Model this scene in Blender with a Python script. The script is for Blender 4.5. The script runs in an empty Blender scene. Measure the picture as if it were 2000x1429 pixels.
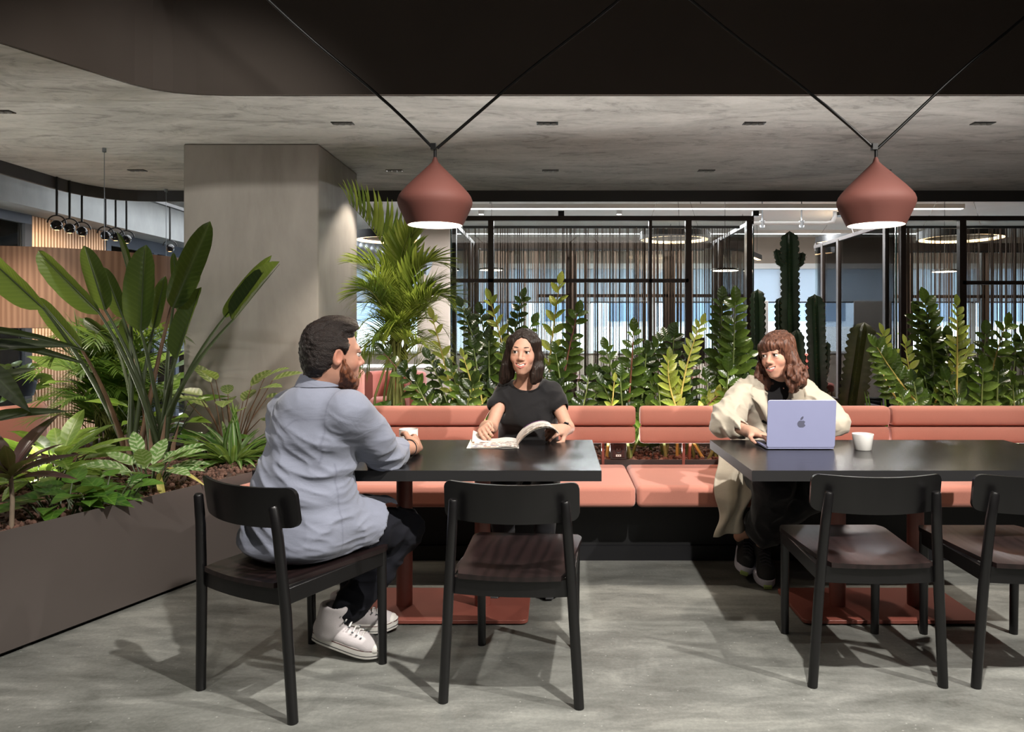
import bpy, bmesh, math, random
import numpy as np
from mathutils import Vector, Matrix, Euler, noise as mnoise

random.seed(7)
RNG = np.random.default_rng(11)
SC = bpy.context.scene
COL = SC.collection
PI = math.pi

# ------------------------------------------------------------------ camera
F_PX, CX, CY, HCAM = 1450.0, 1090.0, 643.0, 1.27
cam_data = bpy.data.cameras.new('camera')
cam_data.sensor_fit = 'HORIZONTAL'
cam_data.sensor_width = 36.0
cam_data.lens = F_PX / 2000.0 * 36.0
cam_data.shift_x = (1000.0 - CX) / 2000.0
cam_data.shift_y = (CY - 714.5) / 2000.0
cam_data.clip_start = 0.05
cam_data.clip_end = 300
cam = bpy.data.objects.new('camera', cam_data)
cam.location = (0, 0, HCAM)
cam.rotation_euler = (PI / 2, 0, 0)
COL.objects.link(cam)
SC.camera = cam

def P(px, py, Y):
    """real place of something seen at (px, py) that stands Y metres away"""
    return Vector(((px - CX) / F_PX * Y, Y, HCAM - (py - CY) / F_PX * Y))

def PF(px, py, Z):
    """same, for something at the known height Z"""
    Y = (HCAM - Z) * F_PX / (py - CY)
    return P(px, py, Y)

# ------------------------------------------------------------------ world
world = bpy.data.worlds.new('world')
SC.world = world
world.use_nodes = True
wn = world.node_tree.nodes
bg = wn['Background']
bg.inputs['Color'].default_value = (0.80, 0.88, 1.0, 1)
bg.inputs['Strength'].default_value = 9.0

SC.view_settings.view_transform = 'Standard'
SC.view_settings.look = 'None'
SC.view_settings.gamma = 1.0
SC.view_settings.use_curve_mapping = False
SC.view_settings.exposure = 0.42
SC.cycles.max_bounces = 7
SC.cycles.diffuse_bounces = 4
SC.cycles.glossy_bounces = 3
SC.cycles.transmission_bounces = 6
SC.cycles.transparent_max_bounces = 24
SC.cycles.sample_clamp_indirect = 4.0
SC.cycles.caustics_reflective = False
SC.cycles.caustics_refractive = False
SC.cycles.blur_glossy = 1.0

# ------------------------------------------------------------------ lamps
def light(name, kind, loc, energy, color=(1, 1, 1), size=0.1, target=None, spot=60, blend=0.4, size_y=None):
    d = bpy.data.lights.new(name, kind)
    d.energy = energy
    d.color = color
    if kind == 'AREA':
        d.size = size
        if size_y:
            d.shape = 'RECTANGLE'; d.size_y = size_y
    else:
        d.shadow_soft_size = size
    if kind == 'SPOT':
        d.spot_size = math.radians(spot); d.spot_blend = blend
    o = bpy.data.objects.new(name, d)
    o.location = loc
    if target is not None:
        o.rotation_euler = (Vector(target) - Vector(loc)).to_track_quat('-Z', 'Y').to_euler()
    COL.objects.link(o)
    return o

WARM = (1.0, 0.80, 0.58)
WARM2 = (1.0, 0.88, 0.74)
NEUT = (1.0, 0.95, 0.88)
# spot heads on the track up in the dark coffer: pools of light on the floor and tables
for (x, y, tx, ty, e, s) in (
    (0.75, 1.15, 0.15, 2.75, 620, 74), (2.9, 1.15, 1.65, 2.75, 620, 74),
    (-1.5, 0.6, -1.9, 2.3, 130, 60),
    (2.1, -0.6, 1.3, 1.2, 150, 60), (-0.3, -0.6, -0.7, 1.2, 120, 60)):
    light('coffer_spot', 'SPOT', (x, y, 3.45), e, NEUT, 0.035, (tx, ty, 0), s, 0.4)
light('coffer_spot', 'SPOT', (-1.2, 1.3, 3.45), 230, NEUT, 0.12, (-2.35, 5.2, 1.35), 46, 0.6)
# unseen area lights added in the coffer as soft fill from above
light('coffer_fill', 'AREA', (0.4, -1.4, 3.3), 14, NEUT, 6.0, (0.4, 0.2, 0), size_y=0.5)
light('coffer_fill', 'AREA', (-3.2, 0.6, 3.3), 12, NEUT, 2.5, (-3.0, 2.0, 0), size_y=0.4)
# unseen strips added at the planter edges to brighten the ceiling from below
light('uplight_fill', 'AREA', (0.9, 4.63, 0.52), 54, (1.0, 0.97, 0.94), 4.9, (0.9, 4.40, 2.6), size_y=0.04)
light('uplight_fill', 'AREA', (-3.55, 4.6, 0.6), 30, (1.0, 0.93, 0.84), 0.06, (-3.3, 4.4, 2.6), size_y=3.0)
# ------------------------------------------------------------------ helpers
def srgb(h):
    if isinstance(h, str):
        h = h.lstrip('#'); c = [int(h[i:i + 2], 16) / 255 for i in (0, 2, 4)]
    else:
        c = [v / 255 for v in h]
    return tuple((v / 12.92 if v <= 0.04045 else ((v + 0.055) / 1.055) ** 2.4) for v in c) + (1.0,)

def tag(o, label=None, cat=None, group=None, kind=None):
    if label: o['label'] = label
    if cat: o['category'] = cat
    if group: o['group'] = group
    if kind: o['kind'] = kind
    return o

def empty(name, loc=(0, 0, 0), rz=0.0, label=None, cat=None, group=None, kind=None):
    o = bpy.data.objects.new(name, None)
    o.empty_display_size = 0.1
    COL.objects.link(o)
    o.location = loc; o.rotation_euler = (0, 0, rz)
    return tag(o, label, cat, group, kind)

def copy_tree(o, parent=None):
    c = o.copy(); COL.objects.link(c); c.parent = parent
    for ch in list(o.children):
        copy_tree(ch, c)
    return c

class MB:
    def __init__(s):
        s.v = []; s.f = []; s.m = []; s.uv = None
    def add(s, vs, fs, mi=0):
        n = len(s.v)
        s.v += [tuple(v) for v in vs]
        s.f += [tuple(i + n for i in f) for f in fs]
        s.m += [mi] * len(fs)
        return s
    def box(s, a, b, mi=0):
        x0, y0, z0 = a; x1, y1, z1 = b
        return s.add([(x0, y0, z0), (x1, y0, z0), (x1, y1, z0), (x0, y1, z0), (x0, y0, z1), (x1, y0, z1), (x1, y1, z1), (x0, y1, z1)],
                     [(0, 3, 2, 1), (4, 5, 6, 7), (0, 1, 5, 4), (1, 2, 6, 5), (2, 3, 7, 6), (3, 0, 4, 7)], mi)
    def obox(s, M, half, mi=0):
        hx, hy, hz = half
        vs = [M @ Vector((x, y, z)) for z in (-hz, hz) for (x, y) in ((-hx, -hy), (hx, -hy), (hx, hy), (-hx, hy))]
        return s.add(vs, [(0, 3, 2, 1), (4, 5, 6, 7), (0, 1, 5, 4), (1, 2, 6, 5), (2, 3, 7, 6), (3, 0, 4, 7)], mi)
    def tube(s, pts, r, n=8, caps=True, mi=0, flat=1.0):
        pts = [Vector(p) for p in pts]
        rs = r if isinstance(r, (list, tuple)) else [r] * len(pts)
        ring0 = len(s.v); vs = []; fs = []
        t0 = (pts[1] - pts[0]).normalized()
        u = t0.orthogonal().normalized()
        for i, p in enumerate(pts):
            t = (pts[min(i + 1, len(pts) - 1)] - pts[max(i - 1, 0)]).normalized()
            u = (u - t * u.dot(t)).normalized(); w = t.cross(u)
            for k in range(n):
                a = 2 * PI * k / n
                vs.append(p + (u * math.cos(a) + w * math.sin(a) * flat) * rs[i])
        for i in range(len(pts) - 1):
            for k in range(n):
                a = i * n + k; b = i * n + (k + 1) % n
                fs.append((a, b, b + n, a + n))
        if caps:
            fs.append(tuple(reversed(range(n)))); fs.append(tuple(range(len(vs) - n, len(vs))))
        return s.add(vs, fs, mi)
    def lathe(s, prof, n=32, c=(0, 0, 0), mi=0, close=False):
        vs = []; fs = []
        for (r, z) in prof:
            for k in range(n):
                a = 2 * PI * k / n
                vs.append((c[0] + r * math.cos(a), c[1] + r * math.sin(a), c[2] + z))
        m = len(prof)
        for i in range(m - 1 if not close else m):
            for k in range(n):
                a = i * n + k; b = i * n + (k + 1) % n
                j = (i + 1) % m
                fs.append((a, b, j * n + (k + 1) % n, j * n + k))
        return s.add(vs, fs, mi)
    def disc(s, c, r, n=32, mi=0, up=True):
        vs = [(c[0] + r * math.cos(2 * PI * k / n), c[1] + r * math.sin(2 * PI * k / n), c[2]) for k in range(n)]
        return s.add(vs, [tuple(range(n)) if up else tuple(reversed(range(n)))], mi)
    def prism(s, poly, z0, z1, mi=0):
        n = len(poly)
        vs = [(x, y, z0) for x, y in poly] + [(x, y, z1) for x, y in poly]
        fs = [tuple(reversed(range(n))), tuple(range(n, 2 * n))] + [(i, (i + 1) % n, n + (i + 1) % n, n + i) for i in range(n)]
        return s.add(vs, fs, mi)
    def sheet(s, poly, z0, z1, thick=0.0, mi=0, closed=False):
        """vertical ribbon along a plan polyline, with thickness"""
        n = len(poly)
        if thick == 0:
            vs = [(x, y, z0) for x, y in poly] + [(x, y, z1) for x, y in poly]
            return s.add(vs, [(i, i + 1, n + i + 1, n + i) for i in range(n - 1)], mi)
        off = []
        for i in range(n):
            a = Vector(poly[max(i - 1, 0)]); b = Vector(poly[min(i + 1, n - 1)])
            t = (b - a).normalized(); off.append((poly[i][0] - t.y * thick, poly[i][1] + t.x * thick))
        return s.prism(list(poly) + off[::-1], z0, z1, mi)
    def grid(s, fn, nu, nv, mi=0):
        vs = [fn(i / nu, j / nv) for j in range(nv + 1) for i in range(nu + 1)]
        w = nu + 1
        return s.add(vs, [(j * w + i, j * w + i + 1, (j + 1) * w + i + 1, (j + 1) * w + i) for j in range(nv) for i in range(nu)], mi)
    def mesh(s, name, mats=None, smooth=False):
        me = bpy.data.meshes.new(name)
        me.from_pydata(s.v, [], s.f)
        if mats:
            for m in (mats if isinstance(mats, (list, tuple)) else [mats]):
                me.materials.append(m)
        if any(s.m):
            me.polygons.foreach_set('material_index', s.m)
        if smooth:
            me.polygons.foreach_set('use_smooth', [True] * len(me.polygons))
        me.update()
        return me
    def build(s, name, mats=None, parent=None, smooth=False, bevel=0.0, seg=2, loc=None, rz=None, angle=30, subsurf=0):
        me = s.mesh(name, mats, smooth)
        return obj(name, me, parent, bevel, seg, loc, rz, angle, subsurf, smooth)

def obj(name, me, parent=None, bevel=0.0, seg=2, loc=None, rz=None, angle=30, subsurf=0, smooth=False):
    o = bpy.data.objects.new(name, me)
    COL.objects.link(o)
    if parent is not None: o.parent = parent
    if loc is not None: o.location = loc
    if rz is not None: o.rotation_euler = (0, 0, rz)
    if bevel:
        b = o.modifiers.new('bevel', 'BEVEL'); b.width = bevel; b.segments = seg
        b.limit_method = 'ANGLE'; b.angle_limit = math.radians(angle); b.harden_normals = False
        me.polygons.foreach_set('use_smooth', [True] * len(me.polygons))
        me.set_sharp_from_angle(angle=math.radians(50))
    elif smooth:
        me.set_sharp_from_angle(angle=math.radians(48))
    if subsurf:
        m = o.modifiers.new('sub', 'SUBSURF'); m.levels = subsurf; m.render_levels = subsurf
    return o

def rrect(x0, y0, x1, y1, r, n=5):
    pts = []
    for (cx, cy, a0) in ((x1 - r, y1 - r, 0), (x0 + r, y1 - r, 90), (x0 + r, y0 + r, 180), (x1 - r, y0 + r, 270)):
        for k in range(n + 1):
            a = math.radians(a0 + 90 * k / n)
            pts.append((cx + r * math.cos(a), cy + r * math.sin(a)))
    return pts

def bez(p0, p1, p2, n):
    p0, p1, p2 = Vector(p0), Vector(p1), Vector(p2)
    return [p0 * (1 - t) ** 2 + p1 * 2 * t * (1 - t) + p2 * t * t for t in [i / n for i in range(n + 1)]]

def frame(pos, d, up, sx=1.0, sy=1.0, sz=1.0):
    y = Vector(d).normalized(); z = Vector(up)
    z = z - y * z.dot(y)
    z = z.normalized() if z.length > 1e-6 else y.orthogonal().normalized()
    x = y.cross(z)
    return Matrix(((x.x * sx, y.x * sy, z.x * sz, pos[0]), (x.y * sx, y.y * sy, z.y * sz, pos[1]), (x.z * sx, y.z * sy, z.z * sz, pos[2]), (0, 0, 0, 1)))

# ------------------------------------------------------------------ materials
class NT:
    def __init__(s, name):
        s.m = bpy.data.materials.new(name); s.m.use_nodes = True
        s.t = s.m.node_tree; s.n = s.t.nodes; s.l = s.t.links
        s.b = s.n['Principled BSDF']; s.out = s.n['Material Output']
    def node(s, kind, **kw):
        nd = s.n.new(kind)
        for k, v in kw.items():
            if k.startswith('i_'):
                key = k[2:].replace('_', ' ')
                nd.inputs[key].default_value = v
            else:
                setattr(nd, k, v)
        return nd
    def link(s, a, b): s.l.new(a, b)
    def coords(s, scale=(1, 1, 1), kind='Object', rot=(0, 0, 0)):
        tc = s.node('ShaderNodeTexCoord'); mp = s.node('ShaderNodeMapping')
        mp.inputs['Scale'].default_value = scale; mp.inputs['Rotation'].default_value = rot
        s.link(tc.outputs[kind], mp.inputs['Vector'])
        return mp.outputs['Vector']
    def noise(s, vec, scale=5, detail=4, rough=0.55, dist=0.0):
        nd = s.node('ShaderNodeTexNoise')
        nd.inputs['Scale'].default_value = scale; nd.inputs['Detail'].default_value = detail
        nd.inputs['Roughness'].default_value = rough; nd.inputs['Distortion'].default_value = dist
        if vec is not None: s.link(vec, nd.inputs['Vector'])
        return nd.outputs['Fac']
    def ramp(s, fac, stops):
        nd = s.node('ShaderNodeValToRGB'); e = nd.color_ramp.elements
        while len(e) < len(stops): e.new(0.5)
        for i, (p, c) in enumerate(stops):
            e[i].position = p; e[i].color = c if len(c) == 4 else (*c, 1)
        s.link(fac, nd.inputs['Fac'])
        return nd.outputs['Color']
    def mix(s, fac, a, b, mode='MIX'):
        nd = s.node('ShaderNodeMix', data_type='RGBA', blend_type=mode)
        for key, v in ((0, fac), (6, a), (7, b)):
            if isinstance(v, (int, float)): nd.inputs[key].default_value = v
            elif isinstance(v, (tuple, list)): nd.inputs[key].default_value = v
            else: s.link(v, nd.inputs[key])
        return nd.outputs[2]
    def math(s, op, a, b=None, c=None, clamp=False):
        nd = s.node('ShaderNodeMath', operation=op, use_clamp=clamp)
        for i, v in enumerate((a, b, c)):
            if v is None: continue
            if isinstance(v, (int, float)): nd.inputs[i].default_value = v
            else: s.link(v, nd.inputs[i])
        return nd.outputs[0]
    def bump(s, h, strength=0.2, dist=0.01):
        nd = s.node('ShaderNodeBump'); nd.inputs['Strength'].default_value = strength; nd.inputs['Distance'].default_value = dist
        s.link(h, nd.inputs['Height']); s.link(nd.outputs['Normal'], s.b.inputs['Normal'])
        return nd
    def set(s, **kw):
        for k, v in kw.items():
            key = {'color': 'Base Color', 'rough': 'Roughness', 'metal': 'Metallic', 'spec': 'Specular IOR Level', 'coat': 'Coat Weight', 'sheen': 'Sheen Weight',
                   'trans': 'Transmission Weight', 'ior': 'IOR', 'alpha': 'Alpha', 'sss': 'Subsurface Weight', 'emit': 'Emission Color', 'estr': 'Emission Strength'}[k]
            if isinstance(v, (int, float, tuple)): s.b.inputs[key].default_value = v
            else: s.link(v, s.b.inputs[key])
        return s

def scale_col(c, k): return (min(c[0] * k, 1), min(c[1] * k, 1), min(c[2] * k, 1), 1)

def plain(name, col, rough=0.5, var=0.12, vscale=6.0, bump=0.0, bscale=120.0, metal=0.0, spec=0.5, stretch=(1, 1, 1), coat=0.0, sheen=0.0, kind='Object', bdist=0.004):
    t = NT(name); c = srgb(col) if isinstance(col, (str, list)) else col
    v = t.coords(stretch, kind)
    f = t.noise(v, vscale, 5)
    t.set(color=t.ramp(f, [(0.3, scale_col(c, 1 - var)), (0.7, scale_col(c, 1 + var))]), rough=rough, metal=metal, spec=spec, coat=coat, sheen=sheen)
    if bump:
        t.bump(t.noise(v, bscale, 3), bump, bdist)
    return t.m

def concrete(name, c0, c1, c2, scale=0.8, stretch=(1, 1, 1), rough=0.75, bump=0.08, rot=(0, 0, 0), crack=True, rough_var=0.0):
    t = NT(name)
    v = t.coords(stretch, 'Object', rot)
    a = t.noise(v, scale, 8, 0.62, 0.8)
    b = t.noise(v, scale * 4.3, 6, 0.6, 0.4)
    s = t.math('ADD', t.math('MULTIPLY', a, 0.72), t.math('MULTIPLY', b, 0.28))
    col = t.ramp(s, [(0.36, srgb(c0)), (0.5, srgb(c1)), (0.66, srgb(c2))])
    t.set(color=col, spec=0.35)
    if rough_var:
        t.set(rough=t.math('ADD', rough - rough_var / 2, t.math('MULTIPLY', b, rough_var)))
    else:
        t.set(rough=rough)
    t.bump(t.noise(v, scale * 30, 4), bump, 0.01)
    return t.m

def emitter(name, col, strength, base='#f4efe6'):
    t = NT(name)
    t.set(color=srgb(base), emit=(*col[:3], 1) if not isinstance(col, str) else srgb(col), estr=strength)
    return t.m

def wood(name, c0, c1, rough=0.4, scale=9.0, stretch=(1, 1, 0.08), bump=0.1, spec=0.5, var=None):
    t = NT(name)
    v = t.coords(stretch)
    w = t.node('ShaderNodeTexWave', wave_type='BANDS', bands_direction='X')
    w.inputs['Scale'].default_value = scale; w.inputs['Distortion'].default_value = 6.0; w.inputs['Detail'].default_value = 3.0; w.inputs['Detail Scale'].default_value = 1.6
    t.link(v, w.inputs['Vector'])
    n = t.noise(v, scale * 4, 5)
    f = t.math('ADD', t.math('MULTIPLY', w.outputs['Fac'], 0.5), t.math('MULTIPLY', n, 0.5))
    t.set(color=t.ramp(f, [(0.25, srgb(c0)), (0.75, srgb(c1))]), rough=rough, spec=spec)
    t.bump(f, bump, 0.003)
    return t.m

def fabric(name, col, var=0.10, weave=420.0, rough=0.9, sheen=0.25, bump=0.12):
    t = NT(name); c = srgb(col)
    v = t.coords()
    f = t.noise(v, 3.0, 4)
    g = t.noise(v, weave, 2)
    k = t.math('ADD', t.math('MULTIPLY', f, 0.45), t.math('MULTIPLY', g, 0.55))
    t.set(color=t.ramp(k, [(0.3, scale_col(c, 1 - var)), (0.7, scale_col(c, 1 + var))]), rough=rough, sheen=sheen, spec=0.2)
    t.bump(g, bump, 0.002)
    return t.m

def leafmat(name, c_dark, c_light, vein='#9fb36a', vein_amt=0.45, rough=0.38, transl=0.35, stripes=0.0, stripe_col='#c8cf9a', rib=0.018, side_freq=9.0, under=None):
    """leaf blades run along local +Y; the midrib and side veins follow local X/Y"""
    t = NT(name)
    tc = t.node('ShaderNodeTexCoord'); sep = t.node('ShaderNodeSeparateXYZ')
    t.link(tc.outputs['Object'], sep.inputs[0])
    oi = t.node('ShaderNodeObjectInfo')
    ax = t.math('ABSOLUTE', sep.outputs['X'])
    n = t.noise(tc.outputs['Object'], 3.2, 4)
    k = t.math('ADD', t.math('MULTIPLY', oi.outputs['Random'], 0.65), t.math('MULTIPLY', n, 0.35))
    col = t.ramp(k, [(0.12, srgb(c_dark)), (0.88, srgb(c_light))])
    ribm = t.math('SUBTRACT', 1.0, t.math('DIVIDE', ax, rib), clamp=True)
    wv = t.math('SINE', t.math('MULTIPLY', t.math('SUBTRACT', sep.outputs['Y'], t.math('MULTIPLY', ax, 0.75)), side_freq * 6.283))
    side = t.math('MULTIPLY', t.math('POWER', t.math('MULTIPLY', t.math('ADD', wv, 1.0), 0.5), 5.0), 0.35)
    if stripes:
        st = t.math('MULTIPLY', t.math('GREATER_THAN', wv, 0.05), stripes)
        nn = t.math('GREATER_THAN', t.noise(tc.outputs['Object'], 7.0, 2), 0.42)
        col = t.mix(t.math('MULTIPLY', st, nn), col, srgb(stripe_col))
    m = t.math('MAXIMUM', ribm, side)
    col = t.mix(t.math('MULTIPLY', m, vein_amt), col, srgb(vein))
    if under:
        geo = t.node('ShaderNodeNewGeometry')
        col = t.mix(t.math('MULTIPLY', geo.outputs['Backfacing'], 0.75), col, srgb(under))
    t.set(color=col, rough=rough, spec=0.5)
    t.bump(t.math('ADD', wv, t.math('MULTIPLY', ribm, 2.0)), 0.10, 0.004)
    tr = t.node('ShaderNodeBsdfTranslucent'); t.link(t.mix(0.35, col, (0.55, 0.75, 0.12, 1)), tr.inputs['Color'])
    mx = t.node('ShaderNodeMixShader'); mx.inputs[0].default_value = transl
    t.link(t.b.outputs[0], mx.inputs[1]); t.link(tr.outputs[0], mx.inputs[2]); t.link(mx.outputs[0], t.out.inputs['Surface'])
    return t.m

def glassmat(name, tint=(0.96, 0.985, 0.98, 1), refl=0.05):
    t = NT(name)
    tr = t.node('ShaderNodeBsdfTransparent'); tr.inputs['Color'].default_value = tint
    gl = t.node('ShaderNodeBsdfGlossy'); gl.inputs['Roughness'].default_value = 0.01
    fr = t.node('ShaderNodeFresnel'); fr.inputs['IOR'].default_value = 1.45
    mx = t.node('ShaderNodeMixShader')
    t.link(t.math('MULTIPLY', fr.outputs[0], refl / 0.05, clamp=True), mx.inputs[0])
    t.link(tr.outputs[0], mx.inputs[1]); t.link(gl.outputs[0], mx.inputs[2]); t.link(mx.outputs[0], t.out.inputs['Surface'])
    return t.m

M = {}
def floor_mat():
    t = NT('floor_concrete')
    v = t.coords((0.55, 1.5, 1), 'Object', (0, 0, 0.5)); g = t.coords((1, 1, 1))
    a = t.noise(v, 1.3, 8, 0.62, 0.8); b = t.noise(v, 5.6, 7, 0.65, 0.5); c = t.noise(g, 70, 4, 0.7)
    s_ = t.math('ADD', t.math('ADD', t.math('MULTIPLY', a, 0.55), t.math('MULTIPLY', b, 0.32)), t.math('MULTIPLY', c, 0.13))
    col = t.ramp(s_, [(0.36, srgb('#3f403c')), (0.5, srgb('#6b6c68')), (0.64, srgb('#92938d'))])
    vo = t.node('ShaderNodeTexVoronoi'); vo.inputs['Scale'].default_value = 22; t.link(g, vo.inputs['Vector'])
    pit = t.math('LESS_THAN', vo.outputs['Distance'], 0.07)
    col = t.mix(t.math('MULTIPLY', pit, 0.35), col, srgb('#b4b5b0'))
    t.set(color=col, spec=0.35, rough=t.math('ADD', 0.3, t.math('MULTIPLY', b, 0.3)))
    t.bump(t.math('ADD', c, t.math('MULTIPLY', b, 0.6)), 0.1, 0.008)
    return t.m
M['floor'] = floor_mat()
def ceil_mat():
    t = NT('ceiling_plaster')
    v = t.coords((0.55, 1.5, 1)); g = t.coords((1, 1, 1))
    a = t.noise(v, 0.9, 9, 0.62, 2.2); b = t.noise(v, 3.2, 8, 0.68, 3.0); c = t.noise(g, 18, 5, 0.6, 1.0)
    ridge = t.math('SUBTRACT', 1.0, t.math('MULTIPLY', t.math('ABSOLUTE', t.math('SUBTRACT', b, 0.5)), 9.0), clamp=True)
    s_ = t.math('ADD', t.math('ADD', t.math('MULTIPLY', a, 0.55), t.math('MULTIPLY', b, 0.33)), t.math('MULTIPLY', c, 0.12))
    col = t.ramp(s_, [(0.36, srgb('#7f7e7a')), (0.5, srgb('#a6a5a0')), (0.64, srgb('#c2c1bc'))])
    col = t.mix(t.math('MULTIPLY', ridge, 0.22), col, srgb('#d2d1cc'))
    t.set(color=col, rough=0.8, spec=0.3)
    t.bump(t.math('ADD', b, t.math('MULTIPLY', ridge, 0.35)), 0.35, 0.02)
    return t.m
M['ceil'] = ceil_mat()
M['plaster'] = concrete('column_plaster', '#948f88', '#a39e97', '#b0aba4', 0.9, (1.3, 1.3, 0.5), 0.8, 0.05)
M['beam'] = concrete('beam_plaster', '#7d8182', '#8d9192', '#9fa3a3', 0.8, (1, 1, 0.5), 0.8, 0.05)
M['black_paint'] = plain('black_paint', '#48403a', 0.85, 0.08, 2.0)
M['charcoal'] = plain('charcoal_band', '#2f2e2c', 0.7, 0.06, 3.0)
M['white_ceil'] = plain('white_ceiling', '#b9b6b0', 0.9, 0.04, 2.0)
M['tan_wall'] = plain('tan_wall', '#a3968a', 0.9, 0.05, 2.0)
M['bronze'] = plain('bronze_frame', '#3b322d', 0.45, 0.08, 8.0, metal=0.35)
M['dark_metal'] = plain('dark_metal', '#2c2c2e', 0.5, 0.08, 10.0, metal=0.5)
M['black_metal'] = plain('black_metal', '#141414', 0.4, 0.1, 10.0, metal=0.2)
M['blue_frame'] = plain('blue_frame', '#3f4754', 0.5, 0.08, 6.0, metal=0.2)
M['steel'] = plain('galvanised_steel', '#9aa0a6', 0.35, 0.1, 12.0, metal=0.9)
M['planter'] = plain('planter_metal', '#5a5350', 0.42, 0.07, 1.6, metal=0.25, bump=0.03, bscale=300)
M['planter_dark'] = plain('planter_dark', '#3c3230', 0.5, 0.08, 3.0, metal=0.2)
M['soil'] = plain('soil', '#3a2a22', 0.95, 0.25, 30.0, 0.6, 60)
M['granule'] = plain('clay_granule', '#60453a', 0.92, 0.35, 60.0, 0.6, 220, kind='Object')
M['coral'] = fabric('coral_fabric', '#ae7263', 0.10)
M['coral_dark'] = fabric('coral_dark_fabric', '#9a5549', 0.10)
M['terracotta'] = plain('terracotta_powdercoat', '#7c443a', 0.45, 0.05, 5.0, bump=0.04, bscale=600)
M['lamp_shade'] = plain('lamp_terracotta', '#63372f', 0.75, 0.04, 5.0)
M['black_wood'] = plain('black_stained_ash', '#080708', 0.36, 0.25, 30.0, 0.08, 60, stretch=(1, 1, 0.12))
M['table_wood'] = wood('table_black_ash', '#0b0b0c', '#151415', 0.26, 14.0, (0.06, 1, 1), 0.1, 0.5)
M['veneer'] = wood('walnut_veneer', '#7a5a46', '#92705a', 0.5, 10.0, (1, 1, 0.05), 0.05)
M['oak'] = wood('oak_slat', '#b08e70', '#cfae90', 0.55, 12.0, (1, 1, 0.05), 0.05)
M['slat_back'] = plain('slat_backing', '#8a6349', 0.8, 0.08, 4.0)
M['glass'] = glassmat('clear_glass')
M['glass_tint'] = glassmat('tinted_glass', (0.80, 0.84, 0.84, 1), 0.05)
M['glass_edge'] = plain('glass_edge', '#1f4a41', 0.2, 0.1, 4.0)
M['blind'] = plain('roller_blind', '#aab4be', 0.95, 0.03, 90.0)
M['string'] = plain('curtain_string', '#7a685d', 0.8, 0.25, 1.0, stretch=(300, 300, 0.2))
M['white_gloss'] = plain('white_ceramic', '#d9d7d2', 0.25, 0.02, 3.0)
M['white_matte'] = plain('white_matte', '#cfcfce', 0.7, 0.03, 3.0)
M['paper'] = plain('paper', '#d8d3cc', 0.6, 0.03, 20.0)
# ------------------------------------------------------------------ structure
ZC = 2.62            # plastered ceiling
def struct(o, **kw):
    o['kind'] = 'structure'; return o

def arc(cx, cy, r, a0, a1, n=10):
    return [(cx + r * math.cos(math.radians(a0 + (a1 - a0) * i / n)), cy + r * math.sin(math.radians(a0 + (a1 - a0) * i / n))) for i in range(n + 1)]

struct(MB().box((-9, -5, -0.2), (10, 14.2, 0)).build('floor', M['floor']))

coffer_edge = [(9, 4.30), (-1.75, 4.30)] + [tuple(v) for v in [(-1.93, 4.295), (-2.08, 4.28), (-2.20, 4.245), (-2.29, 4.19), (-2.355, 4.11), (-2.41, 4.0)]] + [(-2.64, 3.51), (-4.45, -0.30)]
outer_edge = [(-4.45, -0.30), (-4.45, 6.55)] + [(-4.44, 6.75), (-4.40, 6.92), (-4.33, 7.05), (-4.22, 7.15), (-4.08, 7.20), (-3.9, 7.22)] + [(9, 7.22)]
slab = coffer_edge + outer_edge[1:]
struct(MB().prism(slab, ZC, ZC + 0.12).build('ceiling', M['ceil']))
struct(MB().sheet(coffer_edge, ZC + 0.004, 3.52, 0.02).build('trim_1', M['black_paint']))
struct(MB().box((-9, -5, 3.5), (10, 4.32, 3.62)).build('ceiling.001', M['black_paint']))
struct(MB().sheet(outer_edge[::-1], 2.515, 3.05, -0.03).build('trim_2', M['charcoal']))
struct(MB().box((-9, 4.33, 3.0), (10, 14.2, 3.12)).build('ceiling.002', M['white_ceil']))

# square plastered column in the planter
struct(MB().box((-2.726, 5.4, 0.0), (-1.743, 6.44, ZC)).build('column', M['plaster'], bevel=0.012, seg=3))

# right and rear walls
struct(MB().box((9.0, -5, 0), (9.2, 14.2, 3.6)).build('wall_right', M['tan_wall']))
w = MB(); w.box((-9, -5.2, 0), (10, -5, 3.6))
struct(w.build('wall_rear', M['tan_wall']))

# ---- left wall: solid near part, beam, glazed screens and a slatted panel
XL = -5.5
struct(MB().box((XL - 0.2, -5, 0), (XL, 6.35, 3.6)).build('wall_left', M['beam']))
struct(MB().box((XL - 0.25, 6.35, 2.455), (-5.1, 14.2, 3.05)).build('beam', M['beam']))
struct(MB().box((-8.9, 6.0, 0), (-8.8, 14.2, 3.0)).build('wall_left_room', plain('pale_room_wall', '#a9b5ae', 0.9, 0.05, 1.0)))
struct(MB().box((-8.8, 6.0, 2.6), (XL - 0.25, 14.2, 2.7)).build('ceiling.003', M['white_ceil']))

dr = empty('door_1', (XL, 7.0, 0), kind='structure')
m = MB(); m.box((-0.04, -0.65, 2.36), (0.03, 0.72, 2.455)); m.build('door_frame', M['blue_frame'], dr)
MB().box((-0.04, 0.62, 0), (0.03, 0.72, 2.36)).build('door_post', M['dark_metal'], dr)
MB().box((-0.04, -0.65, 0), (0.03, -0.56, 2.36)).build('door_post', M['dark_metal'], dr)
MB().box((-0.012, -0.56, 0.02), (0.0, 0.62, 2.36)).build('pane', M['glass'], dr)

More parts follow.
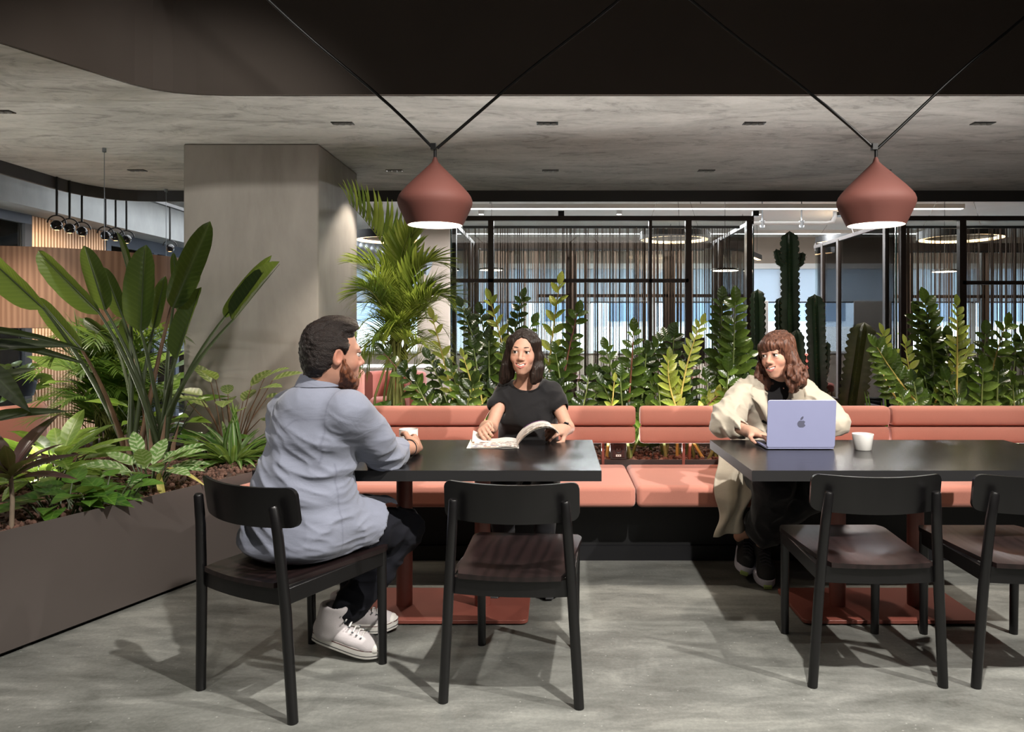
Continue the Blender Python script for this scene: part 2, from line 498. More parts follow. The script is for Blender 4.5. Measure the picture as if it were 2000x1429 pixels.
sw = empty('slat_wall', (XL, 7.72, 0), label='pale oak slatted wall panel beside the glazed door', cat='wall panel')
MB().box((-0.06, 0, 0), (-0.03, 1.26, 2.45)).build('backing', M['slat_back'], sw)
sm = MB().box((-0.035, -0.0155, 0), (0.03, 0.0155, 2.45)).mesh('slat', [M['oak']])
for i in range(26):
    o = obj('slat', sm, sw); o.location = (0, 0.02 + i * 0.0488, 0)
MB().box((-0.03, -0.02, 1.02), (-0.004, 1.26, 1.06)).build('rail', plain('slat_rail', '#7a3f24', 0.7), sw)

wi = empty('window_1', (XL, 9.0, 0), kind='structure')
MB().box((-0.04, 0, 2.30), (0.03, 5.2, 2.455)).build('header', M['blue_frame'], wi)
for y in (0.0, 1.05, 1.62, 2.7, 3.8, 5.1):
    MB().box((-0.04, y, 0), (0.03, y + 0.09, 2.30)).build('mullion', M['blue_frame'], wi)
for a, b in ((0.09, 1.05), (1.14, 1.62), (1.71, 2.7), (2.79, 3.8), (3.89, 5.1)):
    MB().box((-0.012, a, 0.05), (0.0, b, 2.30)).build('pane', M['glass'], wi)
light('side_room_fill', 'AREA', (-7.2, 9.4, 2.55), 320, (0.95, 1.0, 0.97), 4.0, (-7.2, 9.4, 0), size_y=1.6)  # area light added to fill the side room, no fitting of its own
for (x, y) in ((-6.5, 7.1), (-6.9, 8.1)):
    dl = empty('room_downlight', (x, y, 2.6), label='round downlight in the ceiling of the room behind the glazed door', cat='downlight', group='downlights behind the glazed door')
    MB().lathe([(0.085, -0.012), (0.085, 0), (0.065, 0), (0.065, -0.012)], 20, close=True).build('rim', M['white_matte'], dl, True)
    MB().lathe([(0.0, -0.006), (0.065, -0.006)], 20).build('lens', emitter('downlight_lens', (1, 0.95, 0.85), 8), dl)

# ---- far window wall with roller blinds
YB = 13.95
w = MB(); w.box((XL - 0.2, YB, 2.46), (9.2, YB + 0.25, 3.05)); w.box((XL - 0.2, YB, 0), (9.2, YB + 0.25, 0.85))
struct(w.build('wall_back', M['tan_wall']))
bw = empty('window_2', (0, YB, 0), kind='structure')
MB().box((XL, -0.10, 2.40), (9, -0.001, 2.50)).build('pelmet', M['white_matte'], bw)
xs = [-5.45 + 1.205 * k for k in range(13)]
for x in xs:
    MB().box((x - 0.045, 0.0, 0.85), (x + 0.045, 0.10, 2.46)).build('mullion', M['white_matte'], bw)
MB().box((XL, -0.06, 0.82), (9, 0.2, 0.86)).build('sill', M['white_matte'], bw)
for a, b in zip(xs[:-1], xs[1:]):
    MB().box((a + 0.045, 0.05, 0.86), (b - 0.045, 0.062, 2.46)).build('pane', M['glass'], bw)
tb = NT('roller_blind_cloth'); tb.set(color=srgb('#bcc3c9'), rough=0.95)
_tr = tb.node('ShaderNodeBsdfTranslucent'); _tr.inputs['Color'].default_value = srgb('#d3dbe2')
_mx = tb.node('ShaderNodeMixShader'); _mx.inputs[0].default_value = 0.55
tb.link(tb.b.outputs[0], _mx.inputs[1]); tb.link(_tr.outputs[0], _mx.inputs[2]); tb.link(_mx.outputs[0], tb.out.inputs['Surface'])
for i, (a, b) in enumerate(zip(xs[:-1], xs[1:])):
    rb = empty('roller_blind', ((a + b) / 2, YB - 0.04, 2.42), label='grey roller blind pulled halfway down the office windows', cat='blind', group='roller blinds on the far windows')
    hw = (b - a) / 2 - 0.02
    MB().box((-hw, -0.002, -0.63), (hw, 0.0, 0)).build('cloth', tb.m, rb)
    MB().box((-hw, -0.012, -0.655), (hw, 0.006, -0.63)).build('bottom_bar', M['dark_metal'], rb)

# outside: a white parapet and a pale block across the street
pp = MB(); pp.box((-14, 19.0, -3), (18, 19.3, 1.34))
pp.build('terrace_parapet', plain('white_render', '#e4e8ea', 0.9, 0.03, 1.0)); tag(bpy.data.objects['terrace_parapet'], 'white rendered parapet outside the office windows', 'parapet')
blk = empty('office_block', (0, 34, 0), label='pale office block across the street seen under the blinds', cat='building')
MB().box((-22, 0, -6), (26, 6, 3.3)).build('facade', plain('pale_facade', '#b3c0cc', 0.9, 0.06, 0.4), blk)
wm = MB().box((-0.9, -0.06, -0.45), (0.9, 0.02, 0.45)).mesh('window', [plain('facade_window', '#54677c', 0.2, 0.1, 1.0)])
for i in range(16):
    for z in (0.6, 2.1):
        o = obj('window', wm, blk); o.location = (-20 + i * 2.9, 0, z)
grd = MB().box((-30, 14.3, -3.4), (34, 60, -3.0)).build('street', plain('street', '#777c80', 0.9, 0.1, 0.5)); grd['kind'] = 'structure'

# tan column in the office
struct(MB().box((-2.22, 11.7, 0), (-1.72, 12.2, 3.0)).build('column.001', M['tan_wall']))

# ------------------------------------------------------------------ glazed meeting rooms
def strings(x0, x1, y, z0, z1, n, seed, name, parent, along='x', w=(0.0016, 0.0042)):
    rg = np.random.default_rng(seed); mb = MB()
    t = np.sort(rg.random(n)); t = t + 0.01 * np.sin(t * 40 + seed)
    for k in t:
        c = x0 + (x1 - x0) * float(k); r = float(rg.uniform(*w)); jy = float(rg.uniform(-0.012, 0.012)); zb = z0 + float(rg.uniform(0, 0.05))
        if along == 'x':
            ring = [(c - r, y + jy - r), (c + r, y + jy - r), (c, y + jy + r)]
        else:
            ring = [(y + jy - r, c - r), (y + jy + r, c - r), (y + jy, c + r)]
        dx = float(rg.uniform(-0.006, 0.006))
        vs = [(a, b, z1) for a, b in ring] + [(a + (dx if along == 'x' else 0), b + (dx if along != 'x' else 0), zb) for a, b in ring]
        mb.add(vs, [(0, 1, 4, 3), (1, 2, 5, 4), (2, 0, 3, 5)])
    o = mb.build(name, M['string'], parent); o['kind'] = 'stuff'
    return o

def glass_room(name, label, x0, x1, y0, y1, posts_f, transoms_f, posts_b, side_left=True, side_right=True, zt=2.40, seed=1):
    r = empty(name, ((x0 + x1) / 2, y0, 0), label=label, cat='glass room', group=None)
    ox, oy = (x0 + x1) / 2, y0
    def bx(n, a, b, mt):
        return MB().box((a[0] - ox, a[1] - oy, a[2]), (b[0] - ox, b[1] - oy, b[2])).build(n, mt, r)
    fr = M['bronze']
    bx('header', (x0, y0 - 0.03, zt - 0.045), (x1, y0 + 0.03, zt), fr)
    bx('sill_rail', (x0, y0 - 0.03, 0), (x1, y0 + 0.03, 0.06), fr)
    bx('header', (x0, y1 - 0.03, zt - 0.10), (x1, y1 + 0.03, zt), fr)
    bx('sill_rail', (x0, y1 - 0.03, 0), (x1, y1 + 0.03, 0.06), fr)
    for (px, wd) in posts_f: bx('post', (px - wd / 2, y0 - 0.03, 0.06), (px + wd / 2, y0 + 0.03, zt - 0.045), fr)
    for (px, wd) in posts_b: bx('post', (px - wd / 2, y1 - 0.03, 0.06), (px + wd / 2, y1 + 0.03, zt - 0.1), fr)
    for (a, b, z) in transoms_f: bx('transom', (a, y0 - 0.03, z - 0.018), (b, y0 + 0.03, z + 0.018), fr)
    bx('transom', (x0 + 0.8, y1 - 0.03, 1.68), (x1, y1 + 0.03, 1.72), fr)
    ed = [x0] + [p for p, _ in posts_f] + [x1]
    for a, b in zip(ed[:-1], ed[1:]):
        if b - a > 0.08: bx('glass_pane', (a, y0 - 0.005, 0.06), (b, y0 + 0.005, zt - 0.045), M['glass'])
    bx('glass_edge', (x0 - 0.006, y0 - 0.008, 0.06), (x0 + 0.006, y0 + 0.008, zt - 0.1), M['glass_edge'])
    bx('glass_edge', (x1 - 0.006, y0 - 0.008, 0.06), (x1 + 0.006, y0 + 0.008, zt - 0.1), M['glass_edge'])
    bx('glass_pane', (x0, y1 - 0.005, 0.06), (x1, y1 + 0.005, zt - 0.1), M['glass'])
    for xs_, on in ((x0, side_left), (x1, side_right)):
        if not on: continue
        bx('side_rail', (xs_ - 0.02, y0 + 0.05, zt - 0.07), (xs_ + 0.02, y1, zt - 0.03), fr)
        bx('side_rail', (xs_ - 0.02, y0 + 0.05, 0.40), (xs_ + 0.02, y1, 0.44), fr)
        for yy in (y0 + 0.22, y0 + 1.5, y1 - 0.3): bx('post', (xs_ - 0.025, yy - 0.03, 0), (xs_ + 0.025, yy + 0.03, zt - 0.05), fr)
        bx('glass_pane', (xs_ - 0.005, y0 + 0.05, 0.06), (xs_ + 0.005, y1, zt - 0.07), M['glass'])
    bx('curtain_track', (x0 + 0.1, y0 + 0.14, zt - 0.10), (x1 - 0.1, y0 + 0.17, zt - 0.075), M['dark_metal'])
    strings(x0 + 0.1 - ox, x1 - 0.1 - ox, 0.155, 0.10, zt - 0.09, int(80 * (x1 - x0)), seed, 'string_curtain', r)
    bx('curtain_track', (x0 + 0.1, y1 - 0.17, zt - 0.14), (x1 - 0.1, y1 - 0.14, zt - 0.115), M['dark_metal'])
    strings(x0 + 0.1 - ox, x1 - 0.1 - ox, y1 - oy - 0.155, 0.10, zt - 0.13, int(60 * (x1 - x0)), seed + 9, 'string_curtain', r)
    return r

Y0G = 7.42
fx = lambda px: (px - CX) / F_PX * Y0G
bxp = lambda px: (px - CX) / F_PX * 9.5
r1 = glass_room('glass_meeting_room', 'glazed meeting room with bronze frame standing behind the zz plants and the reading woman',
    fx(881), fx(1471), Y0G, 9.5, [(fx(959), 0.055), (fx(1270), 0.03), (fx(1344), 0.06), (fx(1462), 0.05)],
    [(fx(881), fx(1344), 1.27 + (643 - 548) / F_PX * Y0G)], [(bxp(1116), 0.14), (bxp(1305), 0.13), (bxp(1400), 0.06), (bxp(930), 0.06)], seed=3)
for (x) in (fx(1096), fx(1479) - 0.02):
    MB().box((x - 0.03 - r1.location.x, -0.03, 2.40), (x + 0.03 - r1.location.x, 0.03, 2.45)).build('hanger', M['black_metal'], r1)
r2 = glass_room('glass_meeting_room', 'glazed meeting room with bronze frame standing to the right of the cacti',
    fx(1750), 7.2, Y0G, 9.75, [(fx(1762), 0.05), (fx(1878), 0.065), (5.4, 0.06)],
    [(fx(1878), 7.2, 1.27 + (643 - 552) / F_PX * Y0G)], [(4.6, 0.1), (5.6, 0.1)], side_right=False, seed=21)

# ------------------------------------------------------------------ office lamps and services
E_WARM = emitter('warm_led', (1.0, 0.60, 0.26), 3.2)
E_WHITE = emitter('white_led', (1.0, 0.96, 0.9), 6)
def ring_light(px, py, Y, rad, label):
    c = P(px, py, Y)
    r = empty('ring_light', c, label=label, cat='ring light')
    MB().lathe([(rad, -0.045), (rad, 0.045), (rad - 0.06, 0.045), (rad - 0.06, 0.03), (rad - 0.015, 0.03), (rad - 0.015, -0.045)], 48, close=True).build('ring', M['black_metal'], r, True)
    MB().lathe([(rad - 0.018, -0.044), (rad - 0.075, -0.038), (rad - 0.075, -0.02), (rad - 0.018, -0.02)], 48, close=True).build('diffuser', E_WARM, r, True)
    for a in (0.5, 2.6, 4.7):
        MB().tube([(rad * 0.93 * math.cos(a), rad * 0.93 * math.sin(a), 0.04), (0.12 * math.cos(a), 0.12 * math.sin(a), 3.0 - c.z)], 0.002, 5).build('cable', M['black_metal'], r)
    MB().lathe([(0, 3.0 - c.z - 0.05), (0.13, 3.0 - c.z - 0.05), (0.13, 3.0 - c.z)], 28).build('canopy', M['black_metal'], r, True)
    light('ring_light_lamp', 'POINT', (c.x, c.y, c.z - 0.05), 9, WARM, 0.25)
ring_light(757, 462, 8.6, 0.375, 'black ring light with warm glow hanging behind the areca palm')
ring_light(1318, 461, 8.5, 0.40, 'black ring light hanging inside the glazed room behind the reading woman')
ring_light(1876, 459, 8.5, 0.46, 'black ring light with warm glow hanging inside the glazed room past the cacti')
ring_light(1648, 468, 11.0, 0.40, 'black ring with warm glow standing in for a reflected arc beyond the cacti')  # a reflected warm arc, built here as a glowing ring
for px, py, lab in ((960, 527, 'behind the left side of the reading woman'), (1416, 528, 'beside the tall zz stems'), (1845, 530, 'in the glazed room past the cacti')):
    c = P(px, py, 7.9 if px == 1416 else 8.9)
    r = empty('disc_pendant', c, label='flat glowing disc pendant lamp ' + lab, cat='pendant lamp')
    MB().lathe([(0.0, 0.03), (0.145, 0.018), (0.15, 0.0), (0.14, -0.004)], 32).build('shade', M['black_metal'], r, True)
    MB().disc((0, 0, -0.003), 0.14, 32, up=False).build('diffuser', emitter('disc_led', (1, 0.86, 0.68), 6), r)
    MB().tube([(0, 0, 0.03), (0, 0, 3.0 - c.z)], 0.003, 6).build('cord', M['black_metal'], r)
def linear_light(x0, x1, y, z, label):
    r = empty('linear_light', ((x0 + x1) / 2, y, z), label=label, cat='linear light')
    h = (x1 - x0) / 2
    MB().box((-h, -0.035, -0.03), (h, 0.035, 0.03)).build('housing', M['white_matte'], r)
    MB().box((-h + 0.02, -0.03, -0.036), (h - 0.02, 0.03, -0.028)).build('diffuser', emitter('linear_led', (0.96, 0.98, 1.0), 4.5), r)
    for x in (-h * 0.8, 0, h * 0.8):
        MB().tube([(x, 0, 0.03), (x, 0, 2.999 - z)], 0.004, 5).build('suspension', M['dark_metal'], r)
linear_light(-1.6, 5.38, 9.85, 2.90, 'long white linear ceiling light running across the office above the glazed rooms')
linear_light(-2.6, 6.3, 12.2, 2.87, 'long white linear light hung farther back near the office windows')
r = empty('linear_light', (3.0, 11.6, 2.45), label='short black linear pendant pointing at the window by the tall cactus', cat='linear light'); r.rotation_euler = (0, 0, 1.1)
MB().box((-0.7, -0.04, -0.04), (0.7, 0.04, 0.04)).build('housing', M['black_metal'], r)
MB().box((-0.66, -0.03, -0.046), (0.66, 0.03, -0.038)).build('diffuser', E_WARM, r)
for x in (-0.5, 0.5): MB().tube([(x, 0, 0.04), (x, 0, 0.549)], 0.003, 5).build('suspension', M['dark_metal'], r)
light('office_fill', 'AREA', (2.2, 10.6, 2.8), 600, (0.95, 0.97, 1.0), 7.0, (2.2, 10.6, 0), size_y=0.5)
light('office_fill', 'AREA', (-3.9, 9.6, 2.9), 90, (0.93, 0.96, 1.0), 1.6, (-3.9, 9.6, 0), size_y=4.0)
light('office_fill', 'AREA', (1.5, 8.6, 2.85), 110, (1.0, 0.92, 0.85), 6.0, (1.5, 8.6, 0), size_y=0.3)
# small cube downlights on the office ceiling
for px in (1209, 1481, 940):
    c = P(px, 408, 10.6)
    r = empty('cube_downlight', (c.x, c.y, 3.0), label='small white surface downlight on the office ceiling above the glazed room', cat='downlight', group='cube downlights')
    MB().box((-0.04, -0.04, -0.09), (0.04, 0.04, 0)).build('housing', M['white_matte'], r)
    MB().box((-0.03, -0.03, -0.092), (0.03, 0.03, -0.088)).build('lens', E_WHITE, r)
# sprinkler pipe
sp = empty('sprinkler_pipe', (0, 10.0, 2.70), label='white sprinkler pipe with an elbow hung under the office ceiling', cat='pipe')
MB().tube([(2.6, 0, 0), (3.62, 0, 0), (3.70, 0, 0.02), (3.73, 0, 0.10), (3.73, 0, 0.16)], 0.026, 10).build('pipe', M['white_matte'], sp, True)
for x in (2.75, 3.28):
    MB().tube([(x, 0, 0.0), (x, 0, 0.3)], 0.008, 6).build('hanger', M['steel'], sp)
    MB().lathe([(0.0, -0.06), (0.03, -0.055), (0.034, 0.03), (0, 0.03)], 12, (x, 0, 0)).build('clamp', M['steel'], sp, True)
# spiral duct behind the palm
du = empty('spiral_duct', P(742, 488, 10.8), label='silver spiral air duct behind the areca palm', cat='duct')
prof = []
pts = [Vector((-0.9 + 1.6 * k / 60, 0.15, 0.22 - 0.42 * k / 60)) for k in range(61)]
MB().tube(pts, [0.16 + (0.008 if k % 3 == 0 else 0) for k in range(61)], 20).build('pipe', M['steel'], du, True)
MB().tube([(-0.9, 0.15, 0.22), (-1.3, 0.15, 0.25)], 0.155, 20).build('pipe', M['steel'], du, True)
for x_, z_ in ((-0.7, 0.17), (0.4, -0.12)): MB().tube([(x_, 0.15, z_ + 0.15), (x_, 0.15, 3.0 - du.location.z)], 0.006, 6).build('hanger', M['steel'], du)

# ------------------------------------------------------------------ lamps of the lounge
def downlight(x, y, e, tgt=None, lab=''):
    r = empty('recessed_downlight', (x, y, ZC), label=lab, cat='downlight', group='recessed downlights')
    MB().box((-0.07, -0.032, -0.005), (0.07, 0.032, 0.006)).build('frame', M['black_metal'], r)
    for k in (-1, 0, 1):
        MB().lathe([(0.0, -0.006), (0.014, -0.006), (0.018, -0.010), (0.019, -0.004)], 14, (k * 0.042, 0, 0)).build('lens', M['downlens'], r, True)
    tgt = tgt or (x, y + 0.05, 0)
    light('downlight_lamp', 'SPOT', (x, y, ZC - 0.02), e, WARM2, 0.03, tgt, 78, 0.5)
M['downlens'] = emitter('downlight_glow', (1, 0.9, 0.75), 0.04, '#1c1c1c')
DL = 'black three-lens recessed downlight in the grey plaster ceiling'
for x in (-1.41, -0.07, 1.284, 2.78): downlight(x, 4.86, 75, lab=DL, tgt=(x, 4.75, 0))
for x in (-1.39, -0.065, 1.26, 2.75): downlight(x, 6.31, 40 if x > -1 else 48, lab=DL, tgt=(x, 6.0, 0) if x > -1 else (-1.75, 5.85, 0.9))
downlight(-3.57, 6.30, 130, lab=DL, tgt=(-3.4, 5.8, 0))
downlight(-3.45, 4.6, 110, lab=DL, tgt=(-3.5, 4.8, 0))
downlight(-3.6, 2.9, 45, lab=DL, tgt=(-2.9, 3.1, 0))

def pendant(x, y, label, lx, rx, dy=0.03):
    r = empty('pendant_lamp', (x, y, 1.718), label=label, cat='pendant lamp', group=None)
    prof = [(0.006, 0.295), (0.010, 0.285), (0.014, 0.272), (0.03, 0.255), (0.06, 0.226), (0.09, 0.196), (0.12, 0.166), (0.142, 0.141), (0.154, 0.124), (0.160, 0.108), (0.160, 0.094), (0.156, 0.08), (0.148, 0.062), (0.134, 0.032), (0.119, 0.0)]
    inner = [(0.116, 0.0), (0.131, 0.032), (0.144, 0.062), (0.15, 0.09), (0.14, 0.12), (0.1, 0.16), (0.02, 0.2), (0.0, 0.2)]
    MB().lathe(prof + [inner[0]], 56).build('shade', M['lamp_shade'], r, True)
    MB().lathe(inner, 56).build('inner_shade', M['white_matte'], r, True)
    MB().lathe([(0.0, 0.014), (0.121, 0.014)], 56).build('diffuser', M['pend_glow'], r)
    MB().tube([(0, 0, 0.29), (0, 0, 0.335)], 0.007, 10).build('cord_stem', M['black_metal'], r, True)
    kz = 0.332
    for sgn, sl in ((-1, lx), (1, rx)):
        pts = []
        for k in range(17):
            t = k / 16; z = kz + (3.5 - 1.718 - kz) * t
            wob = 0.010 * math.sin(t * 16 + sgn) * (1 - t)
            pts.append((sgn * sl * (z - kz) * (1 - 0.12 * math.exp(-t * 14)) + wob, dy * t, z))
        MB().tube(pts, 0.0066, 8).build('cable', M['black_metal'], r, True)
    MB().box((-0.018, -0.012, 0.325), (0.004, 0.012, 0.352)).build('cable_clip', M['black_metal'], r)
    light('pendant_bulb', 'SPOT', (x, y, 1.715), 14, WARM, 0.09, (x, y, 0), 150, 0.6)
M['pend_glow'] = emitter('pendant_glow', (1.0, 0.86, 0.70), 5.0)
pendant(-0.53, 3.2, 'terracotta pendant lamp hung on a cable above the table with the magazine', 1.12, 1.22)
pendant(1.37, 3.2, 'terracotta pendant lamp hung on a cable above the table with the laptop', 1.26, 1.12, -0.03)

# ball spotlights on rods along a track
tr = MB().box((-4.46, 4.5, 2.665), (-4.41, 12.5, 2.70)).build('spotlight_track', M['black_metal'])
tag(tr, 'black lighting track running behind the charcoal ceiling band', 'track')
for px, py in ((111, 440), (136, 446), (160, 452), (206, 460), (226, 462), (247, 467), (332, 484)):
    Y = 4.435 * F_PX / (CX - px); c = P(px, py, Y)
    r = empty('ball_spotlight', c, label='black ball spotlight on a thin rod from the ceiling track', cat='spotlight', group='ball spotlights on the track')
    MB().tube([(0, 0, 0.085), (0, 0, 2.67 - c.z)], 0.010, 8).build('rod', M['black_metal'], r, True)
    pts = [(0.062 * math.cos(a), 0.03 * math.cos(a), 0.02 + 0.068 * math.sin(a)) for a in [PI * k / 14 for k in range(15)]]
    MB().tube(pts, 0.0065, 6).build('yoke', M['black_metal'], r, True)
    prof = [(0.046 * math.cos(a), 0.046 * math.sin(a)) for a in [-PI / 2 + 0.45 + (PI - 0.45) * k / 12 for k in range(13)]]
    MB().lathe(prof, 20).build('ball', plain('gloss_black', '#0e0e10', 0.15, 0.05, 3.0), r, True)
    MB().lathe([(0.0, -0.036), (0.02, -0.041)], 20).build('lens', E_WARM, r)
    light('ball_spot_lamp', 'SPOT', (c.x - .03, c.y, c.z - .05), 26, WARM, 0.03, (XL, c.y + .35, 1.75), 75, 0.6)

# veneer drum hung on wires at the far left
dc = Vector((-4.12, 6.2, 1.28)); R0 = 1.03
dm = empty('drum_screen', dc, label='suspended walnut veneer drum screen behind the strelitzia', cat='drum screen')
MB().lathe([(R0, 0), (R0, 0.575), (R0 - 0.02, 0.575), (R0 - 0.02, 0)], 96, close=True).build('veneer_band', M['veneer'], dm, True)
MB().lathe([(R0 - 0.02, 0.02), (R0 - 0.05, 0.02), (R0 - 0.05, 0.0), (R0 - 0.02, 0.0)], 64, close=True).build('rim', M['dark_metal'], dm, True)
for (wx, wy) in ((0.74, -0.67), (0.95, 0.32), (-0.2, -0.98), (0.35, 0.94)):
    MB().tube([(wx, wy, 0.5), (wx, wy, ZC - dc.z - 0.001)], 0.0028, 6).build('wire', M['steel'], dm)
    MB().lathe([(0.014, -0.03), (0.014, 0), (0, 0)], 12, (wx, wy, ZC - dc.z - 0.0005)).build('wire_anchor', M['steel'], dm, True)
# ------------------------------------------------------------------ planters
ZP, ZS = 0.49, 0.44
LX = lambda y: -2.15 + 0.397 * (y - 2.86)
foot = [(LX(1.4), 1.4), (LX(4.55), 4.55), (5.6, 4.55), (5.6, 5.2), (3.30, 5.2), (3.30, 8.4), (2.0, 8.4), (2.0, 5.2), (-0.75, 5.2), (-0.9, 6.7), (-3.65, 6.7), (-3.65, 4.7), (-3.95, 1.4)]
pl = empty('planter', (0, 0, 0), label='long grey metal planter wrapping round the plaster column and running behind the bench', cat='planter')
n = len(foot)
def inset(poly, d):
    out = []
    for i in range(len(poly)):
        a = Vector(poly[i - 1]); b = Vector(poly[i]); c = Vector(poly[(i + 1) % len(poly)])
        n1 = Vector((-(b - a).y, (b - a).x)).normalized(); n2 = Vector((-(c - b).y, (c - b).x)).normalized()
        k = d / max(1 + n1.dot(n2), 0.2)
        out.append(tuple(b + (n1 + n2) * k))
    return out
inn = inset(foot, 0.006)
for i in range(n):
    j = (i + 1) % n
    q = [foot[i], foot[j], inn[j], inn[i]]
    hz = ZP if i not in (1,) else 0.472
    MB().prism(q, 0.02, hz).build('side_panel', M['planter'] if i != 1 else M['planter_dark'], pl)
MB().prism(inset(foot, 0.03), 0.0, 0.02).build('plinth', M['black_metal'], pl)
MB().prism(inset(foot, 0.007), 0.30, ZS).build('soil', M['soil'], pl)

# clay granules on the soil: one heap nobody could count
def inside(poly, x, y):
    c = False; m = len(poly)
    for i in range(m):
        x1, y1 = poly[i]; x2, y2 = poly[i - 1]
        if (y1 > y) != (y2 > y) and x < (x2 - x1) * (y - y1) / (y2 - y1) + x1: c = not c
    return c
ico = bmesh.new(); bmesh.ops.create_icosphere(ico, subdivisions=1, radius=1)
iv = np.array([v.co[:] for v in ico.verts]); ifc = np.array([[v.index for v in f.verts] for f in ico.faces]); ico.free()
pts = []
inn2 = inset(foot, 0.02)
def scatter(n, x0, x1, y0, y1):
    for _ in range(n):
        x, y = random.uniform(x0, x1), random.uniform(y0, y1)
        if inside(inn2, x, y) and not (-2.75 < x < -1.72 and 5.38 < y < 6.46): pts.append((x, y))
scatter(5200, -3.4, -1.4, 2.4, 5.2)
scatter(2600, -1.6, 3.4, 4.57, 5.2)
scatter(700, 2.0, 3.3, 5.2, 8.4)
N = len(pts)
allv = np.zeros((N, len(iv), 3)); rg = np.random.default_rng(5)
for i, (x, y) in enumerate(pts):
    s = rg.uniform(0.008, 0.019); sc = rg.uniform(0.65, 1.25, 3) * s
    allv[i] = iv * sc * rg.uniform(0.8, 1.15, (len(iv), 1)) + (x, y, ZS + rg.uniform(0.0, 0.016))
me = bpy.data.meshes.new('clay_granules')
me.from_pydata(allv.reshape(-1, 3).tolist(), [], (ifc[None] + (np.arange(N) * len(iv))[:, None, None]).reshape(-1, 3).tolist())
me.materials.append(M['granule'])
gr = obj('clay_granules', me, pl); gr['kind'] = 'stuff'; gr['label'] = 'brown clay granules covering the soil'

# ------------------------------------------------------------------ bench
be = empty('bench', (1.0, 4.2, 0), label='long banquette bench with coral seat cushions on a dark plinth', cat='bench')
MB().prism([(-1.62 - 1, -0.09), (4.4, -0.09), (4.4, 0.34), (-1.46 - 1, 0.34)], 0.0, 0.33).build('plinth', plain('bench_plinth', '#0a0a0c', 0.6, 0.1, 3.0), be)
MB().prism([(-1.66 - 1, -0.12), (4.4, -0.12), (4.4, -0.09), (-1.66 - 1, -0.09)], 0.0, 0.08).build('toe_board', plain('bench_toe', '#0c0c10', 0.5, 0.1, 3.0), be)
def cushion(poly, name='seat_cushion'):
    q = [(x - 1.0, y - 4.2) for x, y in poly]
    bm = bmesh.new()
    vb = [bm.verts.new((x, y, 0.335)) for x, y in q]; vt = [bm.verts.new((x, y, 0.452)) for x, y in q]
    bm.faces.new(vb[::-1]); bm.faces.new(vt)
    for i in range(len(q)):
        bm.faces.new((vb[i], vb[(i + 1) % len(q)], vt[(i + 1) % len(q)], vt[i]))
    me = bpy.data.meshes.new(name); bm.to_mesh(me); bm.free(); me.materials.append(M['coral'])
    return obj(name, me, be, bevel=0.028, seg=5)
cushion([(-1.705, 3.88), (0.407, 3.88), (0.407, 4.52), (-1.475, 4.52)])
cushion([(0.413, 3.88), (2.387, 3.88), (2.387, 4.52), (0.413, 4.52)])
cushion([(2.393, 3.88), (4.4, 3.88), (4.4, 4.52), (2.393, 4.52)])

def roll_profile(h, d, flat=0.35, n=20):
    pts = []
    for k in range(n):
        a = 2 * PI * k / n; c, s_ = math.cos(a), math.sin(a); e = 0.62
        pts.append((math.copysign(abs(c) ** e, c) * d / 2, math.copysign(abs(s_) ** e, s_) * h / 2))
    return pts
def roll(name, x0, x1, yc, zc, h, d, parent, shear=0.0, r_end=0.02):
    mb = MB(); prof = roll_profile(h, d); n = len(prof)
    secs = [(x0, 0.80), (x0 + r_end * 0.3, 0.92), (x0 + r_end, 1.0), ((x0 + x1) / 2, 1.0), (x1 - r_end, 1.0), (x1 - r_end * 0.3, 0.92), (x1, 0.80)]
    vs = []
    for (x, k) in secs:
        right = x > (x0 + x1) / 2
        for (dy, dz) in prof: vs.append((x + (shear * dz if right else 0), yc + dy * k, zc + dz * k))
    fs = []
    for i in range(len(secs) - 1):
        for k in range(n):
            fs.append((i * n + k, i * n + (k + 1) % n, (i + 1) * n + (k + 1) % n, (i + 1) * n + k))
    fs.append(tuple(range(n))); fs.append(tuple(reversed(range(len(vs) - n, len(vs)))))
    mb.add(vs, fs)
    return mb.build(name, M['coral'], parent, True)
def backrest(px0, px1, label, shear=0.0):
    YBk = 4.50
    x0 = (px0 - CX) / F_PX * YBk; x1 = (px1 - CX) / F_PX * YBk; c = (x0 + x1) / 2
    r = MB().box((x0 - c + 0.01, 0.035, 0.13), (x1 - c - 0.05, 0.046, 0.33)).build('backrest', M['coral_dark'], be, loc=(c - 1.0, YBk - 4.2, 0.46))
    r['label'] = label
    roll('upper_roll', x0 - c, x1 - c, 0.0, 0.748 - 0.46, 0.118, 0.10, r, shear)
    roll('lower_roll', x0 - c, x1 - c - (0.04 if shear else 0), 0.012, 0.633 - 0.46, 0.105, 0.095, r, shear)
    for t in (0.18, 0.78):
        x = x0 - c + (x1 - x0) * t
        MB().box((x - 0.008, 0.030, -0.2), (x + 0.008, 0.045, 0.30)).build('bracket', M['terracotta'], r)
    return r
backrest(560, 951, 'coral two-roll backrest with a slanted end', 0.45)
backrest(960, 1240, 'short coral two-roll backrest')
backrest(1250, 1733, 'coral two-roll backrest')
backrest(1738, 2250, 'coral two-roll backrest')

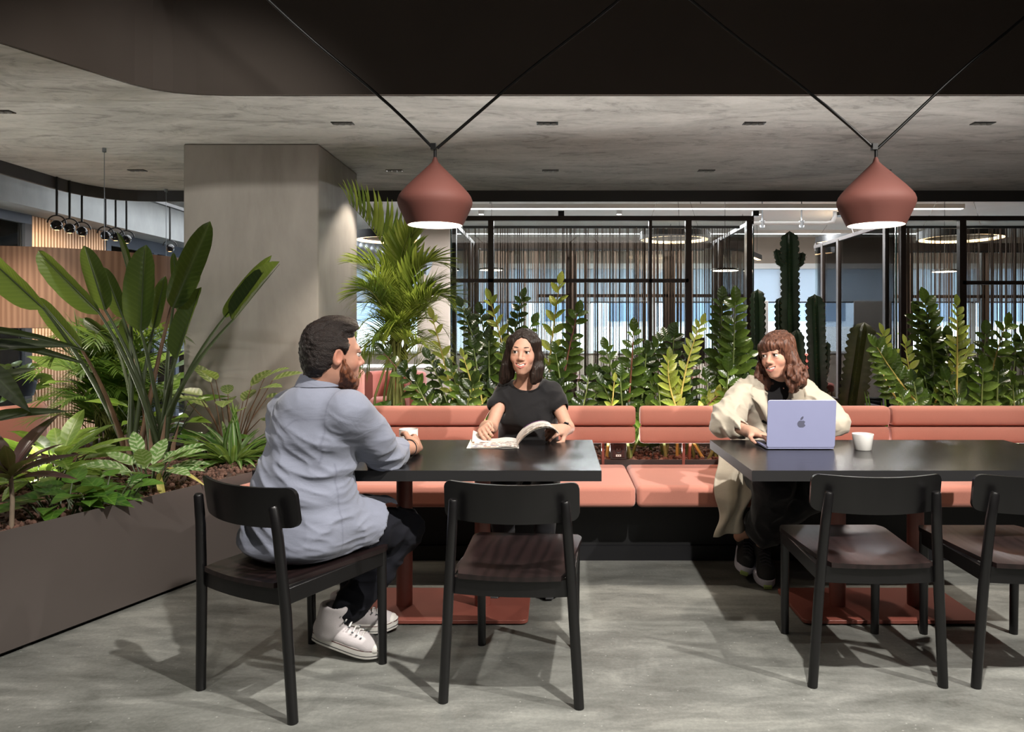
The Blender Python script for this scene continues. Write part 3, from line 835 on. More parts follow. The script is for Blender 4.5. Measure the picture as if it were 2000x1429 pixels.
# power outlet on the planter edge
c = P(1208, 897, 4.545)
ou = empty('power_outlet', c, label='small brown power outlet box standing on the planter edge under the backrest', cat='outlet')
MB().box((-0.05, 0.0, 0.0), (0.05, 0.05, 0.105)).build('housing', M['planter_dark'], ou, bevel=0.003)
MB().box((-0.036, -0.004, 0.012), (0.036, 0.0, 0.095)).build('faceplate', plain('outlet_plate', '#3a2422', 0.4, 0.04, 4), ou, bevel=0.002)
m = MB(); m.lathe([(0.0, -0.010), (0.017, -0.010), (0.019, 0.0), (0.022, 0.001), (0.022, 0.0)], 24)
o = m.build('socket', M['black_metal'], ou, True); o.rotation_euler = (PI / 2, 0, 0); o.location = (0, -0.005, 0.062)
for sx in (-1, 1):
    o = MB().lathe([(0.0, 0.0), (0.0028, 0.0), (0.0028, 0.003)], 8).build('pin_hole', M['white_matte'], ou); o.rotation_euler = (PI / 2, 0, 0); o.location = (sx * 0.009, -0.006, 0.064)
MB().box((-0.016, -0.0052, 0.018), (0.016, -0.004, 0.031)).build('label_sticker', M['paper'], ou)
for k in (-1, 1): MB().box((k * 0.006 - 0.003, -0.0056, 0.021), (k * 0.006 + 0.002, -0.0051, 0.028)).build('label_mark', M['black_metal'], ou)

# ------------------------------------------------------------------ tables
M['table_edge'] = plain('table_edge', '#0b0a0c', 0.6, 0.1, 6.0)
def table(x0, x1, cx, label):
    cy = 3.205
    r = empty('cafe_table', (cx, cy, 0), label=label, cat='table')
    tb = MB().box((x0 - cx, -0.39, 0.694), (x1 - cx, 0.39, 0.735)); tb.m = [1, 0, 1, 1, 1, 1]
    tb.build('tabletop', [M['table_wood'], M['table_edge']], r)
    MB().prism(rrect(-0.39, -0.02, 0.39, 0.385, 0.03), 0.006, 0.022).build('base_plate', M['terracotta'], r, bevel=0.002)
    MB().prism(rrect(-0.37, 0.0, 0.37, 0.365, 0.02), 0.0, 0.006).build('glide_pad', M['black_metal'], r)
    for s in (-1, 1):
        MB().lathe([(0, 0.02), (0.036, 0.02), (0.036, 0.695), (0, 0.695)], 32, (s * 0.177, 0.165, 0)).build('post', M['terracotta'], r, True)
    MB().box((-0.3, 0.06, 0.686), (0.3, 0.27, 0.6945)).build('mounting_plate', M['terracotta'], r)
    return r
table(-1.16, 0.165, -0.52, 'black wooden table on terracotta posts with the magazine and mug on it')
table(0.735, 2.155, 1.445, 'black wooden table on terracotta posts with the laptop on it')

# ------------------------------------------------------------------ chairs
def make_chair():
    r = empty('dining_chair', (0, 0, 0))
    # local: +Y is forward (sitter faces +Y), origin on the floor under the seat
    bw, dm = M['black_wood'], 0.0172
    for s in (-1, 1):
        MB().tube([(s * 0.232, -0.235, 0.0), (s * 0.212, -0.245, 0.35), (s * 0.195, -0.262, 0.60), (s * 0.188, -0.275, 0.696), (s * 0.187, -0.2755, 0.702)], [dm, dm * 1.05, dm, dm * 0.92, dm * 0.7], 16).build('rear_leg', bw, r, True)
        MB().tube([(s * 0.188, 0.232, 0.0), (s * 0.190, 0.225, 0.40), (s * 0.190, 0.225, 0.432)], [dm * 0.95, dm * 1.05, dm], 16).build('front_leg', bw, r, True)
        M4 = frame(((s * 0.2), -0.01, 0.405), (s * -0.01, 0.46, 0.0), (0, 0, 1))
        MB().obox(M4, (0.011, 0.225, 0.027)).build('side_rail', bw, r, bevel=0.003)
    MB().box((-0.185, 0.205, 0.38), (0.185, 0.228, 0.432)).build('front_rail', bw, r, bevel=0.003)
    # curved rear rail
    a = []; 
    for k in range(11):
        t = -1 + 2 * k / 10; a.append((t * 0.2, -0.245 - 0.02 * (1 - t * t)))
    MB().sheet(a, 0.375, 0.432, 0.022).build('rear_rail', bw, r, True)
    # dished seat
    def seat(u, v, z):
        y = -0.262 + 0.51 * v
        hw = 0.185 + 0.035 * v
        cx = (u - 0.5) * 2
        if v < 0.12: hw *= 1 - 0.06 * (1 - v / 0.12)
        yy = y - (0.018 * (1 - cx * cx) if v < 0.5 else 0) * (1 - 2 * v if v < 0.5 else 0)
        e = max(0, (abs(cx) - 0.9) / 0.1); ee = max(0, (v - 0.94) / 0.06)
        if v > 0.9: hw *= 1 - 0.10 * ((v - 0.9) / 0.1) ** 2
        dish = -0.016 * math.exp(-((cx / 0.62) ** 2 + ((v - 0.42) / 0.30) ** 2)) if z > 0 else 0
        return (cx * hw, yy, (0.449 + dish) if z > 0 else 0.432)
    mb = MB(); nu, nv = 28, 28
    mb.grid(lambda u, v: seat(u, v, 1), nu, nv)
    base = len(mb.v)
    mb.grid(lambda u, v: seat(1 - u, v, 0), nu, nv)
    w = nu + 1
    for j in range(nv):
        mb.f.append((j * w, base + j * w + nu, base + (j + 1) * w + nu, (j + 1) * w)); mb.m.append(0)
        mb.f.append(((j + 1) * w + nu, base + (j + 1) * w, base + j * w, j * w + nu)); mb.m.append(0)
    for i in range(nu):
        mb.f.append((i + 1, base + nu - i - 1, base + nu - i, i)[::-1][::-1]); mb.m.append(0)
        mb.f.append((nv * w + i, base + nv * w + nu - i, base + nv * w + nu - i - 1, nv * w + i + 1)); mb.m.append(0)
    mb.build('seat', M['seat_wood'], r, True)
    # bowed backrest with rounded corners
    W, H, th = 0.465, 0.135, 0.013
    poly = rrect(-W / 2, -H / 2, W / 2, H / 2, 0.028, 6)
    rows = []
    bm = bmesh.new()
    nx = 26
    def bend(x, z, t):
        y = -0.248 - 0.055 * (1 - (x / (W / 2)) ** 2) + 0.03 + t
        lean = -(z) * 0.16
        return (x, y + lean, 0.690 + z - 0.006 * (1 - (x / (W / 2)) ** 2))
    def zlim(x):
        ax = abs(x); rr = 0.028
        if ax > W / 2 - rr: d = ax - (W / 2 - rr); return H / 2 - rr + math.sqrt(max(rr * rr - d * d, 0))
        return H / 2
    xs_ = [-W / 2 + 0.0002, -W / 2 + 0.004, -W / 2 + 0.010, -W / 2 + 0.018] + [(-W / 2 + 0.028) + (W - 0.056) * k / nx for k in range(nx + 1)] + [W / 2 - 0.018, W / 2 - 0.010, W / 2 - 0.004, W / 2 - 0.0002]
    mb = MB(); nz = 6; cols = len(xs_)
    for t in (0, th):
        for x in xs_:
            zl = zlim(x)
            for k in range(nz + 1): mb.v.append(bend(x, -zl + 2 * zl * k / nz, t))
    S = cols * (nz + 1)
    for i in range(cols - 1):
        for k in range(nz):
            a = i * (nz + 1) + k; b = a + nz + 1
            mb.f.append((a, b, b + 1, a + 1)); mb.f.append((S + a, S + a + 1, S + b + 1, S + b)); mb.m += [0, 0]
        a = i * (nz + 1); b = a + nz + 1
        mb.f.append((a, S + a, S + b, b)); mb.f.append((a + nz, b + nz, S + b + nz, S + a + nz)); mb.m += [0, 0]
    for k in range(nz):
        mb.f.append((k, k + 1, S + k + 1, S + k)); a = (cols - 1) * (nz + 1) + k
        mb.f.append((a, S + a, S + a + 1, a + 1)); mb.m += [0, 0]
    mb.build('backrest', bw, r, True)
    return r
M['seat_wood'] = wood('seat_black_ash', '#130d0d', '#1d1414', 0.3, 7.0, (1, 0.16, 1), 0.12, 0.5)
chair0 = make_chair()
CH = [(-0.945, 2.715, -math.radians(29), 'black wooden dining chair the bearded man is sitting on'),
      (-0.14, 2.745, -math.radians(5), 'empty black wooden dining chair at the table with the magazine'),
      (1.137, 2.875, 0.0, 'empty black wooden dining chair at the laptop table, straight across from the laptop woman'),
      (1.715, 2.87, 0.0, 'empty black wooden dining chair at the laptop table, across from the paper cup side')]
CH[3] = (1.715, 2.87, 0.0, 'empty black wooden dining chair at the laptop table, second along from the magazine table')
CH[2] = (1.137, 2.875, 0.0, 'empty black wooden dining chair at the laptop table, first along from the magazine table')
chairs = []
for i, (x, y, a, lab) in enumerate(CH):
    o = chair0 if i == 0 else copy_tree(chair0)
    o.location = (x, y, 0); o.rotation_euler = (0, 0, a)
    tag(o, lab, 'chair', 'black dining chairs')
    chairs.append(o)

# ------------------------------------------------------------------ things on the tables
ZT = 0.735
mg = empty('mug', (-0.675, 3.35, ZT), label='white straight mug in the bearded man\'s hand', cat='mug')
MB().lathe([(0.0, 0.0), (0.038, 0.0), (0.0395, 0.002), (0.0425, 0.085), (0.0425, 0.0865), (0.0400, 0.0865), (0.0395, 0.083), (0.036, 0.008), (0, 0.008)], 40).build('body', M['white_gloss'], mg, True)
MB().lathe([(0.0, 0.070), (0.0390, 0.070)], 32).build('coffee', plain('coffee', '#3a2416', 0.2), mg)
cu = P(1685, 876, 3.30)
cp = empty('cup', (cu.x, 3.30, ZT), label='white handleless tapered cup beside the laptop', cat='cup')
MB().lathe([(0.0, 0.0), (0.034, 0.0), (0.0365, 0.003), (0.0455, 0.070), (0.0455, 0.072), (0.043, 0.072), (0.042, 0.068), (0.034, 0.008), (0, 0.008)], 40).build('body', M['white_gloss'], cp, True)
MB().lathe([(0.0, 0.055), (0.0408, 0.055)], 32).build('coffee', plain('coffee_dark', '#3a2416', 0.2), cp)

# laptop: lid hinge nearest to the photographer's side
M['alu'] = plain('blue_silver_aluminium', '#989cbf', 0.4, 0.03, 4.0, metal=0.3)
lt = empty('laptop', (1.078, 3.30, ZT), label='open silver-blue laptop with an apple mark on its lid', cat='laptop')
hw = 0.152
MB().prism(rrect(-hw, 0.0, hw, 0.212, 0.012), 0.003, 0.013).build('base', M['alu'], lt, bevel=0.002)
kb = MB().box((-0.135, 0.02, 0.0131), (0.135, 0.115, 0.0138)).build('keyboard', M['black_metal'], lt)
km = MB().box((-0.0085, -0.007, 0), (0.0085, 0.007, 0.0012)).mesh('key', [plain('key_black', '#1c1c1e', 0.5)])
for rI in range(5):
    for cI in range(13):
        k = obj('key', km, kb); k.location = (-0.122 + cI * 0.0203, 0.032 + rI * 0.0178, 0.0138)
MB().box((-0.05, 0.13, 0.0131), (0.05, 0.2, 0.0134)).build('trackpad', M['alu'], lt)
lid = MB().prism(rrect(-hw, 0.0, hw, 0.214, 0.011), -0.0025, 0.0025).build('lid', M['alu'], lt, bevel=0.0018)
lid.location = (0, 0.001, 0.0105); lid.rotation_euler = (math.radians(96), 0, 0)
scm = MB().box((-hw + 0.006, 0.012, -0.0030), (hw - 0.006, 0.205, -0.00255)).build('screen', emitter('laptop_screen', (0.75, 0.8, 1.0), 0.9, '#111111'), lid)
# apple-shaped mark (bitten fruit with leaf) on the lid, facing the photographer (lid local +Z)
def apple_outline():
    pts = []
    for k in range(64):
        a = 2 * PI * k / 64; c, s_ = math.cos(a), math.sin(a)
        r_ = 1.0 + 0.06 * math.cos(2 * a)
        if s_ > 0: r_ -= 0.16 * math.exp(-((a - PI / 2) / 0.42) ** 2)
        else: r_ -= 0.10 * math.exp(-((a - 1.5 * PI) / 0.30) ** 2)
        x, y = c * r_, s_ * r_ * 1.02
        bx_, by_, br = 1.12, 0.10, 0.42
        d = math.hypot(x - bx_, y - by_)
        if d < br: x = bx_ - math.sqrt(max(br * br - (y - by_) ** 2, 0))
        pts.append((x * 0.0175, y * 0.0175))
    return pts
mk = MB().prism(apple_outline(), 0.0024, 0.0031)
mk.prism([(0.001 + 0.0055 * math.cos(a) * 1.0 + 0.0035 * 0 + 0.000 + 0.0045 * math.sin(a) * 0.9, 0.0255 + 0.0085 * math.sin(a)) for a in [2 * PI * k / 20 for k in range(20)]], 0.0024, 0.0031)
lg = mk.build('lid_mark', plain('lid_mark_silver', '#7d7f96', 0.25, 0.03, 4.0, metal=0.6), lid); lg.location = (0, 0.107, 0)

# magazine
mz = empty('magazine', (-0.18, 3.34, ZT), label='open glossy magazine with one page lifted by the reading woman', cat='magazine')
def page_mat():
    t = NT('magazine_page')
    v = t.coords((1, 1, 1)); sep = t.node('ShaderNodeSeparateXYZ'); t.link(v, sep.inputs[0])
    br = t.node('ShaderNodeTexBrick'); br.inputs['Scale'].default_value = 9.0; br.inputs['Mortar Size'].default_value = 0.05; br.offset = 0.37
    br.inputs['Color1'].default_value = srgb('#8a6a48'); br.inputs['Color2'].default_value = srgb('#5a6688'); br.inputs['Mortar'].default_value = srgb('#ddd8d2')
    br.inputs['Brick Width'].default_value = 0.62; br.inputs['Row Height'].default_value = 0.36
    t.link(v, br.inputs['Vector'])
    n = t.noise(v, 60, 4); c = t.mix(t.math('GREATER_THAN', n, 0.52), br.outputs['Color'], srgb('#ddd8d2'))
    lim = t.math('LESS_THAN', sep.outputs['Y'], 0.15)
    t.set(color=t.mix(lim, srgb('#dcd8d3'), c), rough=0.35)
    return t.m
M['page'] = page_mat()
def lpage(u, v):   # left half, lying, slightly arched at the spine
    x = -0.212 * u; z = 0.004 + 0.010 * math.sin(min(u * 2.2, 1) * PI) * 0.6 + (0.035 * max(0, u - 0.62) * max(0, v - 0.5) * 6)
    return (x - 0.02 * v, 0.275 * v, z)
m = MB().grid(lpage, 16, 12); o = m.build('left_page', M['page'], mz, True)
for k in range(3):
    m = MB().grid(lambda u, v: (lpage(u, v)[0] - 0.001 * k, lpage(u, v)[1] - 0.001 * k, max(0.0006, lpage(u, v)[2] - 0.0012 * (k + 1))), 12, 6); m.build('page', M['paper'], mz, True)
def rpage(u, v, k=0.0):  # right half: lifted in a curl towards the hand
    a = u * 2.35
    x = 0.075 * (math.sin(a * 0.9) ** 2) * 0.55 + 0.155 * u ** 1.3
    z = 0.006 + 0.092 * math.sin(min(a * 1.06, PI * 0.78)) - k
    return (x - 0.02 * v - 0.004 * (1 - u), 0.275 * v + 0.02 * u, z - 0.012 * v * u)
m = MB().grid(lambda u, v: rpage(u, v), 18, 10); m.build('right_page', M['page'], mz, True)
for k in range(1, 4):
    m = MB().grid(lambda u, v: rpage(u, v, 0.0022 * k * min(1, u * 6)), 18, 6); m.build('page', M['paper'], mz, True)
MB().prism([(-0.232, 0.0), (0.004, 0.0), (-0.012, 0.275), (-0.245, 0.275)], 0.0002, 0.0012).build('cover', M['paper'], mz)
cover2 = NT('magazine_cover'); cover2.set(color=srgb('#6b2f6e'), rough=0.3)
m = MB().grid(lambda u, v: (lambda p: (p[0], 0.255 + 0.02 * v, p[2] + 0.0012))(rpage(0.25 + 0.5 * u, 0.93 + 0.07 * v)), 10, 2); m.build('cover_edge', cover2.m, mz, True)

# ------------------------------------------------------------------ furniture farther back
def tub_chair(loc, rz, r0, h, label, mt):
    r = empty('tub_chair', loc, rz, label=label, cat='armchair')
    pts = []
    for k in range(25):
        a = math.radians(-200 + 220 * k / 24); pts.append((r0 * math.cos(a), r0 * math.sin(a)))
    mb = MB()
    prof = [(0.0, 0.10), (0.0, h - 0.05), (-0.02, h - 0.012), (-0.05, h), (-0.09, h - 0.012), (-0.11, h - 0.05), (-0.11, 0.3)]
    vs = []
    for k in range(25):
        a = math.radians(-200 + 220 * k / 24)
        for (dr_, z) in prof: vs.append(((r0 + dr_) * math.cos(a), (r0 + dr_) * math.sin(a), z))
    n = len(prof); fs = []
    for k in range(24):
        for i in range(n - 1): fs.append((k * n + i, (k + 1) * n + i, (k + 1) * n + i + 1, k * n + i + 1))
    fs.append(tuple(range(n))); fs.append(tuple(reversed(range(24 * n, 25 * n))))
    mb.add(vs, fs); mb.build('shell', mt, r, True)
    MB().lathe([(0, 0.18), (r0 - 0.11, 0.18), (r0 - 0.1, 0.2), (r0 - 0.1, 0.39), (r0 - 0.13, 0.42), (0, 0.43)], 40).build('seat_cushion', mt, r, True)
    for k in range(4):
        a = PI / 4 + k * PI / 2
        MB().tube([(r0 * 0.7 * math.cos(a), r0 * 0.7 * math.sin(a), 0.18), (r0 * 0.78 * math.cos(a), r0 * 0.78 * math.sin(a), 0.0)], 0.014, 8).build('leg', M['black_metal'], r)
    return r
tub_chair((-4.22, 5.35, 0), 0.4, 0.45, 0.735, 'round coral tub armchair behind the planter at the veneer drum', M['coral'])
tub_chair((-2.05, 9.3, 0), 2.6, 0.40, 0.74, 'coral tub armchair seen between the palm canes', M['coral_dark'])
tub_chair((-2.95, 9.75, 0), 0.4, 0.40, 0.74, 'coral tub armchair at the white table behind the bearded man', M['coral'])
tb_ = empty('office_table', (-2.35, 10.75, 0), label='white topped table with thin black legs behind the areca palm', cat='table')
MB().box((-0.75, -0.45, 0.72), (0.75, 0.45, 0.745)).build('tabletop', M['white_matte'], tb_, bevel=0.004)
for sx in (-1, 1):
    for sy in (-1, 1): MB().tube([(sx * 0.55, sy * 0.3, 0.72), (sx * 0.7, sy * 0.4, 0)], 0.012, 8).build('leg', M['black_metal'], tb_)
po = empty('pouf', (-1.75, 8.6, 0), label='beige upholstered pouf on the floor behind the palm canes', cat='pouf')
MB().lathe([(0, 0), (0.36, 0.0), (0.38, 0.04), (0.385, 0.2), (0.37, 0.30), (0.33, 0.34), (0, 0.345)], 40).build('seat', fabric('beige_fabric', '#b7a78f'), po, True)
MB().lathe([(0.385, 0.16), (0.389, 0.165), (0.385, 0.17)], 40).build('seam', fabric('beige_dark', '#8a7a64'), po, True)

so = empty('booth_sofa', (3.9, 10.6, 0), label='coral booth sofa with wooden slat base seen behind the cacti', cat='sofa')
MB().box((-1.0, -0.3, 0.40), (1.0, 0.4, 0.52)).build('seat_cushion', M['coral_dark'], so, bevel=0.03)
MB().box((-1.0, 0.25, 0.52), (1.0, 0.42, 0.92)).build('backrest', M['coral_dark'], so, bevel=0.03)
sm2 = MB().box((-0.018, -0.02, 0), (0.018, 0.0, 0.40)).mesh('slat', [M['oak']])
for k in range(34):
    o = obj('slat', sm2, so); o.location = (-0.98 + k * 0.0595, -0.29, 0)
MB().box((-0.98, -0.28, 0.0), (0.98, 0.38, 0.40)).build('base', M['slat_back'], so)
dk = empty('office_desk', (5.0, 12.3, 0), label='long white office desk by the windows behind the cacti', cat='desk')
MB().box((-1.6, -0.4, 0.71), (1.6, 0.4, 0.74)).build('desktop', M['white_matte'], dk, bevel=0.004)
for sx in (-1.5, 1.5):
    for sy in (-0.35, 0.35): MB().box((sx - 0.02, sy - 0.02, 0), (sx + 0.02, sy + 0.02, 0.71)).build('leg', M['steel'], dk)
def office_chair(loc, rz, label):
    r = empty('office_chair', loc, rz, label=label, cat='office chair')
    def back(u, v): return ((u - 0.5) * 0.46, -0.22 - 0.05 * (1 - (2 * u - 1) ** 2) - 0.05 * v, 0.55 + 0.58 * v)
    mb = MB().grid(back, 8, 8); o = mb.build('backrest', plain('mesh_grey', '#5d6a74', 0.7), r, True); s_ = o.modifiers.new('sol', 'SOLIDIFY'); s_.thickness = 0.03
    MB().prism(rrect(-0.24, -0.22, 0.24, 0.25, 0.08), 0.44, 0.51).build('seat', plain('seat_grey', '#3f474e', 0.8), r, bevel=0.015)
    MB().tube([(0, 0, 0.1), (0, 0, 0.44)], 0.028, 12).build('gas_lift', M['steel'], r)
    MB().tube([(0, -0.1, 0.42), (0, -0.27, 0.5), (0, -0.28, 0.7)], 0.02, 8).build('back_bracket', M['dark_metal'], r)
    for k in range(5):
        a = 2 * PI * k / 5
        MB().tube([(0, 0, 0.11), (0.3 * math.cos(a), 0.3 * math.sin(a), 0.07)], [0.025, 0.016], 8).build('base_arm', M['dark_metal'], r)
        MB().lathe([(0, 0), (0.025, 0.005), (0.03, 0.03), (0.025, 0.055), (0, 0.06)], 10, (0.3 * math.cos(a), 0.3 * math.sin(a), 0)).build('castor', M['black_metal'], r, True)
    for s in (-1, 1):
        MB().tube([(s * 0.24, 0.0, 0.47), (s * 0.28, 0.0, 0.52), (s * 0.28, 0.0, 0.66)], 0.014, 8).build('arm_post', M['dark_metal'], r)
        MB().box((s * 0.28 - 0.035, -0.12, 0.66), (s * 0.28 + 0.035, 0.12, 0.685)).build('armrest', M['black_metal'], r, bevel=0.008)
office_chair((4.45, 11.4, 0), 0.25, 'grey mesh office chair at the white desk behind the leaning cactus')
office_chair((5.9, 11.5, 0), -0.3, 'grey mesh office chair at the white desk inside the far glazed room view')
# meeting table and screen inside the first glass room
mt_ = empty('meeting_table', (0.35, 8.45, 0), label='dark meeting table inside the glazed room behind the reading woman', cat='table')
MB().box((-0.8, -0.4, 0.70), (0.8, 0.4, 0.735)).build('tabletop', plain('dark_laminate', '#4a3a34', 0.5), mt_, bevel=0.004)
for sx in (-0.6, 0.6):
    MB().box((sx - 0.03, -0.3, 0.0), (sx + 0.03, 0.3, 0.7)).build('leg', M['dark_metal'], mt_)
tv = empty('display_screen', (1.55, 9.15, 0), label='dark floor-standing display inside the glazed room', cat='display')
MB().box((-0.26, -0.02, 0.85), (0.26, 0.02, 1.17)).build('screen', plain('dark_screen', '#2a2522', 0.3), tv, bevel=0.005)
MB().box((-0.03, 0.0, 0.02), (0.03, 0.04, 0.9)).build('stand', M['dark_metal'], tv); MB().box((-0.25, -0.2, 0), (0.25, 0.2, 0.02)).build('foot', M['dark_metal'], tv)
wb = empty('flipchart', (2.55, 9.9, 0), label='white flipchart board standing between the glazed room and the tall cactus', cat='flipchart')
MB().box((-0.25, -0.015, 0.85), (0.25, 0.015, 1.65)).build('board', M['white_matte'], wb, bevel=0.004)
for sx in (-0.2, 0.2): MB().tube([(sx, 0.02, 1.6), (sx * 1.6, 0.0 + 0.25, 0.0)], 0.012, 8).build('leg', M['steel'], wb)
# ------------------------------------------------------------------ implicit-surface modelling for people
V3 = lambda *a: np.array(a, dtype=np.float64)
_lat = np.random.default_rng(3).random((32, 32, 32)).astype(np.float32)
def vnoise(X, Y, Z):
    def sp(a):
        i = np.floor(a).astype(np.int64); f = (a - i).astype(np.float32); return i % 32, (i + 1) % 32, f * f * (3 - 2 * f)
    x0, x1, fx_ = sp(X); y0, y1, fy = sp(Y); z0, z1, fz = sp(Z)
    L = _lat
    a = L[x0, y0, z0] * (1 - fx_) + L[x1, y0, z0] * fx_; b = L[x0, y1, z0] * (1 - fx_) + L[x1, y1, z0] * fx_
    c = L[x0, y0, z1] * (1 - fx_) + L[x1, y0, z1] * fx_; d = L[x0, y1, z1] * (1 - fx_) + L[x1, y1, z1] * fx_
    e = a * (1 - fy) + b * fy; g = c * (1 - fy) + d * fy
    return e * (1 - fz) + g * fz

class SDF:
    def __init__(s): s.p = []; s.disp = None
    def _add(s, fn, lo, hi, k, op): s.p.append((fn, np.array(lo), np.array(hi), k, op)); return s
    def ell(s, c, r, R=None, k=0.02, op='+'):
        c = np.array(c, float); r = np.array(r, float); R = np.eye(3) if R is None else np.array(R)
        rm = float(r.max())
        def fn(x, y, z):
            dx, dy, dz = x - c[0], y - c[1], z - c[2]
            a = (dx * R[0, 0] + dy * R[1, 0] + dz * R[2, 0]); b = (dx * R[0, 1] + dy * R[1, 1] + dz * R[2, 1]); e = (dx * R[0, 2] + dy * R[1, 2] + dz * R[2, 2])
            k0 = np.sqrt((a / r[0]) ** 2 + (b / r[1]) ** 2 + (e / r[2]) ** 2)
            k1 = np.sqrt((a / r[0] ** 2) ** 2 + (b / r[1] ** 2) ** 2 + (e / r[2] ** 2) ** 2) + 1e-9
            return k0 * (k0 - 1) / k1
        return s._add(fn, c - rm, c + rm, k, op)
    def ball(s, c, r, k=0.02, op='+'):
        return s.ell(c, (r, r, r), None, k, op)
    def cap(s, a, b, ra, rb, k=0.02, op='+'):
        a = np.array(a, float); b = np.array(b, float); d = b - a; L2 = float(d @ d) + 1e-12; m = max(ra, rb)
        def fn(x, y, z):
            t = np.clip(((x - a[0]) * d[0] + (y - a[1]) * d[1] + (z - a[2]) * d[2]) / L2, 0, 1)
            return np.sqrt((x - a[0] - t * d[0]) ** 2 + (y - a[1] - t * d[1]) ** 2 + (z - a[2] - t * d[2]) ** 2) - (ra + (rb - ra) * t)
        return s._add(fn, np.minimum(a, b) - m, np.maximum(a, b) + m, k, op)
    def chain(s, pts, rs, k=0.02, op='+'):
        for i in range(len(pts) - 1): s.cap(pts[i], pts[i + 1], rs[i], rs[i + 1], k, op)
        return s
    def half(s, c, n, k=0.01):   # cut away the side the normal points to
        c = np.array(c, float); n = np.array(n, float); n = n / np.linalg.norm(n)
        return s._add(lambda x, y, z: -((x - c[0]) * n[0] + (y - c[1]) * n[1] + (z - c[2]) * n[2]), (-99,) * 3, (99,) * 3, k, '-')
    def box(s, c, h, R=None, rnd=0.01, k=0.01, op='+'):
        c = np.array(c, float); h = np.array(h, float) - rnd; R = np.eye(3) if R is None else np.array(R); rm = float(np.linalg.norm(h)) + rnd
        def fn(x, y, z):
            dx, dy, dz = x - c[0], y - c[1], z - c[2]
            q = [np.abs(dx * R[0, i] + dy * R[1, i] + dz * R[2, i]) - h[i] for i in range(3)]
            o = np.sqrt(np.maximum(q[0], 0) ** 2 + np.maximum(q[1], 0) ** 2 + np.maximum(q[2], 0) ** 2)
            return o + np.minimum(np.maximum(np.maximum(q[0], q[1]), q[2]), 0) - rnd
        return s._add(fn, c - rm, c + rm, k, op)
    def field(s, lo, hi, h):
        ax = [np.arange(lo[i], hi[i] + h, h) for i in range(3)]
        d = np.full((len(ax[0]), len(ax[1]), len(ax[2])), 0.4, np.float32)
        for fn, a, b, k, op in s.p:
            m = k + 0.03
            sl = []
            for i in range(3):
                i0 = int(np.searchsorted(ax[i], a[i] - m)); i1 = int(np.searchsorted(ax[i], b[i] + m)); sl.append(slice(i0, i1))
            if any(q.start >= q.stop for q in sl): continue
            x = ax[0][sl[0]][:, None, None]; y = ax[1][sl[1]][None, :, None]; z = ax[2][sl[2]][None, None, :]
            v = fn(x, y, z).astype(np.float32); u = d[tuple(sl)]
            if op == '+':
                q = np.maximum(k - np.abs(u - v), 0) / k; d[tuple(sl)] = np.minimum(u, v) - q * q * k * 0.25
            else:
                w = -v; q = np.maximum(k - np.abs(u - w), 0) / k; d[tuple(sl)] = np.maximum(u, w) + q * q * k * 0.25
        if s.disp is not None:
            ii = np.nonzero(np.abs(d) < 0.035)
            d[ii] += s.disp(ax[0][ii[0]], ax[1][ii[1]], ax[2][ii[2]]).astype(np.float32)
        return d, ax
    def bounds(s):
        lo = np.min([p[1] for p in s.p if p[4] == '+'], 0); hi = np.max([p[2] for p in s.p if p[4] == '+'], 0)
        return lo - 0.03, hi + 0.03
    def polys(s, h, lo=None, hi=None):
        if lo is None: lo, hi = s.bounds()
        d, ax = s.field(lo, hi, h)
        return surface_nets(d, [a[0] for a in ax], h)

def surface_nets(d, org, h):
    s = d < 0
    n = s[:-1, :-1, :-1].astype(np.int8)
    cnt = n.copy() * 0
    for a in (0, 1):
        for b in (0, 1):
            for c in (0, 1):
                cnt = cnt + s[a:d.shape[0] - 1 + a, b:d.shape[1] - 1 + b, c:d.shape[2] - 1 + c]
    I, J, K = np.nonzero((cnt > 0) & (cnt < 8))
    pos = np.zeros((len(I), 3)); num = np.zeros(len(I))
    co = [(a, b, c) for a in (0, 1) for b in (0, 1) for c in (0, 1)]
    val = {q: d[I + q[0], J + q[1], K + q[2]].astype(np.float64) for q in co}
    for q in co:
        for ax_ in range(3):
            if q[ax_] == 0:
                r = list(q); r[ax_] = 1; r = tuple(r)
                v0, v1 = val[q], val[r]; m = (v0 < 0) != (v1 < 0)
                t = np.where(m, v0 / np.where(np.abs(v0 - v1) < 1e-12, 1, v0 - v1), 0)
                p = np.array(q, float)[None, :].repeat(len(I), 0); p[:, ax_] += t
                pos += p * m[:, None]; num += m
    pos = pos / num[:, None] + np.stack([I, J, K], 1)
    verts = pos * h + np.array(org)[None]
    idx = np.full(d.shape, -1, np.int64); idx[I, J, K] = np.arange(len(I))
    faces = []
    for ax_ in range(3):
        o1, o2 = (ax_ + 1) % 3, (ax_ + 2) % 3
        sl0 = [slice(0, None)] * 3; sl1 = [slice(0, None)] * 3
        sl0[ax_] = slice(0, -1); sl1[ax_] = slice(1, None)
        a = s[tuple(sl0)]; b = s[tuple(sl1)]
        E = np.array(np.nonzero(a != b)).T
        if len(E) == 0: continue
        ok = (E[:, o1] > 0) & (E[:, o2] > 0) & (E[:, o1] < d.shape[o1] - 1) & (E[:, o2] < d.shape[o2] - 1)
        E = E[ok]; ins = a[tuple(E.T)]
        def g(da, db):
            q = E.copy(); q[:, o1] -= da; q[:, o2] -= db; return idx[tuple(q.T)]
        q = np.stack([g(1, 1), g(0, 1), g(0, 0), g(1, 0)], 1)
        q[~ins] = q[~ins][:, ::-1]
        faces.append(q[(q >= 0).all(1)])
    return verts, np.concatenate(faces) if faces else np.zeros((0, 4), int)

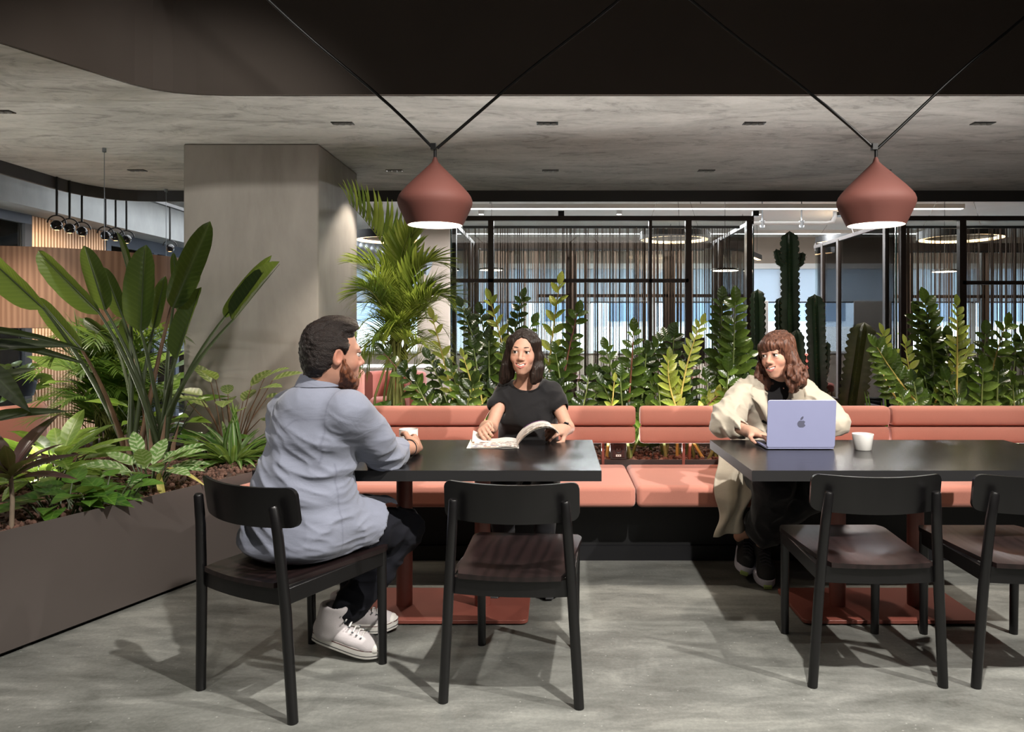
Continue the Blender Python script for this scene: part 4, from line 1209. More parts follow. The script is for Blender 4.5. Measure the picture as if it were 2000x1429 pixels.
def mesh_np(name, parts, mat, parent=None, attr=None):
    vs = []; fs = []; o = 0
    for v, f in parts:
        vs.append(v); fs.append(f + o); o += len(v)
    v = np.concatenate(vs); f = np.concatenate(fs)
    me = bpy.data.meshes.new(name)
    me.vertices.add(len(v)); me.vertices.foreach_set('co', v.astype(np.float32).ravel())
    me.loops.add(f.size); me.loops.foreach_set('vertex_index', f.astype(np.int32).ravel())
    me.polygons.add(len(f)); me.polygons.foreach_set('loop_start', np.arange(0, f.size, 4, dtype=np.int32)); me.polygons.foreach_set('loop_total', np.full(len(f), 4, np.int32))
    me.polygons.foreach_set('use_smooth', np.ones(len(f), bool))
    me.materials.append(mat); me.update(calc_edges=True); me.validate()
    if attr is not None:
        for key, fn in attr.items():
            a = me.attributes.new(key, 'FLOAT', 'POINT'); a.data.foreach_set('value', fn(v).astype(np.float32))
    ob = bpy.data.objects.new(name, me); COL.objects.link(ob)
    if parent is not None:
        ob.parent = parent; ob.matrix_parent_inverse = Matrix.Translation(-Vector(parent.location))
    return ob

def under(o, parent):
    """parent an object that was built in world coordinates"""
    o.parent = parent
    return o

# ------------------------------------------------------------------ anatomy
def head_frame(c, face, tilt=0.0, up=(0, 0, 1)):
    y = np.array(face, float); y /= np.linalg.norm(y); z = np.array(up, float); z -= y * (z @ y); z /= np.linalg.norm(z); x = np.cross(y, z)
    ct, st = math.cos(tilt), math.sin(tilt)
    x2 = x * ct + z * st; z2 = z * ct - x * st
    R = np.stack([x2, y, z2], 1)
    return np.array(c, float), R

def add_head(S, H, sc=1.0, male=False, smile=1.0):
    c, R = H
    w = lambda x, y, z: c + R @ (np.array((x, y, z)) * sc)
    def E(p, r, k=0.02, op='+'): S.ell(w(*p), np.array(r) * sc, R, k, op)
    def C(a, b, ra, rb, k=0.01, op='+'): S.cap(w(*a), w(*b), ra * sc, rb * sc, k, op)
    jw = 1.1 if male else 1.0
    E((0, -.012, .030), (.073, .092, .084))
    E((0, .022, -.028), (.056 * jw, .064, .080), .03)
    E((0, .028, -.074), (.041 * jw, .050, .034), .03)
    E((0, .066, -.098), (.018 * jw, .016, .015), .03)
    for s in (-1, 1):
        E((s * .035, .054, -.024), (.023, .022, .022), .025)
        E((s * .031, .101, .008), (.020, .020, .0145), .012, '-')
    E((0, .076, .027), (.048, .013, .011), .018)
    C((0, .080, .018), (0, .1035, -.022), .0075, .0100, .012)
    E((0, .1045, -.0255), (.0105, .010, .009), .008)
    for s in (-1, 1): E((s * .0125, .0935, -.0295), (.0085, .0095, .0075), .007)
    E((0, .076, -.059), (.033, .016, .024), .02)
    for s in (-1, 1):
        C((s * .031, .0725, -.0480), (s * .016, .0870, -.0530), .0026, .0042, .005)
        C((s * .016, .0870, -.0530), (s * .003, .0925, -.0555), .0042, .0046, .005)
        C((s * .030, .0725, -.0500), (s * .015, .0865, -.0655), .0028, .0050, .005)
        C((s * .015, .0865, -.0655), (0, .0900, -.0715), .0050, .0056, .005)
        E((s * .037, .060, -.030), (.013, .013, .012), .02)
    for s in (-1, 1):
        C((s * .0245, .0825, -.0520), (s * .013, .0940, -.0590), .0036, .0054, .002, '-'); C((s * .013, .0940, -.0590), (0, .0980, -.0630), .0050, .0058, .002, '-')
    for s in (-1, 1):   # lids
        e = w(s * .031, .0765, .008)
        S.ell(e + R @ (np.array((0, .0005, .0095)) * sc), np.array((.0150, .0138, .0066)) * sc, R, .003)
        S.ell(e + R @ (np.array((0, -.004, -.0125)) * sc), np.array((.0140, .0110, .0050)) * sc, R, .008)
        E((s * .0735, -.004, -.002), (.0085, .0185, .031), .008)
        E((s * .0800, .0005, .001), (.0060, .0110, .020), .005, '-')
    return w

def head_parts(person, w, H, sc, iris='#4a3524', brow='#2a1d17', gaze=None, teeth=True):
    c, R = H
    t = M['eye_' + iris] if ('eye_' + iris) in M else None
    if t is None:
        n = NT('eye'); tc = n.node('ShaderNodeTexCoord'); sp = n.node('ShaderNodeSeparateXYZ'); n.link(tc.outputs['Object'], sp.inputs[0])
        n.set(color=n.ramp(n.math('ADD', n.math('MULTIPLY', sp.outputs['Y'], 0.5), 0.5), [(0.0, srgb('#cfc6c0')), (0.925, srgb('#cfc6c0')), (0.93, srgb(iris)), (0.975, srgb(iris)), (0.98, (0.004, 0.004, 0.004, 1))]), rough=0.12)
        t = M['eye_' + iris] = n.m
    gz = R[:, 1] if gaze is None else np.array(gaze, float)
    for s in (-1, 1):
        p = w(s * .031, .0765, .008)
        mb = MB(); N_ = 16
        mb.grid(lambda u, v: (math.sin(PI * v) * math.cos(2 * PI * u), math.cos(PI * v), math.sin(PI * v) * math.sin(2 * PI * u)), 24, 24)
        o = mb.build('eye', t, person, True)
        F = frame(Vector(p) - Vector(person.location), gz, (0, 0, 1)); r_ = .0128 * sc
        o.matrix_local = F @ Matrix.Diagonal((r_, r_, r_, 1))
        pts = [Vector(w(s * x, y, z)) - Vector(person.location) for x, y, z in ((.014, .0890, .0310), (.024, .0895, .0340), (.036, .0840, .0345), (.047, .0735, .0290))]
        MB().tube(pts, [.0020 * sc, .0026 * sc, .0023 * sc, .0010 * sc], 8, flat=0.8).build('eyebrow', plain('brow_hair', brow, 0.8), person, True)
        lp = [Vector(w(s * (.031 + .0135 * math.cos(a)), .0765 + .0135 * abs(math.sin(a)) * 0.85 + .002, .0105 + .0045 * math.sin(a))) - Vector(person.location) for a in [PI * k / 8 for k in range(9)]]
        MB().tube(lp, .0011 * sc, 5).build('eyelash', plain('lash', '#140d0a', 0.8), person, True)
    if teeth:
        S = SDF()
        for s in (-1, 1): S.chain([w(s * .024, .0745, -.0520), w(s * .012, .0850, -.0575), w(0, .0885, -.0602)], [.0046 * sc, .0062 * sc, .0066 * sc], .004)
        mesh_np('teeth', [S.polys(.002 * sc)], M['teeth'], person)

def add_hand(S, wrist, fwd, up, thumb=1, curl=(0.25, 0.35, 0.3), sc=1.0, spread=2.2, thumb_in=0.25, k=0.006):
    f = np.array(fwd, float); f /= np.linalg.norm(f); u = np.array(up, float); u -= f * (u @ f); u /= np.linalg.norm(u)
    sd = np.cross(f, u) * thumb       # towards the thumb
    W = np.array(wrist, float)
    q = lambda a, b, c_: W + (f * a + sd * b + u * c_) * sc
    for b in (-.024, -.008, .008, .024):
        S.cap(q(.012, b * .75, 0), q(.082, b, 0), .0145 * sc, .0115 * sc, .014)
    S.cap(q(-.02, 0, 0), q(.02, 0, 0), .024 * sc, .024 * sc, .02)
    tips = []
    for i, (b, L) in enumerate(((.0285, .070), (.0095, .078), (-.0095, .072), (-.0275, .056))):
        p = q(.084, b, 0); ang = 0.0; side = b * spread
        cm = 1.0 + 0.12 * i
        for j, (fr, r0, r1) in enumerate(((.46, .0088, .0080), (.30, .0080, .0074), (.24, .0074, .0062))):
            ang += curl[j] * cm
            d = (f * math.cos(ang) - u * math.sin(ang)) + sd * side * math.cos(ang); d /= np.linalg.norm(d)
            e = p + d * L * fr * sc
            S.cap(p, e, r0 * sc, r1 * sc, .004); p = e
        tips.append(p)
    p = q(.022, .026, -.006); d = f * .62 + sd * .75 - u * (.2 + thumb_in * .4); d /= np.linalg.norm(d)
    e = p + d * .040 * sc; S.cap(p, e, .0140 * sc, .0105 * sc, .012)
    d2 = f * .85 + sd * (.45 - thumb_in) - u * (.25 + thumb_in); d2 /= np.linalg.norm(d2)
    g = e + d2 * .030 * sc; S.cap(e, g, .0100 * sc, .0092 * sc, .005)
    d3 = f * .9 + sd * (.15 - thumb_in) - u * (.25 + thumb_in); d3 /= np.linalg.norm(d3)
    S.cap(g, g + d3 * .022 * sc, .0090 * sc, .0075 * sc, .004)
    return tips

def skin_mat(name, base, lip, red=0.12):
    t = NT(name)
    v = t.coords(); n = t.noise(v, 28, 4)
    c = srgb(base)
    col = t.ramp(n, [(0.3, scale_col(c, 0.93)), (0.7, scale_col(c, 1.06))])
    at = t.node('ShaderNodeAttribute'); at.attribute_name = 'lip'
    col = t.mix(at.outputs['Fac'], col, srgb(lip))
    ar = t.node('ShaderNodeAttribute'); ar.attribute_name = 'flush'
    col = t.mix(t.math('MULTIPLY', ar.outputs['Fac'], red * 3), col, srgb('#b5604c'))
    t.set(color=col, rough=0.55, spec=0.3, sss=0.12)
    t.b.inputs['Subsurface Radius'].default_value = (0.012, 0.005, 0.003); t.b.inputs['Subsurface Scale'].default_value = 0.4
    t.bump(t.noise(v, 300, 3), 0.06, 0.002)
    return t.m

def face_attr(w, R, sc):
    def local(v):
        c = w(0, 0, 0); return (v - c) @ R / sc
    def lip(v):
        p = local(v); x, y, z = p[:, 0], p[:, 1], p[:, 2]
        top = -.0475 - .0055 * (1 - np.clip((x / .031) ** 2, 0, 1)) ; bot = -.0500 - .0275 * (1 - np.clip((x / .031) ** 2, 0, 1))
        m = (np.abs(x) < .031) & (y > .070) & (z < top + .0012) & (z > bot - .0015)
        return m.astype(float)
    def flush(v):
        p = local(v); out = np.zeros(len(v))
        for s in (-1, 1):
            out += np.exp(-((p[:, 0] - s * .040) ** 2 + (p[:, 1] - .07) ** 2 + (p[:, 2] + .028) ** 2) / .022 ** 2)
            out += 0.7 * np.exp(-((p[:, 0] - s * .075) ** 2 + (p[:, 1] + .004) ** 2 + (p[:, 2]) ** 2) / .03 ** 2)
        out += 0.6 * np.exp(-((p[:, 0]) ** 2 + (p[:, 1] - .105) ** 2 + (p[:, 2] + .025) ** 2) / .013 ** 2)
        return np.clip(out, 0, 1)
    return {'lip': lip, 'flush': flush}

def hair_mat(name, c0, c1, stretch=(120, 120, 8), rough=0.42):
    t = NT(name); v = t.coords(stretch)
    n = t.noise(v, 1.0, 5, 0.6)
    t.set(color=t.ramp(n, [(0.32, srgb(c0)), (0.68, srgb(c1))]), rough=rough, spec=0.35)
    t.bump(n, 0.9, 0.006)
    return t.m

def cloth_mat(name, col, var=0.08, weave=500, rough=0.85, fold=0.0, sheen=0.15, spec=0.25, thread=None):
    t = NT(name); v = t.coords(); c = srgb(col)
    g = t.noise(v, weave, 2); f = t.noise(v, 5, 4); k = t.math('ADD', t.math('MULTIPLY', g, .5), t.math('MULTIPLY', f, .5))
    t.set(color=t.ramp(k, [(0.32, scale_col(c, 1 - var)), (0.68, scale_col(c, 1 + var))]), rough=rough, sheen=sheen, spec=spec)
    hgt = g
    if fold:
        w2 = t.noise(t.coords((3.2, 3.2, 6.5)), 2.2, 3, 0.5, 0.8)
        hgt = t.math('ADD', t.math('MULTIPLY', g, 0.03), t.math('MULTIPLY', w2, 1.0))
        t.bump(hgt, fold, 0.02)
    else:
        t.bump(g, 0.1, 0.002)
    return t.m
M['teeth'] = plain('teeth', '#d8d0c4', 0.3, 0.02)

def strand_lock(mb, pts, r, n=5):
    k = len(pts); mb.tube(pts, [r * (0.35 + 0.65 * math.sin(PI * min(0.5 + 0.5 * (1 - i / (k - 1)), 1))) if i < k - 1 else r * 0.12 for i in range(k)], n)

# ------------------------------------------------------------------ shoes (local: toe +Y, up +Z, origin under the heel)
def shoe_outline(L=0.285, W=0.098, side=1, grow=0.0):
    pts = []
    for k in range(40):
        a = 2 * PI * k / 40; t = -math.cos(a)            # -1 heel .. +1 toe
        y = (t + 1) / 2 * L
        hw = W / 2 * (0.72 + 0.28 * (1 / (1 + math.exp(-(y / L - 0.45) * 9)))) * math.sqrt(max(1 - abs(t) ** 3.2, 0))
        x = (hw + grow) * (1 if math.sin(a) >= 0 else -1) + side * 0.008 * math.sin(PI * y / L) * -1 + 0.0
        pts.append((x, y + (grow if t > 0.9 else -grow if t < -0.9 else 0)))
    out = [pts[0]]
    for p in pts[1:]:
        if (Vector(p) - Vector(out[-1])).length > 1e-4: out.append(p)
    if (Vector(out[0]) - Vector(out[-1])).length < 1e-4: out.pop()
    return out
def make_shoe(person, Mx, mats, high=True, side=1, kind='canvas'):
    """Mx: world matrix of the shoe"""
    up_m, sole_m, stripe_m, lace_m = mats
    S = SDF(); L = 0.285
    if high:
        S.ell((0, .07, .055), (.041, .075, .045)); S.ell((0, .175, .044), (.045, .085, .036), None, .03); S.ell((0, .235, .038), (.040, .045, .026), None, .03)
        S.chain([(0, .05, .05), (0, .055, .10), (0, .052, .150)], [.042, .042, .046], .03); S.cap((0, .075, .10), (0, .09, .145), .036, .036, .03)
        S.half((0, 0, .152), (0, -0.12, 1)); S.cap((0, .068, .10), (0, .075, .2), .034, .04, .006, '-')
    else:
        S.ell((0, .06, .055), (.040, .062, .044)); S.ell((0, .165, .048), (.045, .09, .038), None, .03); S.ell((0, .23, .040), (.041, .05, .027), None, .03)
        S.cap((0, .045, .06), (0, .055, .098), .041, .040, .03); S.half((0, 0, .100), (0, -0.35, 1)); S.cap((0, .058, .07), (0, .06, .16), .033, .036, .006, '-')
    S.half((0, 0, .022), (0, 0, -1), .004)
    root = mesh_np('shoe', [S.polys(.0045)], up_m)
    root.parent = person; root.matrix_local = Matrix.Translation(-Vector(person.location)) @ Mx
    zt = 0.034 if kind == 'canvas' else 0.036
    def slab(name, g, z0, z1, mt, lift=0.0):
        mb = MB(); o = shoe_outline(L, .1, side, g); n = len(o)
        f = lambda x, y, z: (x, y, z + (0.012 * max(0, (y - .2) / .085) ** 2) + lift * max(0, (0.08 - y)) )
        vs = [f(x * .97, y, z0) for x, y in o] + [f(x, y, z0 + .004) for x, y in o] + [f(x, y, z1) for x, y in o]
        fs = [tuple(reversed(range(n)))] + [(i, (i + 1) % n, n + (i + 1) % n, n + i) for i in range(n)] + [(n + i, n + (i + 1) % n, 2 * n + (i + 1) % n, 2 * n + i) for i in range(n)] + [tuple(range(2 * n, 3 * n))]
        mb.add(vs, fs); return mb.build(name, mt, root, True)
    slab('sole', 0.004, 0.0, zt, sole_m)
    if kind == 'canvas':
        slab('stripe', 0.0052, zt - .0055, zt - .003, stripe_m); slab('stripe', 0.0052, .008, .0105, M['grey_rubber'])
        S2 = SDF(); S2.ell((0, .262, .038), (.036, .024, .026)); S2.half((0, 0, .03), (0, 0, -1), .003); mesh_np('toe_cap', [S2.polys(.004)], sole_m, None).parent = root
    else:
        MB().box((-.02, .268, .006), (.02, .296, .026)).build('toe_bumper', stripe_m, root, bevel=.004)
    for i in range(6 if high else 5):
        y = .205 - i * (.019 if high else .022); z = (.079 + i * .006 + max(0, i - 2) * .010) if high else (.083 + i * .0055)
        MB().tube([(-.026, y, z - .008), (0, y - .003, z + .004), (.026, y, z - .008)], .0032, 6).build('lace', lace_m, root, True)
        if kind == 'canvas':
            for s in (-1, 1): MB().lathe([(.0015, 0), (.0042, 0), (.0038, .002)], 10, (s * .032, y, z - .008)).build('eyelet', M['steel'], root)
    return root
M['grey_rubber'] = plain('grey_rubber', '#4a4a4c', 0.7)
# ------------------------------------------------------------------ the bearded man
def person_root(loc, label):
    return empty('person', loc, label=label, cat='person')

mr = V3(.849, -.528, 0); mf = V3(.528, .849, 0); mo = V3(-.945, 2.735, 0)
B = lambda x, y, z: mo + mr * x + mf * y + V3(0, 0, z)
MR = np.stack([mr, mf, V3(0, 0, 1)], 1)
man = person_root((mo[0], mo[1], 0), 'bearded man in a faded denim shirt sitting on a black chair and holding a mug')
Hm = head_frame(V3(-.822, 2.712, 1.178), (.84, .53, -.06), -0.06)
S = SDF(); wm_ = add_head(S, Hm, 1.03, True, 1)
S.cap(wm_(0, -.025, -.05), B(.055, .02, 1.03), .060, .066, .03)
shR, shL = B(.225, .02, .982), B(-.105, .03, .968)
elR, wrR = V3(-.668, 2.86, .786), V3(-.612, 3.12, .776)
elL, wrL = V3(-1.005, 3.10, .81), V3(-.86, 3.27, .785)
S.cap(shR, elR, .055, .044, .03); S.cap(elR, wrR, .042, .028, .02)
S.cap(shL, elL, .055, .044, .03); S.cap(elL, wrL, .042, .028, .02)
S.ell(B(.03, .01, .87), (.18, .12, .17), MR, .05); S.ell(B(.01, 0, .66), (.165, .13, .17), MR, .05); S.ell(B(0, 0, .545), (.17, .14, .09), MR, .05)
hipR, hipL = B(.10, .0, .548), B(-.10, .0, .548)
knR, anR = V3(-.63, 3.035, .455), V3(-.835, 2.915, .155)
knL, anL = V3(-.83, 3.24, .47), V3(-.86, 3.10, .13)
S.cap(hipR, knR, .085, .06, .03); S.cap(knR, anR, .055, .038, .02); S.cap(hipL, knL, .085, .06, .03); S.cap(knL, anL, .055, .038, .02)
# right hand round the mug: palm on its near right side
add_hand(S, wrR, (.06, 1, .06), (.90, -.22, .38), -1, (.50, .66, .5), 1.06, 1.0, .35)
add_hand(S, wrL, (.75, .5, -.12), (0, 0, 1), -1, (.2, .25, .2), 1.04)
att = face_attr(wm_, Hm[1], 1.03)
SKM = skin_mat('skin_man', '#a97e6b', '#a86a5c', 0.16)
hl = np.array(Hm[0])
parts = [S.polys(.0075, *(lambda b: (b[0], np.array([b[1][0], b[1][1], 1.07])))(S.bounds())), S.polys(.0032, hl - .135 - V3(0, 0, .03), hl + .14), S.polys(.0035, V3(-.76, 3.03, .70), V3(-.46, 3.42, .90))]
mesh_np('body', parts, SKM, man, att)
head_parts(man, wm_, Hm, 1.03, '#4a5a66', '#3a241a', teeth=True)
# hair
def hl_pts(H, sc): return lambda x, y, z: H[0] + H[1] @ (np.array((x, y, z)) * sc)
q = hl_pts(Hm, 1.03)
S = SDF(); R = Hm[1]
S.ell(q(0, -.022, .034), (.0855, .098, .094), R); S.ell(q(0, -.055, -.03), (.072, .052, .065), R, .03)
S.ell(q(0, .045, .098), (.062, .05, .030), R, .025); S.ell(q(0, .01, .110), (.06, .06, .025), R, .02)
for s in (-1, 1): S.cap(q(s * .072, .022, .03), q(s * .070, .020, -.03), .014, .010, .015)
S.half(q(0, .048, .05), R @ V3(0, 1, -.52), .02)
for s in (-1, 1): S.ell(q(s * .083, .002, -.006), (.022, .026, .036), R, .012, '-')
S.ell(q(0, .12, -.02), (.10, .075, .075), R, .012, '-'); S.half(q(0, -.05, -.088), R @ V3(0, -.1, -1), .015)
def dm_(x, y, z):
    p = (np.stack([x, y, z], 1) - Hm[0]) @ R
    return (vnoise(p[:, 0] * 150 + 5, p[:, 1] * 22 + p[:, 2] * 20, p[:, 2] * 120) - .5) * .007 + (vnoise(p[:, 0] * 40 + 5, p[:, 1] * 14, p[:, 2] * 30) - .5) * .012
S.disp = dm_
HM = hair_mat('hair_dark_brown', '#0a0706', '#241813', (260, 40, 260))
mesh_np('hair', [S.polys(.0035)], HM, man)
# beard
S = SDF()
S.ell(q(0, .030, -.080), (.056, .056, .042), R); S.ell(q(0, .070, -.104), (.032, .028, .030), R, .03); S.ell(q(0, .083, -.047), (.030, .014, .009), R, .015)
for s in (-1, 1): S.chain([q(s * .064, .020, -.015), q(s * .060, .030, -.050), q(s * .046, .055, -.082)], [.009, .015, .020], .02)
S.ell(q(0, .098, -.062), (.024, .022, .012), R, .006, '-'); S.ell(q(0, .06, -.02), (.062, .05, .030), R, .012, '-')
S.disp = lambda x, y, z: (vnoise(x * 110, y * 110, z * 60) - .5) * .010
mesh_np('beard', [S.polys(.0035)], hair_mat('beard_auburn', '#3a1f14', '#7a4a32', (150, 150, 40)), man)
# shirt
S = SDF()
S.ell(B(.045, .012, .87), (.188, .140, .165), MR, .05); S.cap(shL + V3(0, 0, -.008), shR + V3(0, 0, -.008), .066, .070, .06)
S.ell(B(.06, .0, 1.005), (.12, .095, .068), MR, .07)
S.ell(B(.012, -.005, .68), (.195, .165, .17), MR, .06); S.ell(B(0, -.015, .545), (.215, .178, .105), MR, .05)
S.ell(B(.0, -.03, .50), (.215, .17, .06), MR, .04)
S.cap(hipR + V3(0, 0, .015), hipR * .30 + knR * .70 + V3(0, 0, .02), .116, .098, .04)
S.cap(hipL + V3(0, 0, .005), hipL * .75 + knL * .25 + V3(0, 0, .0), .100, .085, .04)
S.chain([shR, shR * .45 + elR * .55 + mr * .012, elR + V3(0, 0, -.004)], [.078, .070, .060], .03)
mid = elR * .60 + wrR * .40
S.cap(elR + V3(0, 0, -.004), mid, .058, .044, .02)
S.cap(mid - (wrR - elR) * .12, mid + (wrR - elR) * .03, .048, .048, .006)
S.chain([shL, elL], [.070, .060], .05); S.cap(elL, wrL * .8 + elL * .2, .060, .044, .02)
nb = B(.062, .022, 1.06)
S.cap(nb - V3(0, 0, .02), nb + V3(.012, .005, .03), .075, .069, .02)           # collar stand
S.cap(B(.06, .015, 1.05), wm_(0, -.02, -.02), .060, .061, .006, '-')
fe = hipR * .36 + knR * .64; fd = (knR - hipR) / np.linalg.norm(knR - hipR)
S.half(B(0, 0, .452), (0, 0, -1), .012)
S.cap(fe + fd * .035, fe + fd * .25, .130, .130, .006, '-')
S.cap(mid, wrR + (wrR - elR) * .4, .036, .036, .005, '-')
def dshirt(x, y, z):
    px = (x - mo[0]) * mr[0] + (y - mo[1]) * mr[1]; py = (x - mo[0]) * mf[0] + (y - mo[1]) * mf[1]
    u = z * 1.0 + px * .55; v2 = px - z * .4
    n1 = vnoise(u * 17 + 3, v2 * 4.5 + 9, py * 5); n2 = vnoise(u * 34 + 1, v2 * 9 + 2, py * 9)
    a = np.clip(1.15 - np.abs(z - .70) * 2.6, .25, 1.0)
    return -((1 - np.abs(2 * n1 - 1)) ** 2 * .017 + (1 - np.abs(2 * n2 - 1)) ** 2 * .006) * a + .006
S.disp = dshirt
DEN = cloth_mat('denim_shirt', '#717583', .09, 420, .85, fold=0.25)
def seam_attr(v):
    px = (v[:, 0] - mo[0]) * mr[0] + (v[:, 1] - mo[1]) * mr[1]; py = (v[:, 0] - mo[0]) * mf[0] + (v[:, 1] - mo[1]) * mf[1]; z = v[:, 2]
    xc = px - .055
    line = lambda d: np.exp(-(d / .0035) ** 2)
    back = py < .03
    yoke = line(z - (.955 - .035 * np.exp(-(xc / .028) ** 2) + .02 * np.clip(np.abs(xc) - .02, 0, 1))) * back * (np.abs(xc) < .16)
    arm = line(px - (.205 - .35 * np.clip(.95 - z, 0, .3) ** 1.5)) * (z > .80) * (z < 1.06)
    sidem = line(py + .02 + .1 * (z - .7)) * (px > .05) * (z < .80)
    return np.clip(np.maximum(np.maximum(yoke, arm), sidem), 0, 1)
_t = DEN.node_tree; _at = _t.nodes.new('ShaderNodeAttribute'); _at.attribute_name = 'seam'
_bs = _t.nodes['Principled BSDF']; _src = _bs.inputs['Base Color'].links[0].from_socket
_mx = _t.nodes.new('ShaderNodeMix'); _mx.data_type = 'RGBA'; _mx.inputs[7].default_value = srgb('#4c4e5c')
_ml = _t.nodes.new('ShaderNodeMath'); _ml.operation = 'MULTIPLY'; _ml.inputs[1].default_value = .4
_t.links.new(_at.outputs['Fac'], _ml.inputs[0]); _t.links.new(_ml.outputs[0], _mx.inputs[0]); _t.links.new(_src, _mx.inputs[6]); _t.links.new(_mx.outputs[2], _bs.inputs['Base Color'])
shirt = mesh_np('shirt', [S.polys(.005)], DEN, man, {'seam': seam_attr})
# collar fold, yoke seam and sleeve seam
def shift(o): o.parent = man; o.matrix_parent_inverse = Matrix.Translation(-Vector(man.location)); return o
def collar(u, v):
    a = PI * 0.62 + u * 1.76 * PI
    pr_ = [(.078, -.010), (.070, .022), (.068, .042), (.073, .046), (.083, .020), (.088, .004)]
    k = v * 5; i = min(int(k), 4); r_ = pr_[i][0] * (1 - k + i) + pr_[i + 1][0] * (k - i); z_ = pr_[i][1] * (1 - k + i) + pr_[i + 1][1] * (k - i)
    c_ = nb + V3(.006, .002, 0) + V3(.30, .10, 0) * z_ * .4
    p_ = c_ + (mr * math.cos(a) + mf * math.sin(a)) * r_ + V3(0, 0, z_); return tuple(p_)
shift(MB().grid(collar, 40, 10).build('collar', DEN, None, True))
# trousers
S = SDF(); dn = V3(0, 0, -.012)
S.ell(B(0, .0, .528), (.185, .15, .075), MR, .04)
S.cap(hipR, knR, .098, .076, .03); S.chain([knR, knR * .5 + anR * .5, anR + V3(.012, .004, .02)], [.074, .068, .062], .03)
S.cap(hipL, knL, .098, .076, .03); S.chain([knL, knL * .5 + anL * .5, anL + V3(0, 0, .03)], [.072, .062, .056], .03)
S.half(B(0, 0, .452), (0, 0, -1), .01) if False else None
for a_, k_ in ((anR, knR), (anL, knL)):
    ax_ = (a_ - k_) / np.linalg.norm(a_ - k_); S.cap(a_ + ax_ * .02, a_ + ax_ * .16, .048, .06, .006, '-')
S.disp = lambda x, y, z: -((1 - np.abs(2 * vnoise(x * 16, y * 16, z * 26) - 1)) ** 2) * .012 + .004
NAVY = cloth_mat('navy_trousers', '#090a12', .15, 400, .9, fold=0.2, sheen=0.0)
mesh_np('trousers', [S.polys(.0065)], NAVY, man)
fp = knR * .42 + hipR * .58; nrm = (mr * .95 + V3(0, 0, .3)); nrm /= np.linalg.norm(nrm)
shift(MB().lathe([(0, .006), (.006, .0055), (.008, .003), (.0085, 0)], 16).build('pocket_stud', M['steel'], None, True)).matrix_world = Matrix.Translation(Vector(man.location)) @ frame(Vector(fp + nrm * .100 - V3(0, 0, .03)) - Vector(man.location), (0, 0, 1), tuple(nrm))
# shoes
CANVAS = (plain('white_canvas', '#b9b3b4', .85, .06, 20, .15, 400), plain('white_rubber', '#cfccc6', .5, .04, 6), plain('wine_stripe', '#5a2a2e', .6), plain('lace_white', '#c9c6c2', .8))
def shoe_matrix(heel, toe_dir, pitch, roll=0.0):
    d = Vector(toe_dir).normalized(); d = Vector((d.x, d.y, math.sin(pitch))).normalized()
    return frame(heel, d, (math.sin(roll) * -d.y, math.sin(roll) * d.x, 1))
make_shoe(man, shoe_matrix((-.957, 2.905, .062), (.97, -.20, 0), -.20), CANVAS, True, 1)
make_shoe(man, shoe_matrix((-.965, 3.12, .010), (.96, .06, 0), -.01), CANVAS, True, -1)
# bracelets
wv_ = (wrR - elR) / np.linalg.norm(wrR - elR)
for t_, rr, mt in ((.93, .033, plain('cord_tan', '#8a6a52', .7)), (.86, .0345, M['dark_metal'])):
    cpt = elR + (wrR - elR) * t_
    e1 = np.cross(wv_, V3(0, 0, 1)); e1 /= np.linalg.norm(e1); e2 = np.cross(wv_, e1)
    pts = [Vector(cpt + e1 * rr * math.cos(a) + e2 * rr * math.sin(a)) for a in [2 * PI * k / 24 for k in range(25)]]
    shift(MB().tube(pts, .0022, 6, caps=False).build('bracelet', mt, None, True))

# ------------------------------------------------------------------ woman reading
w1o = V3(-.155, 4.10, 0)
wom = person_root((w1o[0], w1o[1], 0), 'dark-haired woman in a black top sitting on the bench and reading a magazine')
H1 = head_frame(V3(-.178, 3.865, 1.150), (-.13, -.99, -.05), 0.04)
sc1 = .97
S = SDF(); w1 = add_head(S, H1, sc1, False, 1)
nb1 = V3(-.165, 3.945, .985)
S.cap(w1(0, -.022, -.05), nb1, .047, .052, .03)
L1, R1 = V3(-.290, 3.95, .935), V3(-.032, 3.95, .935)     # image-left and image-right shoulders
S.cap(L1, R1, .045, .045, .05); S.ell(V3(-.16, 3.97, .86), (.145, .10, .13), None, .05); S.ell(V3(-.16, 4.05, .68), (.125, .10, .14), None, .05); S.ell(V3(-.16, 4.10, .54), (.16, .13, .09), None, .05)
e1L, h1L = V3(-.345, 3.82, .765), V3(-.355, 3.635, .795)
e1R, h1R = V3(.050, 3.81, .765), V3(.030, 3.585, .785)
S.cap(L1, e1L, .041, .031, .03); S.cap(e1L, h1L, .031, .022, .02)
S.cap(R1, e1R, .041, .031, .03); S.cap(e1R, h1R, .031, .022, .02)
add_hand(S, h1L, (-.02, -.90, .06), (-.62, .10, .75), 1, (.70, .75, .5), .98, .6, .5)
add_hand(S, h1R, (-.55, -.80, .10), (.62, -.30, .72), -1, (.70, .80, .5), .98, .6, .5)
k1L, k1R = V3(-.27, 3.62, .50), V3(-.06, 3.62, .50)
a1L, a1R = V3(-.27, 3.68, .09), V3(-.07, 3.70, .09)
for hp, kn, an in ((V3(-.24, 4.08, .53), k1L, a1L), (V3(-.08, 4.08, .53), k1R, a1R)):
    S.cap(hp, kn, .078, .054, .03); S.cap(kn, an, .05, .034, .02)
hl = H1[0]
SK1 = skin_mat('skin_reader', '#b88d79', '#a3625a', 0.10)
bd = S.bounds()
parts = [S.polys(.0075, bd[0], np.array([bd[1][0], bd[1][1], 1.05])), S.polys(.003, hl - V3(.12, .13, .155), hl + V3(.12, .13, .14)), S.polys(.0034, V3(-.46, 3.46, .70), V3(-.27, 3.70, .88)), S.polys(.0034, V3(-.13, 3.40, .70), V3(.10, 3.66, .88))]
